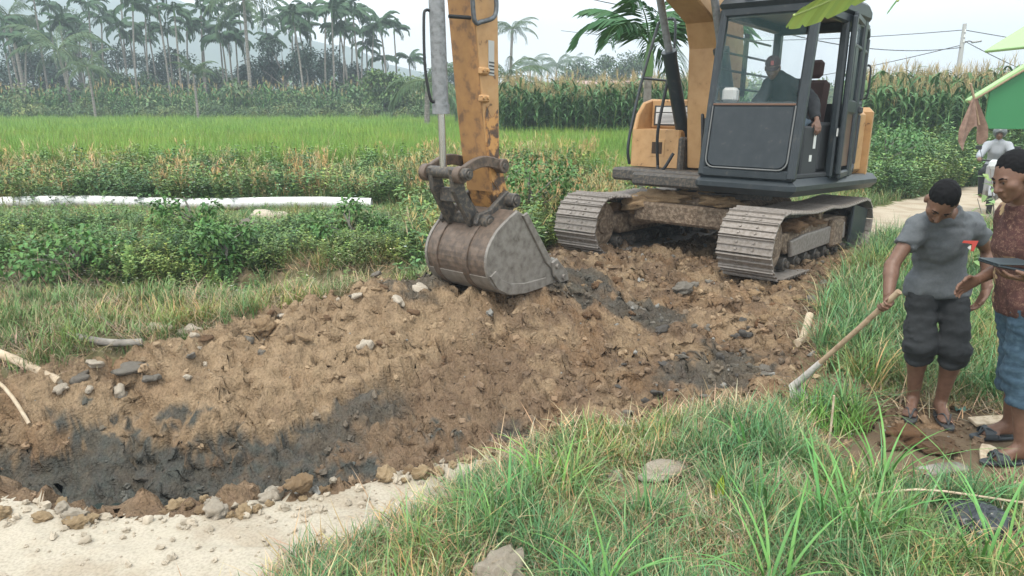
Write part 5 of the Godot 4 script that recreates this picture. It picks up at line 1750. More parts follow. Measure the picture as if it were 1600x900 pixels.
	# frame drawn as four sides and two rails
	for i in dr.size():
		var p: Vector2 = dr[i]
		var q: Vector2 = dr[(i + 1) % dr.size()]
		bar(st, Vector3(0, p.y, p.x), Vector3(0, q.y, q.x), 0.06, 0.09, Vector3.RIGHT, 0.02)
	bar(st, Vector3(0.0, 0.78, 0.0), Vector3(0.0, 0.78, -0.95), 0.062, 0.16, Vector3.RIGHT, 0.02)
	bar(st, Vector3(0.0, 1.45, 0.0), Vector3(0.0, 1.45, -0.95), 0.055, 0.06, Vector3.RIGHT, 0.02)
	bar(st, Vector3(0.0, 0.8, -0.18), Vector3(0.0, 1.45, -0.18), 0.055, 0.22, Vector3.RIGHT, 0.02)
	part(st, "door_frame", M.black_paint, door)
	for a: Array in [[0.10, 0.70, M.door_skin], [0.88, 1.42, M.glass], [1.49, 1.69, M.glass]]:
		st = new_st()
		bx(st, -0.006, 0.006, a[0], a[1], -0.92, -0.03, 0.001)
		part(st, "door_pane", a[2], door)
	st = new_st()
	bx(st, 0.03, 0.075, 0.72, 0.80, -0.80, -0.62, 0.015)
	part(st, "door_handle", M.rubber, door)
	st = new_st()
	tube(st, smooth_path([Vector3(0.05, 0.9, -0.88), Vector3(0.09, 0.95, -0.88), Vector3(0.09, 1.25, -0.88), Vector3(0.05, 1.3, -0.88)], 4), [0.012], 6)
	part(st, "grab_rail", M.rubber, door)

func build_boom(ex: Node3D) -> void:
	var bx0 := -0.30
	var st := new_st()
	prism(st, side_t(-0.2), [Vector2(0.30, 1.12), Vector2(0.42, 1.9), Vector2(0.48, 2.55), Vector2(0.62, 2.83), Vector2(1.2, 3.05), Vector2(2.5, 3.62), Vector2(4.25, 3.72), Vector2(4.5, 3.82), Vector2(4.48, 4.05), Vector2(2.6, 4.40), Vector2(0.7, 3.85), Vector2(-0.05, 3.3), Vector2(-0.25, 2.5), Vector2(-0.2, 1.2), Vector2(0.05, 1.05)], 0.40, 0.02)
	part(st, "boom", M.yellow, ex)
	st = new_st()
	bx(st, -0.50, -0.41, 1.05, 1.5, -0.15, 0.4, 0.03)
	bx(st, 0.01, 0.08, 1.05, 1.5, -0.15, 0.4, 0.03)
	pin(st, -0.52, 0.12, 1.28, 0.12, 0.07)
	part(st, "boom_bracket", M.greasy, ex)
	for x: float in [0.13, -0.55]:
		var a := Vector3(x, 1.00, -0.10)
		var b := Vector3(x, 2.47, 0.66)
		var c := Vector3(x, 3.40, 1.14)
		var cl := Node3D.new()
		cl.name = "boom_cylinder"
		ex.add_child(cl, true)
		st = new_st()
		tube(st, [a, b], [0.085], 18)
		tube(st, [b, b + (b - a).normalized() * 0.05], [0.094], 18)
		pin(st, x - 0.09, x + 0.09, a.y, a.z, 0.08)
		part(st, "barrel", M.black_paint, cl)
		st = new_st()
		tube(st, [b, c], [0.045], 14)
		pin(st, x - 0.06, x + 0.06, c.y, c.z, 0.08)
		part(st, "rod", M.cyl_grey, cl)
	st = new_st()
	pin(st, -0.62, 0.2, 3.40, 1.14, 0.05)
	part(st, "boom_pin", M.greasy, ex)
	# hoses at the boom foot
	for k in 4:
		st = new_st()
		var x := -0.02 - 0.05 * k
		tube(st, smooth_path([Vector3(x + 0.12, 1.05, 0.62), Vector3(x + 0.14, 1.35, 0.72 - 0.03 * k), Vector3(x + 0.1, 1.62 + 0.05 * k, 0.62), Vector3(x + 0.06, 1.5, 0.45)], 6), [0.018], 7)
		part(st, "hose", M.rubber, ex)
	for a: Array in [[Vector3(-0.72, 1.1, 0.46), Vector3(-0.70, 1.5, 0.56), Vector3(-0.66, 1.9, 0.55), Vector3(-0.62, 2.3, 0.50)], [Vector3(-0.70, 1.12, 0.5), Vector3(-0.62, 1.05, 0.62), Vector3(-0.5, 1.1, 0.7), Vector3(-0.4, 1.3, 0.66)]]:
		st = new_st()
		tube(st, smooth_path(a, 6), [0.02], 7)
		part(st, "hose", M.rubber, ex)
	# arm
	var xl := -0.15
	st = new_st()
	prism(st, side_t(bx0), [Vector2(4.345, 1.42), Vector2(4.39, 1.68), Vector2(4.52, 2.55), Vector2(4.72, 3.6), Vector2(4.80, 4.2), Vector2(4.62, 4.5), Vector2(4.40, 4.1), Vector2(4.27, 3.2), Vector2(4.235, 2.55), Vector2(4.174, 1.42)], 0.30, 0.006)
	part(st, "arm", M.yellow, ex)
	st = new_st()
	prism(st, side_t(bx0), [Vector2(4.06, 0.86), Vector2(4.18, 0.85), Vector2(4.25, 1.0), Vector2(4.32, 1.30), Vector2(4.345, 1.42), Vector2(4.174, 1.42), Vector2(4.17, 1.33), Vector2(4.05, 1.0)], 0.30, 0.006)
	part(st, "arm_nose", M.arm_worn, ex)
	# worn lower sleeve plates: rusted and greasy metal
	st = new_st()
	for x: float in [xl + 0.002, -0.452]:
		prism(st, side_t(x), [Vector2(4.19, 1.02), Vector2(4.27, 1.1), Vector2(4.315, 1.32), Vector2(4.37, 1.63), Vector2(4.35, 1.72), Vector2(4.28, 1.62), Vector2(4.21, 1.70), Vector2(4.185, 1.33)], 0.012, 0.002)
	part(st, "wear_plate", M.arm_worn, ex)
	st = new_st()
	var fp := [Vector2(4.255, 1.0), Vector2(4.325, 1.30), Vector2(4.395, 1.68), Vector2(4.524, 2.55), Vector2(4.724, 3.6), Vector2(4.730, 3.6), Vector2(4.530, 2.55), Vector2(4.401, 1.68), Vector2(4.331, 1.30), Vector2(4.261, 1.0)]
	prism(st, side_t(bx0), fp, 0.29, 0.001)
	part(st, "outer_plate", M.arm_outer, ex)
	# sticker on the arm's side: white table over black lines
	st = new_st()
	prism(st, side_t(xl + 0.003), [Vector2(4.265, 1.97), Vector2(4.335, 1.975), Vector2(4.345, 2.25), Vector2(4.275, 2.25)], 0.004, 0.0005)
	var sk := part(st, "sticker", plain(lin(0.45, 0.45, 0.43), 0.5), ex)
	st = new_st()
	for k in 4: prism(st, side_t(xl + 0.0062), [Vector2(4.268, 1.985 + 0.028 * k), Vector2(4.333, 1.987 + 0.028 * k), Vector2(4.334, 1.999 + 0.028 * k), Vector2(4.269, 1.997 + 0.028 * k)], 0.002, 0.0003)
	part(st, "sticker_print", plain(lin(0.06, 0.06, 0.06), 0.6), sk)
	for a: Array in [[4.31, 2.0], [4.30, 1.78]]:
		st = new_st()
		bx(st, xl - 0.01, xl + 0.035, a[1] - 0.03, a[1] + 0.03, a[0] + 0.04, a[0] + 0.15, 0.012)
		pin(st, xl, xl + 0.05, a[1] + 0.005, a[0] + 0.07, 0.014)
		pin(st, xl, xl + 0.05, a[1] + 0.005, a[0] + 0.12, 0.014)
		part(st, "hose_clamp", M.yellow, ex)
	# hydraulic pipe loop on the arm
	st = new_st()
	tube(st, smooth_path([Vector3(xl + 0.05, 2.9, 4.62), Vector3(xl + 0.05, 2.45, 4.58), Vector3(xl + 0.055, 2.36, 4.55), Vector3(xl + 0.06, 2.37, 4.50), Vector3(xl + 0.065, 2.42, 4.36), Vector3(xl + 0.06, 2.5, 4.32), Vector3(xl + 0.05, 2.62, 4.33), Vector3(xl + 0.03, 2.8, 4.40), Vector3(xl + 0.01, 2.95, 4.42)], 6), [0.019], 8)
	part(st, "pipe_loop", M.pipe_blue, ex)
	# bucket cylinder
	var bc := Node3D.new()
	bc.name = "bucket_cylinder"
	ex.add_child(bc, true)
	st = new_st()
	tube(st, [Vector3(bx0, 1.67, 4.73), Vector3(bx0, 3.1, 4.83)], [0.064], 20)
	tube(st, [Vector3(bx0, 1.645, 4.728), Vector3(bx0, 1.72, 4.734)], [0.072], 20)
	part(st, "barrel", M.cyl_grey, bc)
	st = new_st()
	tube(st, [Vector3(bx0, 1.17, 4.695), Vector3(bx0, 1.68, 4.731)], [0.03], 16)
	part(st, "rod", M.chrome, bc)
	st = new_st()
	tube(st, smooth_path([Vector3(bx0 - 0.02, 2.42, 4.80), Vector3(bx0 - 0.03, 2.43, 4.87), Vector3(bx0 - 0.03, 2.36, 4.895), Vector3(bx0 - 0.03, 2.0, 4.88), Vector3(bx0 - 0.02, 1.76, 4.83), Vector3(bx0 - 0.01, 1.74, 4.79)], 6), [0.012], 7)
	tube(st, [Vector3(bx0 + 0.05, 2.4, 4.7), Vector3(bx0 + 0.1, 2.41, 4.5)], [0.016], 7)
	part(st, "feed_pipe", M.rubber, bc)
	# linkage: two curved rockers from the arm to the rod end, two links to the bucket
	for x: float in [-0.10, -0.50]:
		st = new_st()
		var arc := []
		for k in 9:
			var f := k / 8.0
			arc.append(Vector2(lerpf(4.20, 4.72, f), lerpf(1.225, 1.16, f) + 0.075 * sin(PI * f) + 0.042))
		for k in 9:
			var f := 1.0 - k / 8.0
			arc.append(Vector2(lerpf(4.20, 4.72, f), lerpf(1.225, 1.16, f) + 0.075 * sin(PI * f) - 0.05))
		prism(st, side_t(x), arc, 0.05, 0.008)
		pin(st, x - 0.045, x + 0.045, 1.225, 4.20, 0.062)
		pin(st, x - 0.035, x + 0.035, 1.16, 4.70, 0.072)
		part(st, "rocker_link", M.bucket_back, ex)
	st = new_st()
	for x: float in [-0.175, -0.425]:
		prism(st, side_t(x), [Vector2(4.64, 1.20), Vector2(4.75, 1.20), Vector2(4.72, 1.02), Vector2(4.52, 0.72), Vector2(4.40, 0.70), Vector2(4.38, 0.80), Vector2(4.56, 1.0)], 0.05, 0.01)
	bx(st, -0.43, -0.17, 0.92, 1.04, 4.56, 4.64, 0.01)
	part(st, "bucket_link", M.greasy, ex)
	for a: Array in [[-0.52, 0.0, 1.17, 4.695, 0.05], [-0.53, -0.06, 1.225, 4.20, 0.045], [-0.54, 0.0, 0.765, 4.43, 0.06], [-0.56, 0.02, 0.93, 4.12, 0.062]]:
		st = new_st()
		pin(st, a[0], a[1], a[2], a[3], a[4])
		pin(st, a[0] - 0.012, a[1] + 0.012, a[2], a[3], a[4] * 0.6)
		part(st, "link_pin", M.greasy, ex)
	build_bucket(ex)

func build_bucket(ex: Node3D) -> void:
	var bk := Node3D.new()
	bk.name = "bucket"
	ex.add_child(bk, true)
	var xa := -0.56
	var xb := 0.13
	var prof := [Vector2(4.24, 0.86), Vector2(4.36, 0.80), Vector2(4.50, 0.71), Vector2(4.60, 0.59), Vector2(4.635, 0.46), Vector2(4.60, 0.33), Vector2(4.50, 0.22), Vector2(4.36, 0.16), Vector2(4.15, 0.14), Vector2(3.62, 0.18)]
	var fine := []
	for v: Vector3 in smooth_path(prof.map(func(q: Vector2) -> Vector3: return Vector3(q.x, q.y, 0)), 3): fine.append(Vector2(v.x, v.y))
	prof = fine
	var nl := prof.size()
	# wrapped shell with thickness
	var st := new_st()
	var inner := []
	var c := Vector2(4.1, 0.5)
	for p: Vector2 in prof: inner.append(p + (c - p).normalized() * 0.03)
	var sh := prof.duplicate()
	for i in range(inner.size() - 1, -1, -1): sh.append(inner[i])
	prism(st, side_t((xa + xb) * 0.5), sh, xb - xa, 0.006)
	part(st, "shell", M.bucket_back, bk)
	# side plates
	for x: float in [xb + 0.012, xa - 0.012]:
		st = new_st()
		var sp := [Vector2(4.27, 0.87)]
		for i in range(1, prof.size()): sp.append(prof[i] + ((prof[i] as Vector2) - c).normalized() * 0.012)
		sp.append(Vector2(3.60, 0.24))
		sp.append(Vector2(3.78, 0.38))
		sp.append(Vector2(4.12, 0.80))
		prism(st, side_t(x), sp, 0.028, 0.006)
		part(st, "side_plate", M.bucket_side, bk)
		st = new_st()   # edge bar along the open side, wear bar low on the plate
		prism(st, side_t(x + 0.02 * signf(x + 0.3)), [Vector2(4.15, 0.845), Vector2(4.21, 0.82), Vector2(3.86, 0.37), Vector2(3.66, 0.22), Vector2(3.60, 0.25), Vector2(3.79, 0.40)], 0.024, 0.006)
		part(st, "edge_bar", M.bucket_side, bk)
		st = new_st()
		prism(st, side_t(x + 0.019 * signf(x + 0.3)), [Vector2(4.60, 0.34), Vector2(4.50, 0.215), Vector2(4.36, 0.152), Vector2(4.15, 0.132), Vector2(3.85, 0.152), Vector2(3.85, 0.235), Vector2(4.15, 0.225), Vector2(4.34, 0.245), Vector2(4.46, 0.30), Vector2(4.53, 0.38)], 0.018, 0.004)
		part(st, "wear_bar", M.bucket_side, bk)
		st = new_st()
		prism(st, side_t(x + 0.034 * signf(x + 0.3)), [Vector2(3.80, 0.37), Vector2(3.72, 0.40), Vector2(3.55, 0.25), Vector2(3.53, 0.17), Vector2(3.66, 0.16), Vector2(3.76, 0.24)], 0.03, 0.01)
		for q: Array in [[3.73, 0.33], [3.63, 0.22]]:
			pin(st, x + (0.03 if x > 0 else -0.07), x + (0.07 if x > 0 else -0.03), q[1], q[0], 0.024)
		part(st, "side_cutter", M.bucket_side, bk)
	# straps round the back
	for x: float in [-0.46, -0.10]:
		st = new_st()
		var band := []
		for i in range(4, nl - 6): band.append((prof[i] as Vector2) + ((prof[i] as Vector2) - c).normalized() * 0.018)
		for i in range(nl - 7, 3, -1): band.append((prof[i] as Vector2) - ((prof[i] as Vector2) - c).normalized() * 0.004)
		prism(st, side_t(x), band, 0.07, 0.005)
		part(st, "wear_strap", M.bucket_back, bk)
	st = new_st()
	var low := []
	for i in range(15, nl - 3): low.append((prof[i] as Vector2) + ((prof[i] as Vector2) - c).normalized() * 0.012)
	for i in range(nl - 4, 14, -1): low.append((prof[i] as Vector2) - ((prof[i] as Vector2) - c).normalized() * 0.004)
	prism(st, side_t((xa + xb) * 0.5), low, xb - xa + 0.02, 0.004)
	part(st, "heel_plate", M.bucket_side, bk)
	# hinge ears
	for x: float in [-0.09, -0.51]:
		st = new_st()
		prism(st, side_t(x), [Vector2(4.04, 0.96), Vector2(4.14, 1.01), Vector2(4.22, 0.96), Vector2(4.36, 0.86), Vector2(4.50, 0.83), Vector2(4.53, 0.75), Vector2(4.46, 0.68), Vector2(4.10, 0.80), Vector2(4.03, 0.86)], 0.045, 0.008)
		part(st, "hinge_ear", M.greasy, bk)
	for k in 5:
		st = new_st()
		var x := lerpf(xa + 0.06, xb - 0.06, k / 4.0)
		prism(st, side_t(x), [Vector2(3.66, 0.21), Vector2(3.66, 0.14), Vector2(3.42, 0.15), Vector2(3.42, 0.17)], 0.07, 0.01)
		part(st, "tooth", M.shoe, bk)

# ---------------------------------------------------------------- people: smooth fields meshed as surface nets
class Field:
	var o: Vector3
	var h: float
	var nx: int
	var ny: int
	var nz: int
	var d: PackedFloat32Array

	func _init(lo: Vector3, hi: Vector3, cell: float) -> void:
		o = lo
		h = cell
		nx = int((hi.x - lo.x) / cell) + 2
		ny = int((hi.y - lo.y) / cell) + 2
		nz = int((hi.z - lo.z) / cell) + 2
		d.resize(nx * ny * nz)
		d.fill(1.0)

	func _span(lo: Vector3, hi: Vector3) -> Array[int]:
		return [maxi(0, int((lo.x - o.x) / h)), mini(nx - 1, int((hi.x - o.x) / h) + 1), maxi(0, int((lo.y - o.y) / h)), mini(ny - 1, int((hi.y - o.y) / h) + 1), maxi(0, int((lo.z - o.z) / h)), mini(nz - 1, int((hi.z - o.z) / h) + 1)]

	# tapered capsule; flat squeezes it along an axis, cut ends it flat at b
	func cap(a: Vector3, b: Vector3, ra: float, rb: float, k := 0.02, axis := Vector3.ZERO, flat := 1.0, cut := false) -> void:
		var m := maxf(ra, rb) + k + h * 2.0
		var s := _span(a.min(b) - Vector3.ONE * m, a.max(b) + Vector3.ONE * m)
		var ab := b - a
		var l2 := maxf(ab.length_squared(), 1e-9)
		var dir := ab.normalized()
		for z in range(s[4], s[5] + 1):
			for y in range(s[2], s[3] + 1):
				var i := (z * ny + y) * nx + s[0]
				for x in range(s[0], s[1] + 1):
					var p := o + Vector3(x, y, z) * h
					var t := clampf((p - a).dot(ab) / l2, 0.0, 1.0)
					var q := p - a - ab * t
					if flat != 1.0: q += axis * (q.dot(axis) * (flat - 1.0))
					var v := q.length() - lerpf(ra, rb, t)
					if cut: v = maxf(v, (p - b).dot(dir))
					var w := d[i]
					var e := maxf(k - absf(v - w), 0.0) / k
					d[i] = minf(v, w) - e * e * k * 0.25
					i += 1

	func ell(c: Vector3, r: Vector3, b: Basis, k := 0.015, sub := false) -> void:
		var m := maxf(r.x, maxf(r.y, r.z)) + k + h * 2.0
		var s := _span(c - Vector3.ONE * m, c + Vector3.ONE * m)
		for z in range(s[4], s[5] + 1):
			for y in range(s[2], s[3] + 1):
				var i := (z * ny + y) * nx + s[0]
				for x in range(s[0], s[1] + 1):
					var p := o + Vector3(x, y, z) * h - c
					var q := Vector3(b.x.dot(p), b.y.dot(p), b.z.dot(p))
					var k0 := (q / r).length()
					var k1 := (q / (r * r)).length()
					var v := k0 * (k0 - 1.0) / maxf(k1, 1e-6)
					var w := d[i]
					if sub:
						d[i] = maxf(w, -v)
					else:
						var e := maxf(k - absf(v - w), 0.0) / k
						d[i] = minf(v, w) - e * e * k * 0.25
					i += 1

	func clip(n: Vector3, pt: Vector3) -> void:
		var i := 0
		for z in nz:
			for y in ny:
				for x in nx:
					d[i] = maxf(d[i], (o + Vector3(x, y, z) * h - pt).dot(n))
					i += 1

	func rough(noise: FastNoiseLite, f: Vector3, amp: float) -> void:
		var i := 0
		for z in nz:
			for y in ny:
				for x in nx:
					if absf(d[i]) < 0.05: d[i] += noise.get_noise_3dv((o + Vector3(x, y, z) * h) * f) * amp
					i += 1

	func mesh_into(vp: PackedVector3Array, ix: PackedInt32Array) -> void:
		var ids := PackedInt32Array()
		ids.resize(nx * ny * nz)
		ids.fill(-1)
		var sy := nx
		var sz := nx * ny
		var off: Array[int] = [0, 1, sy, sy + 1, sz, sz + 1, sz + sy, sz + sy + 1]
		var edges: Array[Vector2i] = [Vector2i(0, 1), Vector2i(2, 3), Vector2i(4, 5), Vector2i(6, 7), Vector2i(0, 2), Vector2i(1, 3), Vector2i(4, 6), Vector2i(5, 7), Vector2i(0, 4), Vector2i(1, 5), Vector2i(2, 6), Vector2i(3, 7)]
		for z in nz - 1:
			for y in ny - 1:
				var i := z * sz + y * sy
				for x in nx - 1:
					var d0 := d[i]
					if absf(d0) < h * 3.0:
						var n := 0
						for k in 8:
							if d[i + off[k]] < 0.0: n += 1
						if n > 0 and n < 8:
							var sum := Vector3.ZERO
							var c := 0
							for e in edges:
								var a := d[i + off[e.x]]
								var b := d[i + off[e.y]]
								if (a < 0.0) != (b < 0.0):
									var t := a / (a - b)
									var pa := Vector3(e.x & 1, (e.x >> 1) & 1, e.x >> 2)
									var pb := Vector3(e.y & 1, (e.y >> 1) & 1, e.y >> 2)
									sum += pa.lerp(pb, t)
									c += 1
							ids[i] = vp.size()
							vp.append(o + (Vector3(x, y, z) + sum / c) * h)
					i += 1
		for z in range(1, nz - 1):
			for y in range(1, ny - 1):
				var i := z * sz + y * sy + 1
				for x in range(1, nx - 1):
					if ids[i] >= 0 or absf(d[i]) < h * 3.0:
						var a := d[i] < 0.0
						if a != (d[i + 1] < 0.0): _q(ix, ids[i], ids[i - sy], ids[i - sy - sz], ids[i - sz], a)
						if a != (d[i + sy] < 0.0): _q(ix, ids[i], ids[i - sz], ids[i - 1 - sz], ids[i - 1], a)
						if a != (d[i + sz] < 0.0): _q(ix, ids[i], ids[i - 1], ids[i - 1 - sy], ids[i - sy], a)
					i += 1

	func _q(ix: PackedInt32Array, a: int, b: int, c: int, e: int, inside: bool) -> void:
		if a < 0 or b < 0 or c < 0 or e < 0: return
		if inside: ix.append_array(PackedInt32Array([a, b, c, a, c, e]))
		else: ix.append_array(PackedInt32Array([a, c, b, a, e, c]))

func field_mesh(fields: Array) -> ArrayMesh:
	var vp := PackedVector3Array()
	var ix := PackedInt32Array()
	for f: Field in fields:
		var v := PackedVector3Array()
		var q := PackedInt32Array()
		f.mesh_into(v, q)
		var base := vp.size()
		vp.append_array(v)
		for k in q: ix.append(k + base)
	var vn := PackedVector3Array()
	vn.resize(vp.size())
	for t in range(0, ix.size(), 3):
		var n := (vp[ix[t + 2]] - vp[ix[t]]).cross(vp[ix[t + 1]] - vp[ix[t]])
		for k in 3: vn[ix[t + k]] += n
	for i in vn.size(): vn[i] = vn[i].normalized()
	var arr := []
	arr.resize(Mesh.ARRAY_MAX)
	arr[Mesh.ARRAY_VERTEX] = vp
	arr[Mesh.ARRAY_NORMAL] = vn
	arr[Mesh.ARRAY_INDEX] = ix
	var am := ArrayMesh.new()
	am.add_surface_from_arrays(Mesh.PRIMITIVE_TRIANGLES, arr)
	return am

# a hand: wrist, direction of the palm, palm-side normal, direction to the thumb, curl of the fingers
func hand_field(wrist: Vector3, dir: Vector3, nrm: Vector3, thumb: Vector3, curl: float, tcurl := 0.5, cell := 0.0045) -> Field:
	dir = dir.normalized()
	var side := (thumb - dir * thumb.dot(dir)).normalized()
	nrm = (nrm - dir * nrm.dot(dir) - side * nrm.dot(side)).normalized()
	var f := Field.new(wrist - Vector3.ONE * 0.20, wrist + Vector3.ONE * 0.20, cell)
	f.cap(wrist - dir * 0.03, wrist + dir * 0.015, 0.027, 0.027, 0.01, nrm, 1.25)
	var lens := [[0.038, 0.024, 0.020], [0.043, 0.028, 0.022], [0.040, 0.026, 0.021], [0.031, 0.020, 0.018]]
	for i in 4:
		var kn := wrist + dir * (0.088 - 0.006 * absf(i - 1.2)) + side * (0.030 - 0.0205 * i)
		f.cap(wrist + dir * 0.01 + side * (0.015 - 0.01 * i), kn, 0.017, 0.0125, 0.012)
		var p := kn
		var a := curl * 0.5 + 0.06 * i * curl
		for s in 3:
			var v := dir * cos(a) + nrm * sin(a)
			var q: Vector3 = p + v * lens[i][s]
			f.cap(p, q, 0.0098 - 0.0012 * s, 0.0092 - 0.0014 * s, 0.003)
			p = q
			a += curl
	var t0 := wrist + dir * 0.022 + side * 0.022
	var t1 := t0 + (dir * 0.62 + side * 0.62 + nrm * 0.35 * tcurl).normalized() * 0.042
	var t2 := t1 + (dir * 0.8 + side * (0.45 - 0.5 * tcurl) + nrm * 0.6 * tcurl).normalized() * 0.032
	var t3 := t2 + (dir * 0.85 + side * (0.2 - 0.7 * tcurl) + nrm * 0.7 * tcurl).normalized() * 0.026
	f.cap(t0, t1, 0.017, 0.012, 0.01)
	f.cap(t1, t2, 0.0115, 0.0105, 0.004)
	f.cap(t2, t3, 0.0105, 0.008, 0.004)
	return f

func head_basis(face: Vector3, up: Vector3) -> Basis:
	var f := face.normalized()
	var u := (up - f * up.dot(f)).normalized()
	return Basis(u.cross(f), u, f)

func head_field(c: Vector3, b: Basis, neck: Vector3, cell := 0.006) -> Field:
	var f := Field.new(c - Vector3.ONE * 0.17, c + Vector3.ONE * 0.17, cell)
	var at := func(x: float, y: float, z: float) -> Vector3: return c + b * Vector3(x, y, z)
	f.ell(at.call(0, 0.028, -0.012), Vector3(0.075, 0.090, 0.094), b, 0.02)
	f.ell(at.call(0, -0.025, 0.035), Vector3(0.062, 0.078, 0.060), b, 0.03)
	f.cap(at.call(0, -0.055, 0.035), at.call(0, -0.092, 0.062), 0.05, 0.026, 0.03)
	f.cap(at.call(-0.035, 0.018, 0.078), at.call(0.035, 0.018, 0.078), 0.012, 0.012, 0.012)   # brow
	f.cap(at.call(0, 0.008, 0.088), at.call(0, -0.034, 0.110), 0.009, 0.0135, 0.010)           # nose
	f.cap(at.call(-0.014, -0.038, 0.096), at.call(0.014, -0.038, 0.096), 0.009, 0.009, 0.006)
	f.cap(at.call(-0.020, -0.061, 0.089), at.call(0.020, -0.061, 0.089), 0.007, 0.007, 0.005)  # lips
	f.cap(at.call(-0.018, -0.072, 0.087), at.call(0.018, -0.072, 0.087), 0.0075, 0.0075, 0.005)
	for s: float in [-1.0, 1.0]:
		f.ell(at.call(s * 0.031, 0.002, 0.084), Vector3(0.016, 0.010, 0.012), b, 0.006, true)
		f.ell(at.call(s * 0.031, 0.001, 0.076), Vector3(0.013, 0.011, 0.012), b, 0.003)
		f.ell(at.call(s * 0.048, -0.022, 0.06), Vector3(0.02, 0.02, 0.02), b, 0.02)
		f.ell(at.call(s * 0.078, -0.008, -0.008), Vector3(0.012, 0.034, 0.022), b, 0.006)
	f.cap(at.call(0, -0.05, -0.025), neck, 0.055, 0.056, 0.02)
	return f

func hair_mesh(c: Vector3, b: Basis, low := -0.03, front := 0.55) -> ArrayMesh:
	var f := Field.new(c - Vector3.ONE * 0.15, c + Vector3.ONE * 0.16, 0.006)
	f.ell(c + b * Vector3(0, 0.042, -0.022), Vector3(0.0795, 0.091, 0.095), b, 0.01)
	f.rough(n_fine, Vector3.ONE * 6.0, 0.005)
	f.clip((b * Vector3(0, -0.62, front)).normalized(), c + b * Vector3(0, 0.050, 0.052))
	f.clip(b * Vector3(0, -1, 0.1), c + b * Vector3(0, low, 0))
	return field_mesh([f])

func face_bits(p: Node3D, c: Vector3, b: Basis) -> void:
	for s: float in [-1.0, 1.0]:
		var st := new_st()
		var e := SphereMesh.new()
		e.radius = 0.0085
		e.height = 0.017
		e.radial_segments = 10
		e.rings = 6
		var o := inst("eye", e, M.eye, p)
		o.position = c + b * Vector3(s * 0.031, 0.001, 0.0815)
		tube(st, [c + b * Vector3(s * 0.014, 0.021, 0.091), c + b * Vector3(s * 0.032, 0.027, 0.089), c + b * Vector3(s * 0.050, 0.020, 0.076)], [0.0045, 0.005, 0.002], 5)
		part(st, "eyebrow", M.hair, p)

func flip_flop(p: Node3D, heel: Vector3, toe: Vector3, m: Material, called := "sandal") -> void:
	var d := (toe - heel)
	d.y = 0.0
	var l := d.length() + 0.06
	d = d.normalized()
	var s := Vector3.UP.cross(d)
	var t := Transform3D(Basis(s, d, s.cross(d)), Vector3(heel.x, heel.y - 0.012, heel.z) - d * 0.03)
	var st := new_st()
	var pg := []
	for k in 20:
		var a := TAU * k / 20.0
		var v := 0.5 - 0.5 * cos(a)
		pg.append(Vector2(sin(a) * (0.036 + 0.014 * v), v * l))
	prism(st, t, pg, 0.018, 0.004)
	for q: float in [-1.0, 1.0]:
		tube(st, smooth_path([t * Vector3(0, l * 0.82, -0.01), t * Vector3(q * 0.02, l * 0.68, -0.062), t * Vector3(q * 0.042, l * 0.45, -0.012)], 5), [0.006], 6)
	part(st, called, m, p)

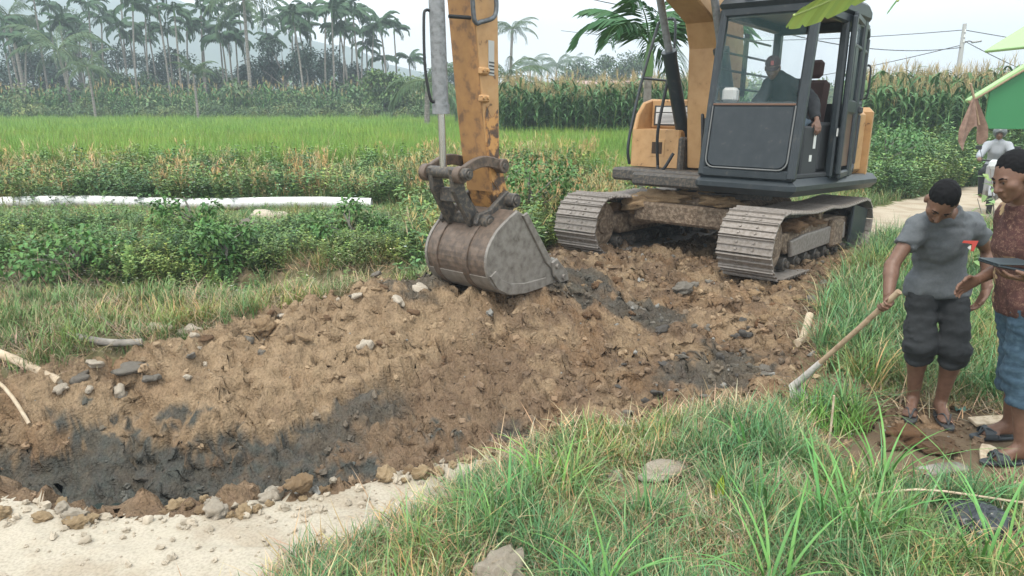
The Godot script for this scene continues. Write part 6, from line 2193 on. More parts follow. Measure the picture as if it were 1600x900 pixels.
func build_man_hoe() -> void:
	var base := Vector3(2.66, 0.0, -4.45)
	var p := thing("person", "man in a grey t-shirt and rolled black trousers looking down, holding a hoe", "person", base)
	var J := {"ankL": Vector3(2.61, 0.085, -4.53), "ankR": Vector3(2.755, 0.075, -4.47), "toeL": Vector3(2.50, 0.03, -4.36), "toeR": Vector3(2.70, 0.025, -4.27), "kneeL": Vector3(2.545, 0.47, -4.42), "kneeR": Vector3(2.735, 0.47, -4.36), "hipL": Vector3(2.575, 0.83, -4.53), "hipR": Vector3(2.755, 0.83, -4.53), "waist": Vector3(2.655, 0.97, -4.52), "chest": Vector3(2.605, 1.16, -4.46), "neck": Vector3(2.56, 1.31, -4.39), "shL": Vector3(2.425, 1.225, -4.42), "shR": Vector3(2.770, 1.225, -4.47), "elbL": Vector3(2.275, 1.00, -4.36), "wriL": Vector3(2.225, 0.85, -4.255), "elbR": Vector3(2.965, 1.06, -4.56), "wriR": Vector3(2.93, 0.82, -4.46)}
	for k: String in J: J[k] = J[k] - base
	var fwd := Vector3(-0.15, 0, 1).normalized()
	var f := Field.new(Vector3(-0.58, -0.02, -0.28), Vector3(0.42, 1.44, 0.36), 0.013)
	body_core(f, J, fwd, 0.0)
	var hc := Vector3(2.47, 1.395, -4.275) - base
	var hb := head_basis(Vector3(-0.30, -0.80, 0.52), Vector3(-0.15, 0.54, 0.83))
	# right hand closed round the shaft, left hand hanging half open
	var shaft := (Vector3(2.215, 0.90, -4.13) - Vector3(1.90, 0.06, -4.72)).normalized()
	var gd := Vector3(-0.267, -0.48, 0.835)
	var gn := Vector3(-0.913, 0.403, -0.06)
	J.wriL = Vector3(2.178, 0.806, -4.197) - gd * 0.082 - gn * 0.026 - base
	f.cap(J.elbL, J.wriL, 0.038, 0.027, 0.015)
	var h1 := hand_field(J.wriL, gd, gn, shaft, 0.95, 1.0)
	var h2 := hand_field(J.wriR, Vector3(-0.45, -0.85, 0.15), Vector3(-0.85, 0.3, 0.2), Vector3(-0.2, 0.1, 1.0), 0.42, 0.4)
	inst("body", field_mesh([f, head_field(hc, hb, J.neck), h1, h2]), M.skin, p)
	inst("hair", hair_mesh(hc, hb), M.hair, p)
	face_bits(p, hc, hb)
	# t-shirt
	f = Field.new(Vector3(-0.5, 0.68, -0.34), Vector3(0.45, 1.42, 0.30), 0.012)
	shirt_core(f, J, fwd, 0.020, 0.52)
	f.rough(n_mid, Vector3(4.0, 1.6, 4.0), 0.022)
	f.rough(n_mid, Vector3(3.0, 9.0, 3.0), 0.012)
	f.clip(Vector3(0.05, -1, 0.05), Vector3(0, 0.775, 0))
	f.ell(J.neck + Vector3(-0.012, 0.045, 0.05), Vector3(0.078, 0.06, 0.08), Basis(), 0.01, true)
	inst("t_shirt", field_mesh([f]), M.shirt_grey, p)
	var st := new_st()   # red and white chest print
	var ct := Transform3D(Basis(Vector3(0.95, 0.0, 0.15).normalized(), Vector3(0.06, 0.95, -0.25).normalized(), Vector3(-0.15, 0.25, 0.95).normalized()), Vector3(0.025, 1.135, 0.150))
	prism(st, ct, [Vector2(-0.042, 0.014), Vector2(-0.034, 0.028), Vector2(0.046, 0.028), Vector2(0.022, -0.034), Vector2(0.008, -0.034), Vector2(0.012, 0.006), Vector2(-0.01, 0.012), Vector2(-0.02, 0.012)], 0.006, 0.001)
	var pr := part(st, "chest_print", plain(lin(0.42, 0.05, 0.035), 0.6), p)
	st = new_st()
	prism(st, ct * Transform3D(Basis(), Vector3(0, 0, 0.0015)), [Vector2(-0.012, -0.012), Vector2(0.006, 0.0), Vector2(0.004, -0.026), Vector2(-0.006, -0.022)], 0.006, 0.001)
	part(st, "print_detail", plain(lin(0.55, 0.55, 0.55), 0.6), pr)
	# trousers rolled below the knee
	f = Field.new(Vector3(-0.34, 0.30, -0.32), Vector3(0.30, 0.98, 0.26), 0.012)
	f.cap(J.waist, (J.hipL + J.hipR) * 0.5, 0.115, 0.14, 0.03, fwd, 1.35)
	for s: String in ["L", "R"]:
		var kn: Vector3 = J["knee" + s]
		var hp: Vector3 = J["hip" + s]
		var an: Vector3 = J["ank" + s]
		var lo := kn + (an - kn) * 0.22
		f.cap(hp, kn, 0.100, 0.086, 0.02)
		f.cap(kn, lo, 0.084, 0.076, 0.02, Vector3.ZERO, 1.0, true)
	f.rough(n_mid, Vector3(2.5, 3.2, 2.5), 0.026)
	f.rough(n_mid, Vector3(4.0, 10.0, 4.0), 0.016)
	for s: String in ["L", "R"]:
		var kn: Vector3 = J["knee" + s]
		var lo := kn + ((J["ank" + s] as Vector3) - kn) * 0.24
		for k in 14:
			var a := TAU * k / 14.0
			var b := TAU * (k + 1) / 14.0
			f.cap(lo + Vector3(cos(a) * 0.064, 0.014 * sin(a * 2.0), sin(a) * 0.064), lo + Vector3(cos(b) * 0.064, 0.014 * sin(b * 2.0), sin(b) * 0.064), 0.018, 0.018, 0.012)
	f.clip(Vector3.UP, Vector3(0, 0.81, 0))
	inst("trousers", field_mesh([f]), M.trouser_black, p)
	flip_flop(p, J.ankL + Vector3(0.01, -0.07, -0.03), J.toeL + Vector3(0, -0.02, 0.02), M.rubber_grey)
	flip_flop(p, J.ankR + Vector3(0.005, -0.065, -0.03), J.toeR + Vector3(0, -0.015, 0.02), M.rubber_grey)
	# hoe: shaft through the closed hand, blade in the grass
	var a := Vector3(2.215, 0.90, -4.13)
	var b := Vector3(1.90, 0.10, -4.70)
	var hoe := thing("hoe", "long-handled hoe held by the man in grey, its pale blade in the grass", "hoe", b)
	st = new_st()
	tube(st, [a - b, (a - b) * 0.66 + Vector3(0.004, 0, 0), (a - b) * 0.35, (a - b) * 0.0], [0.018, 0.016, 0.0165, 0.019], 12)
	part(st, "handle", M.wood, hoe)
	st = new_st()
	tube(st, [(a - b) * 0.28, (a - b) * 0.08, (a - b) * 0.0, (b - a).normalized() * 0.02], [0.019, 0.025, 0.030, 0.032], 12)
	part(st, "socket", M.hoe_steel, hoe)
	st = new_st()
	var d := (b - a).normalized()
	var out := Vector3(0.25, -0.75, 0.55).normalized()
	var sdv := d.cross(out).normalized()
	var tt := Transform3D(Basis(sdv, out, sdv.cross(out)), d * 0.0)
	prism(st, tt, [Vector2(-0.035, -0.02), Vector2(0.035, -0.02), Vector2(0.075, 0.06), Vector2(0.085, 0.17), Vector2(-0.085, 0.17), Vector2(-0.075, 0.06)], 0.008, 0.002)
	part(st, "blade", M.hoe_steel, hoe)

func body_core(f: Field, J: Dictionary, fwd: Vector3, g: float) -> void:
	f.cap(J.waist, (J.hipL + J.hipR) * 0.5, 0.115 + g, 0.13 + g, 0.04, fwd, 1.3)
	f.cap(J.chest, J.waist, 0.135 + g, 0.115 + g, 0.04, fwd, 1.35)
	f.cap(J.shL, J.chest + Vector3(0, 0.05, 0), 0.050 + g, 0.07 + g, 0.05)
	f.cap(J.shR, J.chest + Vector3(0, 0.05, 0), 0.050 + g, 0.07 + g, 0.05)
	f.cap(J.neck, J.shL, 0.05 + g, 0.045 + g, 0.04)
	f.cap(J.neck, J.shR, 0.05 + g, 0.045 + g, 0.04)
	f.cap(J.neck, J.chest, 0.06 + g, 0.11 + g, 0.05)
	for s: String in ["L", "R"]:
		f.cap(J["hip" + s], J["knee" + s], 0.082 + g, 0.056 + g, 0.03)
		var kn: Vector3 = J["knee" + s]
		var an: Vector3 = J["ank" + s]
		var cf := kn.lerp(an, 0.33) - fwd * 0.015
		f.cap(kn, cf, 0.052 + g, 0.055 + g, 0.02)
		f.cap(cf, an, 0.055 + g, 0.034 + g, 0.02)
		var toe: Vector3 = J["toe" + s]
		var dr := (toe - an)
		dr.y = 0.0
		dr = dr.normalized()
		f.cap(an + Vector3(0, -0.035, 0) - dr * 0.035, toe - dr * 0.05 + Vector3(0, 0.008, 0), 0.034, 0.026, 0.02)
		f.cap(an, toe - dr * 0.05 + Vector3(0, 0.005, 0), 0.034, 0.024, 0.02)
		var sd := Vector3.UP.cross(dr)
		for k in 5:
			var q := toe - dr * (0.05 + 0.006 * absf(k - 1.5)) + sd * (k - 2) * 0.0165
			f.cap(q - dr * 0.03, q + dr * 0.03 + Vector3(0, -0.006, 0), 0.013, 0.0105, 0.006)
		f.cap(J["sh" + s], J["elb" + s], 0.049 + g, 0.039 + g, 0.025)
		var el: Vector3 = J["elb" + s]
		var wr: Vector3 = J["wri" + s]
		f.cap(el, el.lerp(wr, 0.3), 0.040 + g, 0.041 + g, 0.015)
		f.cap(el.lerp(wr, 0.3), wr, 0.041 + g, 0.027 + g, 0.015)

func shirt_core(f: Field, J: Dictionary, fwd: Vector3, g: float, sleeve: float) -> void:
	f.cap(J.waist, (J.hipL + J.hipR) * 0.5, 0.130 + g, 0.145 + g, 0.04, fwd, 1.25)
	f.cap(J.hipL, J.hipR, 0.098 + g, 0.098 + g, 0.04)
	f.cap(J.chest, J.waist, 0.138 + g, 0.120 + g, 0.04, fwd, 1.3)
	f.cap(J.shL, J.chest + Vector3(0, 0.05, 0), 0.048 + g, 0.07 + g, 0.04)
	f.cap(J.shR, J.chest + Vector3(0, 0.05, 0), 0.048 + g, 0.07 + g, 0.04)
	f.cap(J.neck, J.shL, 0.042 + g, 0.042 + g, 0.03)
	f.cap(J.neck, J.shR, 0.042 + g, 0.042 + g, 0.03)
	f.cap(J.neck, J.chest, 0.05 + g, 0.115 + g, 0.05)
	for s: String in ["L", "R"]:
		var a: Vector3 = J["sh" + s]
		var b: Vector3 = a.lerp(J["elb" + s], sleeve)
		f.cap(a, b, 0.052 + g, 0.046 + g, 0.03, Vector3.ZERO, 1.0, true)

func build_man_batik() -> void:
	var base := Vector3(2.80, 0.0, -3.88)
	var p := thing("person", "man at the right edge in a brown batik shirt and rolled jeans holding a tablet", "person", base)
	var J := {"ankL": Vector3(2.83, 0.09, -3.80), "ankR": Vector3(2.97, 0.09, -4.12), "toeL": Vector3(2.66, 0.03, -3.80), "toeR": Vector3(2.80, 0.03, -4.13), "kneeL": Vector3(2.765, 0.49, -3.82), "kneeR": Vector3(2.87, 0.49, -4.02), "hipL": Vector3(2.76, 0.90, -3.80), "hipR": Vector3(2.80, 0.90, -3.98), "waist": Vector3(2.745, 1.03, -3.88), "chest": Vector3(2.70, 1.24, -3.86), "neck": Vector3(2.645, 1.425, -3.84), "shL": Vector3(2.71, 1.35, -3.68), "shR": Vector3(2.71, 1.35, -4.03), "elbL": Vector3(2.78, 1.09, -3.56), "wriL": Vector3(2.535, 1.115, -3.56), "elbR": Vector3(2.79, 1.08, -4.08), "wriR": Vector3(2.55, 1.00, -3.98)}
	for k: String in J: J[k] = J[k] - base
	var fwd := Vector3(-1, 0, 0.1).normalized()
	var f := Field.new(Vector3(-0.36, -0.02, -0.36), Vector3(0.34, 1.50, 0.40), 0.013)
	body_core(f, J, fwd, 0.0)
	var hc := Vector3(2.545, 1.585, -3.80) - base
	var hb := head_basis(Vector3(-0.86, -0.36, 0.12), Vector3(-0.36, 0.92, 0.0))
	var h1 := hand_field(J.wriL, Vector3(-1.0, 0.05, 0.05), Vector3(-0.05, 1.0, -0.1), Vector3(0.1, 0.2, 1.0), 0.30, 0.5)
	var h2 := hand_field(J.wriR, Vector3(-0.9, -0.35, 0.2), Vector3(-0.2, 0.4, 0.9), Vector3(0.1, 1.0, 0.2), 0.30, 0.4)
	inst("body", field_mesh([f, head_field(hc, hb, J.neck), h1, h2]), M.skin, p)
	inst("hair", hair_mesh(hc, hb, -0.02, 0.62), M.hair, p)
	face_bits(p, hc, hb)
	f = Field.new(Vector3(-0.32, 0.72, -0.40), Vector3(0.32, 1.52, 0.42), 0.012)
	shirt_core(f, J, fwd, 0.022, 0.72)
	f.rough(n_mid, Vector3(4.0, 1.6, 4.0), 0.022)
	f.clip(Vector3(0.0, -1, 0.05), Vector3(0, 0.83, 0))
	f.ell(J.neck + Vector3(-0.03, 0.05, 0), Vector3(0.08, 0.05, 0.075), Basis(), 0.01, true)
	inst("batik_shirt", field_mesh([f]), M.batik, p)
	f = Field.new(Vector3(-0.30, 0.26, -0.36), Vector3(0.34, 1.05, 0.30), 0.012)
	f.cap(J.waist, (J.hipL + J.hipR) * 0.5, 0.125, 0.14, 0.03, fwd, 1.2)
	for s: String in ["L", "R"]:
		var kn: Vector3 = J["knee" + s]
		var lo := kn.lerp(J["ank" + s], 0.36)
		f.cap(J["hip" + s], kn, 0.105, 0.082, 0.02)
		f.cap(kn, lo, 0.082, 0.080, 0.02, Vector3.ZERO, 1.0, true)
	f.rough(n_mid, Vector3(2.0, 6.0, 2.0), 0.028)
	inst("jeans", field_mesh([f]), M.denim, p)
	flip_flop(p, J.ankL + Vector3(0.03, -0.075, 0), J.toeL + Vector3(-0.02, -0.015, 0), M.slipper)
	flip_flop(p, J.ankR + Vector3(0.03, -0.075, 0), J.toeR + Vector3(-0.02, -0.015, 0), M.slipper)
	for s: String in ["L", "R"]:   # broad slide strap
		var st := new_st()
		var toe: Vector3 = J["toe" + s]
		var arc := []
		for k in 9:
			var a := PI * k / 8.0
			arc.append(Vector2(cos(a) * 0.052, sin(a) * 0.055))
		for k in 9:
			var a := PI - PI * k / 8.0
			arc.append(Vector2(cos(a) * 0.045, sin(a) * 0.047))
		prism(st, Transform3D(Basis(Vector3(0, 0, 1), Vector3.UP, Vector3(-1, 0, 0)), Vector3(toe.x + 0.055, 0.012, toe.z)), arc, 0.075, 0.004)
		part(st, "slide_strap", M.slipper, p)
	# tablet in a dark folding case
	var tb := thing("tablet", "dark tablet in a folding case held by the man in batik", "tablet", Vector3(2.455, 1.160, -3.60))
	tb.basis = Basis(Vector3(0, 0, 1), -0.20) * Basis(Vector3.UP, 0.10)
	var st2 := new_st()
	bx(st2, -0.115, 0.10, -0.006, 0.006, -0.075, 0.075, 0.005)
	part(st2, "case", plain(lin(0.015, 0.022, 0.028), 0.5), tb)
	st2 = new_st()
	bx(st2, -0.108, 0.093, 0.0065, 0.009, -0.068, 0.068, 0.001)
	part(st2, "screen", plain(lin(0.02, 0.035, 0.045), 0.08), tb)
	st2 = new_st()
	rbox(st2, Transform3D(Basis(Vector3(0, 0, 1), 0.16), Vector3(-0.01, 0.026, 0)), Vector3(0.215, 0.006, 0.145), 0.002)
	part(st2, "cover_flap", plain(lin(0.03, 0.045, 0.052), 0.5), tb)

func build_operator() -> void:
	# seated in the cab; built in the machine's own axes
	var p := thing("person", "excavator operator in a dark jacket and maroon cap seated in the cab", "person", Vector3(2.70, 0.01, -9.56))
	p.rotation_degrees = Vector3(-2.5, -41, 0)
	var J := {"ankL": Vector3(0.98, 1.24, 0.72), "ankR": Vector3(0.66, 1.24, 0.72), "toeL": Vector3(1.0, 1.18, 0.9), "toeR": Vector3(0.64, 1.18, 0.9), "kneeL": Vector3(0.98, 1.74, 0.52), "kneeR": Vector3(0.64, 1.74, 0.52), "hipL": Vector3(0.90, 1.66, 0.02), "hipR": Vector3(0.72, 1.66, 0.02), "waist": Vector3(0.80, 1.80, 0.04), "chest": Vector3(0.76, 2.02, 0.18), "neck": Vector3(0.70, 2.19, 0.28), "shL": Vector3(0.93, 2.10, 0.24), "shR": Vector3(0.57, 2.13, 0.22), "elbL": Vector3(1.16, 1.93, 0.42), "wriL": Vector3(1.27, 1.72, 0.56), "elbR": Vector3(0.52, 1.90, 0.40), "wriR": Vector3(0.64, 1.78, 0.55)}
	var fwd := Vector3(0, 0, 1)
	var f := Field.new(Vector3(0.40, 1.10, -0.25), Vector3(1.42, 2.40, 1.02), 0.016)
	body_core(f, J, fwd, 0.0)
	var hc := Vector3(0.64, 2.31, 0.38)
	var hb := head_basis(Vector3(0.30, -0.38, 0.85), Vector3(0.1, 0.9, 0.4))
	var h1 := hand_field(J.wriL, Vector3(0.35, -0.85, 0.4), Vector3(-0.4, -0.2, 0.6), Vector3(-0.6, 0.2, 0.6), 0.45, 0.6, 0.006)
	var h2 := hand_field(J.wriR, Vector3(0.1, -0.6, 0.7), Vector3(0.3, -0.6, -0.4), Vector3(0.8, 0.2, 0.2), 0.6, 0.6, 0.006)
	inst("body", field_mesh([f, head_field(hc, hb, J.neck, 0.008), h1, h2]), M.skin, p)
	face_bits(p, hc, hb)
	f = Field.new(Vector3(0.40, 1.55, -0.26), Vector3(1.42, 2.40, 0.70), 0.016)
	shirt_core(f, J, fwd, 0.03, 0.98)
	for s: String in ["L", "R"]:
		f.cap(J["elb" + s], (J["elb" + s] as Vector3).lerp(J["wri" + s], 0.9), 0.066, 0.052, 0.02, Vector3.ZERO, 1.0, true)
	f.rough(n_mid, Vector3(3.0, 2.5, 3.0), 0.03)
	f.clip(Vector3(0, -1, 0), Vector3(0, 1.62, 0))
	inst("jacket", field_mesh([f]), M.jacket, p)
	f = Field.new(Vector3(0.46, 1.10, -0.25), Vector3(1.2, 1.95, 0.9), 0.016)
	f.cap(J.hipL, J.hipR, 0.13, 0.13, 0.03)
	for s: String in ["L", "R"]:
		f.cap(J["hip" + s], J["knee" + s], 0.105, 0.082, 0.02)
		f.cap(J["knee" + s], (J["knee" + s] as Vector3).lerp(J["ank" + s], 0.9), 0.08, 0.06, 0.02, Vector3.ZERO, 1.0, true)
	f.rough(n_mid, Vector3(3.0, 2.5, 3.0), 0.02)
	inst("jeans", field_mesh([f]), M.denim_pale, p)
	cap_hat(p, hc, hb)

func cap_hat(p: Node3D, hc: Vector3, hb: Basis) -> void:
	var f := Field.new(hc - Vector3.ONE * 0.15, hc + Vector3.ONE * 0.2, 0.007)
	f.ell(hc + hb * Vector3(0, 0.042, -0.012), Vector3(0.086, 0.098, 0.104), hb, 0.01)
	f.clip(hb * Vector3(0, -1, 0.12), hc + hb * Vector3(0, 0.035, 0))
	var crown := inst("cap", field_mesh([f]), M.cap_red, p)
	var st := new_st()
	var pg := []
	for k in 13:
		var a := PI * k / 12.0
		pg.append(Vector2(cos(a) * 0.082, 0.065 + sin(a) * 0.11))
	prism(st, Transform3D(hb * Basis(Vector3(1, 0, 0), Vector3(0, -0.22, 0.97), Vector3(0, -0.97, -0.22)), hc + hb * Vector3(0, 0.052, 0)), pg, 0.007, 0.002)
	part(st, "peak", M.cap_red, crown)
	st = new_st()
	prism(st, Transform3D(hb, hc + hb * Vector3(0.0, 0.085, 0.088)), [Vector2(-0.016, -0.025), Vector2(0.016, -0.025), Vector2(0.016, 0.025), Vector2(-0.016, 0.025)], 0.006, 0.001)
	part(st, "cap_badge", plain(lin(0.45, 0.10, 0.09), 0.7), crown)

func build_people() -> void:
	M.eye = plain(lin(0.03, 0.025, 0.022), 0.2)
	M.shirt_grey = surf(noise_tex(0.05, [[0.0, lin(0.085, 0.095, 0.105)], [1.0, lin(0.125, 0.137, 0.148)]], 4, FastNoiseLite.TYPE_SIMPLEX_SMOOTH, 256, 41), 4.0, 0.95)
	M.trouser_black = surf(noise_tex(0.05, [[0.0, lin(0.012, 0.014, 0.016)], [1.0, lin(0.025, 0.028, 0.031)]], 4, FastNoiseLite.TYPE_SIMPLEX_SMOOTH, 256, 42), 4.0, 0.9)
	M.denim = surf(noise_tex(0.03, [[0.0, lin(0.022, 0.045, 0.07)], [0.5, lin(0.045, 0.085, 0.125)], [1.0, lin(0.09, 0.15, 0.20)]], 5, FastNoiseLite.TYPE_SIMPLEX_SMOOTH, 256, 43), 3.0, 0.9)
	M.denim_pale = surf(noise_tex(0.03, [[0.0, lin(0.10, 0.14, 0.18)], [1.0, lin(0.25, 0.31, 0.37)]], 5, FastNoiseLite.TYPE_SIMPLEX_SMOOTH, 256, 44), 3.0, 0.9)
	M.jacket = surf(noise_tex(0.04, [[0.0, lin(0.012, 0.014, 0.017)], [1.0, lin(0.028, 0.032, 0.037)]], 4, FastNoiseLite.TYPE_SIMPLEX_SMOOTH, 256, 45), 3.0, 0.85)
	M.cap_red = plain(lin(0.06, 0.028, 0.032), 0.9)
	M.rubber_grey = plain(lin(0.05, 0.052, 0.055), 0.7)
	M.slipper = plain(lin(0.035, 0.042, 0.048), 0.6)
	M.hoe_steel = surf(noise_tex(0.02, [[0.0, lin(0.25, 0.21, 0.18)], [0.5, lin(0.45, 0.42, 0.39)], [1.0, lin(0.58, 0.56, 0.53)]], 5, FastNoiseLite.TYPE_SIMPLEX_SMOOTH, 256, 46), 4.0, 0.6)
	# printed cloth: cream blossoms and curling lines on maroon brown
	var img := Image.create(512, 512, false, Image.FORMAT_RGB8)
	var cn := FastNoiseLite.new()
	cn.seed = 6
	cn.frequency = 0.022
	cn.domain_warp_enabled = true
	cn.domain_warp_amplitude = 30.0
	var base_c := lin(0.085, 0.035, 0.03)
	var line_c := lin(0.30, 0.19, 0.13)
	for y in 512:
		for x in 512:
			var v := absf(cn.get_noise_2d(x, y))
			img.set_pixel(x, y, line_c if v < 0.03 else (lin(0.055, 0.024, 0.022) if v > 0.35 else base_c))
	var r2 := RandomNumberGenerator.new()
	r2.seed = 3
	for k in 9:
		var cx := r2.randi_range(50, 460)
		var cy := r2.randi_range(50, 460)
		var ph := r2.randf() * TAU
		var big := r2.randf_range(26.0, 44.0)
		for y in range(-48, 49):
			for x in range(-48, 49):
				var a := atan2(y, x)
				var r := Vector2(x, y).length()
				if r < big * (0.72 + 0.28 * cos(a * 5.0 + ph)):
					img.set_pixel(clampi(cx + x, 0, 511), clampi(cy + y, 0, 511), lin(0.50, 0.36, 0.19) if r > 9.0 else lin(0.22, 0.11, 0.06))
	M.batik = surf(ImageTexture.create_from_image(img), 1.5, 0.9)
	build_man_hoe()
	build_man_batik()
	build_operator()
	build_rider()

func build_rider() -> void:
	var at := Vector3(9.95, -0.24, -15.5)
	var sc := thing("scooter", "motor scooter approaching along the lane behind the men", "scooter", at)
	sc.rotation.y = -0.55
	var st := new_st()
	for z: float in [0.62, -0.60]:
		st = new_st()
		lathe(st, Transform3D(Basis(Vector3(0, 1, 0), Vector3(1, 0, 0), Vector3(0, 0, -1)), Vector3(0, 0.27, z)), [Vector2(0.20, -0.04), Vector2(0.26, -0.045), Vector2(0.275, 0), Vector2(0.26, 0.045), Vector2(0.20, 0.04), Vector2(0.20, -0.04)], 24)
		var w := part(st, "wheel", M.rubber, sc)
		st = new_st()
		pin(st, -0.03, 0.03, 0.27, z, 0.19)
		part(st, "rim", M.greasy, w)
	st = new_st()
	prism(st, side_t(0.0), [Vector2(0.52, 0.45), Vector2(0.60, 0.95), Vector2(0.50, 1.02), Vector2(0.36, 0.50), Vector2(0.1, 0.36), Vector2(-0.2, 0.42), Vector2(-0.75, 0.72), Vector2(-0.78, 0.62), Vector2(-0.3, 0.26), Vector2(0.3, 0.24)], 0.30, 0.05)
	part(st, "body", plain(lin(0.35, 0.35, 0.36), 0.35), sc)
	st = new_st()
	prism(st, side_t(0.0), [Vector2(0.02, 0.68), Vector2(0.0, 0.76), Vector2(-0.72, 0.82), Vector2(-0.75, 0.74)], 0.26, 0.03)
	part(st, "seat", M.rubber, sc)
	st = new_st()
	rbox(st, Transform3D(Basis(Vector3(1, 0, 0), -0.3), Vector3(0, 0.98, 0.55)), Vector3(0.24, 0.20, 0.12), 0.05)
	part(st, "headlight", plain(lin(0.6, 0.62, 0.62), 0.15), sc)
	st = new_st()
	tube(st, [Vector3(-0.33, 1.06, 0.36), Vector3(0, 1.04, 0.48), Vector3(0.33, 1.06, 0.36)], [0.016], 8)
	for s: float in [-1.0, 1.0]:
		tube(st, [Vector3(s * 0.24, 1.05, 0.40), Vector3(s * 0.30, 1.26, 0.38)], [0.006], 5)
		rbox(st, Transform3D(Basis(), Vector3(s * 0.33, 1.30, 0.38)), Vector3(0.11, 0.08, 0.02), 0.01)
	part(st, "handlebar", M.rubber, sc)
	st = new_st()
	prism(st, side_t(0.0), [Vector2(0.35, 0.40), Vector2(0.60, 0.56), Vector2(0.90, 0.44), Vector2(0.92, 0.40), Vector2(0.60, 0.52)], 0.12, 0.01)
	part(st, "front_fender", plain(lin(0.35, 0.35, 0.36), 0.35), sc)
	var p := thing("person", "scooter rider in a pale grey shirt and grey helmet on the lane", "person", at)
	p.rotation.y = -0.55
	var J := {"ankL": Vector3(0.17, 0.36, 0.22), "ankR": Vector3(-0.17, 0.36, 0.22), "toeL": Vector3(0.18, 0.31, 0.40), "toeR": Vector3(-0.18, 0.31, 0.40), "kneeL": Vector3(0.20, 0.78, 0.22), "kneeR": Vector3(-0.20, 0.78, 0.22), "hipL": Vector3(0.09, 0.86, -0.22), "hipR": Vector3(-0.09, 0.86, -0.22), "waist": Vector3(0, 1.0, -0.22), "chest": Vector3(0, 1.22, -0.16), "neck": Vector3(0, 1.40, -0.10), "shL": Vector3(0.18, 1.33, -0.12), "shR": Vector3(-0.18, 1.33, -0.12), "elbL": Vector3(0.30, 1.12, 0.08), "wriL": Vector3(0.29, 1.09, 0.30), "elbR": Vector3(-0.30, 1.12, 0.08), "wriR": Vector3(-0.29, 1.09, 0.30)}
	var fwd := Vector3(0, 0, 1)
	var f := Field.new(Vector3(-0.42, 0.25, -0.42), Vector3(0.42, 1.5, 0.55), 0.02)
	body_core(f, J, fwd, 0.0)
	var hc := Vector3(0, 1.56, -0.06)
	var hb := head_basis(Vector3(0, -0.05, 1), Vector3.UP)
	var hs := [f, head_field(hc, hb, J.neck, 0.012)]
	for s: float in [-1.0, 1.0]: hs.append(hand_field(J.wriL if s > 0 else J.wriR, Vector3(0, -0.1, 1), Vector3(0, -1, 0.2), Vector3(-s, 0, 0), 0.8, 0.8, 0.009))
	inst("body", field_mesh(hs), M.skin, p)
	f = Field.new(Vector3(-0.42, 0.8, -0.46), Vector3(0.42, 1.5, 0.35), 0.02)
	shirt_core(f, J, fwd, 0.025, 0.95)
	for s: String in ["L", "R"]: f.cap(J["elb" + s], (J["elb" + s] as Vector3).lerp(J["wri" + s], 0.8), 0.062, 0.05, 0.02)
	f.clip(Vector3(0, -1, 0), Vector3(0, 0.86, 0))
	inst("shirt", field_mesh([f]), plain(lin(0.34, 0.36, 0.39), 0.9), p)
	f = Field.new(Vector3(-0.36, 0.3, -0.46), Vector3(0.36, 1.1, 0.45), 0.02)
	f.cap(J.hipL, J.hipR, 0.125, 0.125, 0.03)
	for s: String in ["L", "R"]:
		f.cap(J["hip" + s], J["knee" + s], 0.10, 0.08, 0.02)
		f.cap(J["knee" + s], J["ank" + s], 0.08, 0.06, 0.02)
	inst("trousers", field_mesh([f]), M.trouser_black, p)
	f = Field.new(hc - Vector3.ONE * 0.2, hc + Vector3.ONE * 0.22, 0.012)
	f.ell(hc + Vector3(0, 0.035, -0.01), Vector3(0.125, 0.13, 0.145), Basis(), 0.01)
	f.ell(hc + Vector3(0, -0.03, 0.16), Vector3(0.085, 0.075, 0.12), Basis(), 0.01, true)
	f.ell(hc + Vector3(0, -0.12, 0.0), Vector3(0.09, 0.10, 0.12), Basis(), 0.01, true)
	inst("helmet", field_mesh([f]), plain(lin(0.11, 0.13, 0.13), 0.35), p)

# ---------------------------------------------------------------- small things
func stick(called: String, pts: Array, r: Array, m: Material, label: String, category: String) -> void:
	var base := Vector3(pts[0][0], height(pts[0][0], pts[0][1]), pts[0][1])
	var q := []
	for p: Array in pts: q.append(Vector3(p[0], height(p[0], p[1]) + p[2], p[1]) - base)
	var o := thing(called, label, category, base)
	var st := new_st()
	tube(st, smooth_path(q, 4), r, 8)
	part(st, "shaft", m, o)

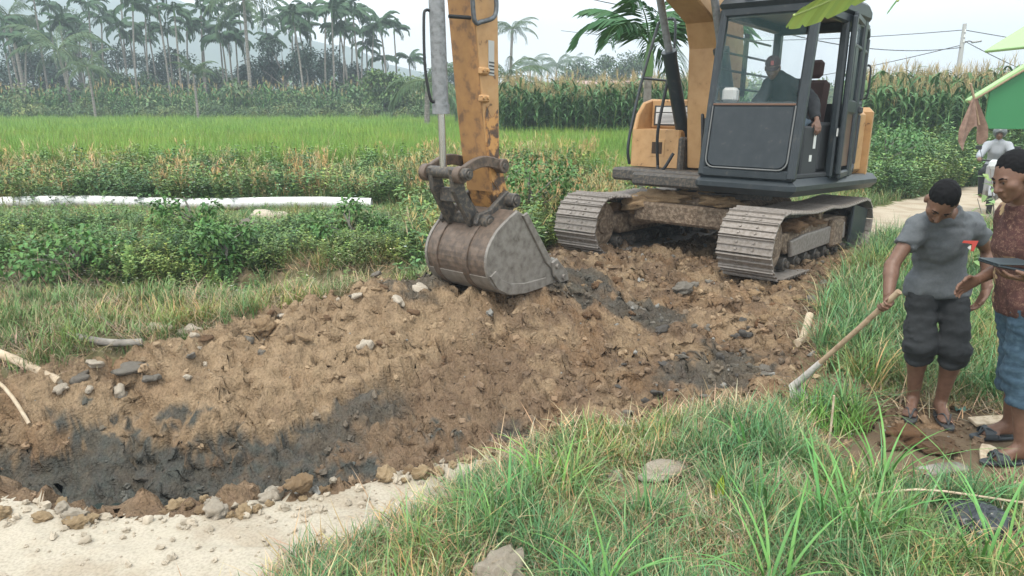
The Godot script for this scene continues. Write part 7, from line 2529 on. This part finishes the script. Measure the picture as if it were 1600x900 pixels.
func build_small_things() -> void:
	stick("bamboo_pole", [[-4.5, -5.55, 0.06], [-3.9, -5.35, 0.06], [-3.42, -5.28, 0.04]], [0.035], M.pale_wood, "thick pale bamboo pole end lying on the trench rim at the left edge", "pole")
	stick("stick", [[-4.1, -5.25, 0.05], [-3.72, -5.12, 0.04], [-3.5, -5.0, 0.02]], [0.014], M.pale_wood, "thin pale stick below the bamboo pole at the left edge", "stick")
	stick("stick", [[-3.55, -5.7, 0.04], [-3.2, -5.62, 0.05], [-2.95, -5.66, 0.03]], [0.03], M.bark, "grey weathered branch on the rim right of the bamboo pole", "stick")
	stick("stick", [[-0.12, -4.35, 0.05], [0.0, -4.22, 0.04], [0.06, -4.08, 0.02]], [0.012], M.wood, "bent brown stick leaning beside the dark blue-grey stone", "stick")
	stick("stick", [[1.33, -4.02, 0.04], [1.52, -4.0, 0.05], [1.64, -3.98, 0.04]], [0.022], M.bark, "short grey stick lying in the grass left of the bright clump", "stick")
	stick("stick", [[1.55, -3.3, 0.03], [1.95, -3.25, 0.16], [2.5, -3.2, 0.10], [3.0, -3.3, 0.04]], [0.006], M.pale_wood, "long thin dry stem arching over the grass to the plastic bag", "stick")
	stick("stick", [[2.62, -6.3, 0.04], [2.48, -6.05, 0.03], [2.35, -5.85, 0.03]], [0.035], M.pale_wood, "split pale branch half buried at the right edge of the spoil", "stick")
	stick("stick", [[3.6, -7.6, 0.05], [3.42, -7.25, 0.06], [3.3, -7.0, 0.04]], [0.03], M.bark, "grey branch on the spoil beside the near track", "stick")
	stick("stick", [[1.72, -3.72, 0.0], [1.722, -3.72, 0.25], [1.715, -3.71, 0.44]], [0.006], M.pale_wood, "upright straw-coloured stem in the grass before the hoe", "stem")
	# pale boards and husks where the men stand
	for a: Array in [[2.85, -3.55, 0.42, 0.13, 0.3, "pale board scrap under the sandal of the man in batik"], [2.6, -3.42, 0.30, 0.10, -0.4, "short pale board scrap in front of the man in batik"], [2.72, -3.9, 0.26, 0.09, 1.0, "pale splintered plank between the two men's feet"], [3.05, -4.35, 0.35, 0.11, 0.1, "pale plank behind the feet of the man in batik"], [2.95, -4.75, 0.5, 0.12, -0.1, "weathered plank on the verge behind the man with the hoe"], [2.36, -3.72, 0.30, 0.10, 0.2, "dark wet board below the man with the hoe's toes"]]:
		var o := thing("plank", a[5], "plank", Vector3(a[0], height(a[0], a[1]), a[1]))
		o.rotation.y = a[4]
		var st := new_st()
		var pg := [Vector2(-a[2] * 0.5, -a[3] * 0.5), Vector2(a[2] * 0.42, -a[3] * 0.45), Vector2(a[2] * 0.5, -a[3] * 0.1), Vector2(a[2] * 0.45, a[3] * 0.4), Vector2(a[2] * 0.1, a[3] * 0.5), Vector2(-a[2] * 0.46, a[3] * 0.38)]
		prism(st, Transform3D(Basis(Vector3(1, 0, 0), Vector3(0, 0.06, -1).normalized(), Vector3(0, 1, 0.06).normalized()), Vector3(0, 0.018, 0)), pg, 0.022, 0.004)
		part(st, "board", M.bark if a[1] == -3.72 else M.pale_wood, o)
	# dug soil at the man's toes
	var o := inst("soil_clod", V.big["c"], M.clod_orange)
	o.transform = Transform3D(Basis.from_euler(Vector3(0, 0.6, 0)).scaled(Vector3(0.11, 0.075, 0.09)), Vector3(2.37, height(2.37, -4.12) + 0.03, -4.12))
	tag(o, "reddish soil lump at the toes of the man with the hoe", "clod")
	for a: Array in [[2.45, -3.95, 0.09], [2.22, -4.0, 0.07], [2.55, -4.05, 0.06], [2.15, -4.3, 0.08], [2.3, -4.5, 0.1], [2.0, -4.45, 0.07]]:
		var c := inst("soil_clod", V.big["a"], M.clod_brown)
		c.transform = Transform3D(Basis.from_euler(Vector3(0, a[0] * 9.0, 0)).scaled(Vector3(1.2, 0.6, 1.0) * a[2]), Vector3(a[0], height(a[0], a[1]) + a[2] * 0.2, a[1]))
		tag(c, "brown clod of dug soil near the feet of the man with the hoe", "clod", "clods near the man's feet")
	# heap of dead grass
	for a: Array in [[1.42, -3.55, "pale heap of dead grass in the middle of the near grass"], [1.0, -3.05, "small heap of dead grass near the yellow-green leaf"]]:
		var hp := inst("dry_grass_heap", thatch(160, 0.16, 0.16, Color(0.44, 0.37, 0.25)), M.dry)
		hp.position = Vector3(a[0], height(a[0], a[1]), a[1])
		tag(hp, a[2], "dry grass heap")
	# dark plastic bag, crumpled
	var st := new_st()
	st.set_smooth_group(1)
	var bn := FastNoiseLite.new()
	bn.seed = 9
	bn.frequency = 1.6
	bn.fractal_type = FastNoiseLite.FRACTAL_RIDGED
	bn.fractal_octaves = 3
	var P := func(u: int, v: int) -> Vector3:
		var th := PI * v / 22.0
		var ph := TAU * (u % 36) / 36.0
		var d := Vector3(sin(th) * cos(ph), cos(th), sin(th) * sin(ph))
		return d * (1.0 + bn.get_noise_3dv(d * 1.4) * 0.45) * Vector3(0.14, 0.075, 0.11)
	for v in 22:
		for u in 36:
			if v > 0: tri(st, P.call(u, v), P.call(u + 1, v), P.call(u + 1, v + 1))
			if v < 21: tri(st, P.call(u, v), P.call(u + 1, v + 1), P.call(u, v + 1))
	var bag := part(st, "plastic_bag", plain(lin(0.035, 0.042, 0.048), 0.28))
	bag.position = Vector3(2.17, height(2.17, -3.12) + 0.05, -3.12)
	tag(bag, "crumpled dark plastic bag in the straw at the lower right", "plastic bag")
	# teal and white litter
	for a: Array in [[2.2, -4.55, lin(0.25, 0.45, 0.45), "teal plastic scrap on the soil between hoe and man"], [2.95, -4.55, lin(0.10, 0.28, 0.24), "green plastic scrap on the ground between the men"]]:
		st = new_st()
		st.set_smooth_group(1)
		for i in 4:
			for j in 4:
				var G := func(x: int, y: int) -> Vector3: return Vector3((x - 2) * 0.02, 0.008 + 0.012 * sin(x * 2.1 + y * 1.7), (y - 2) * 0.014)
				quad(st, G.call(i, j + 1), G.call(i + 1, j + 1), G.call(i + 1, j), G.call(i, j))
		var l := part(st, "plastic_scrap", plain(a[2], 0.4))
		l.position = Vector3(a[0], height(a[0], a[1]) + 0.01, a[1])
		tag(l, a[3], "litter")
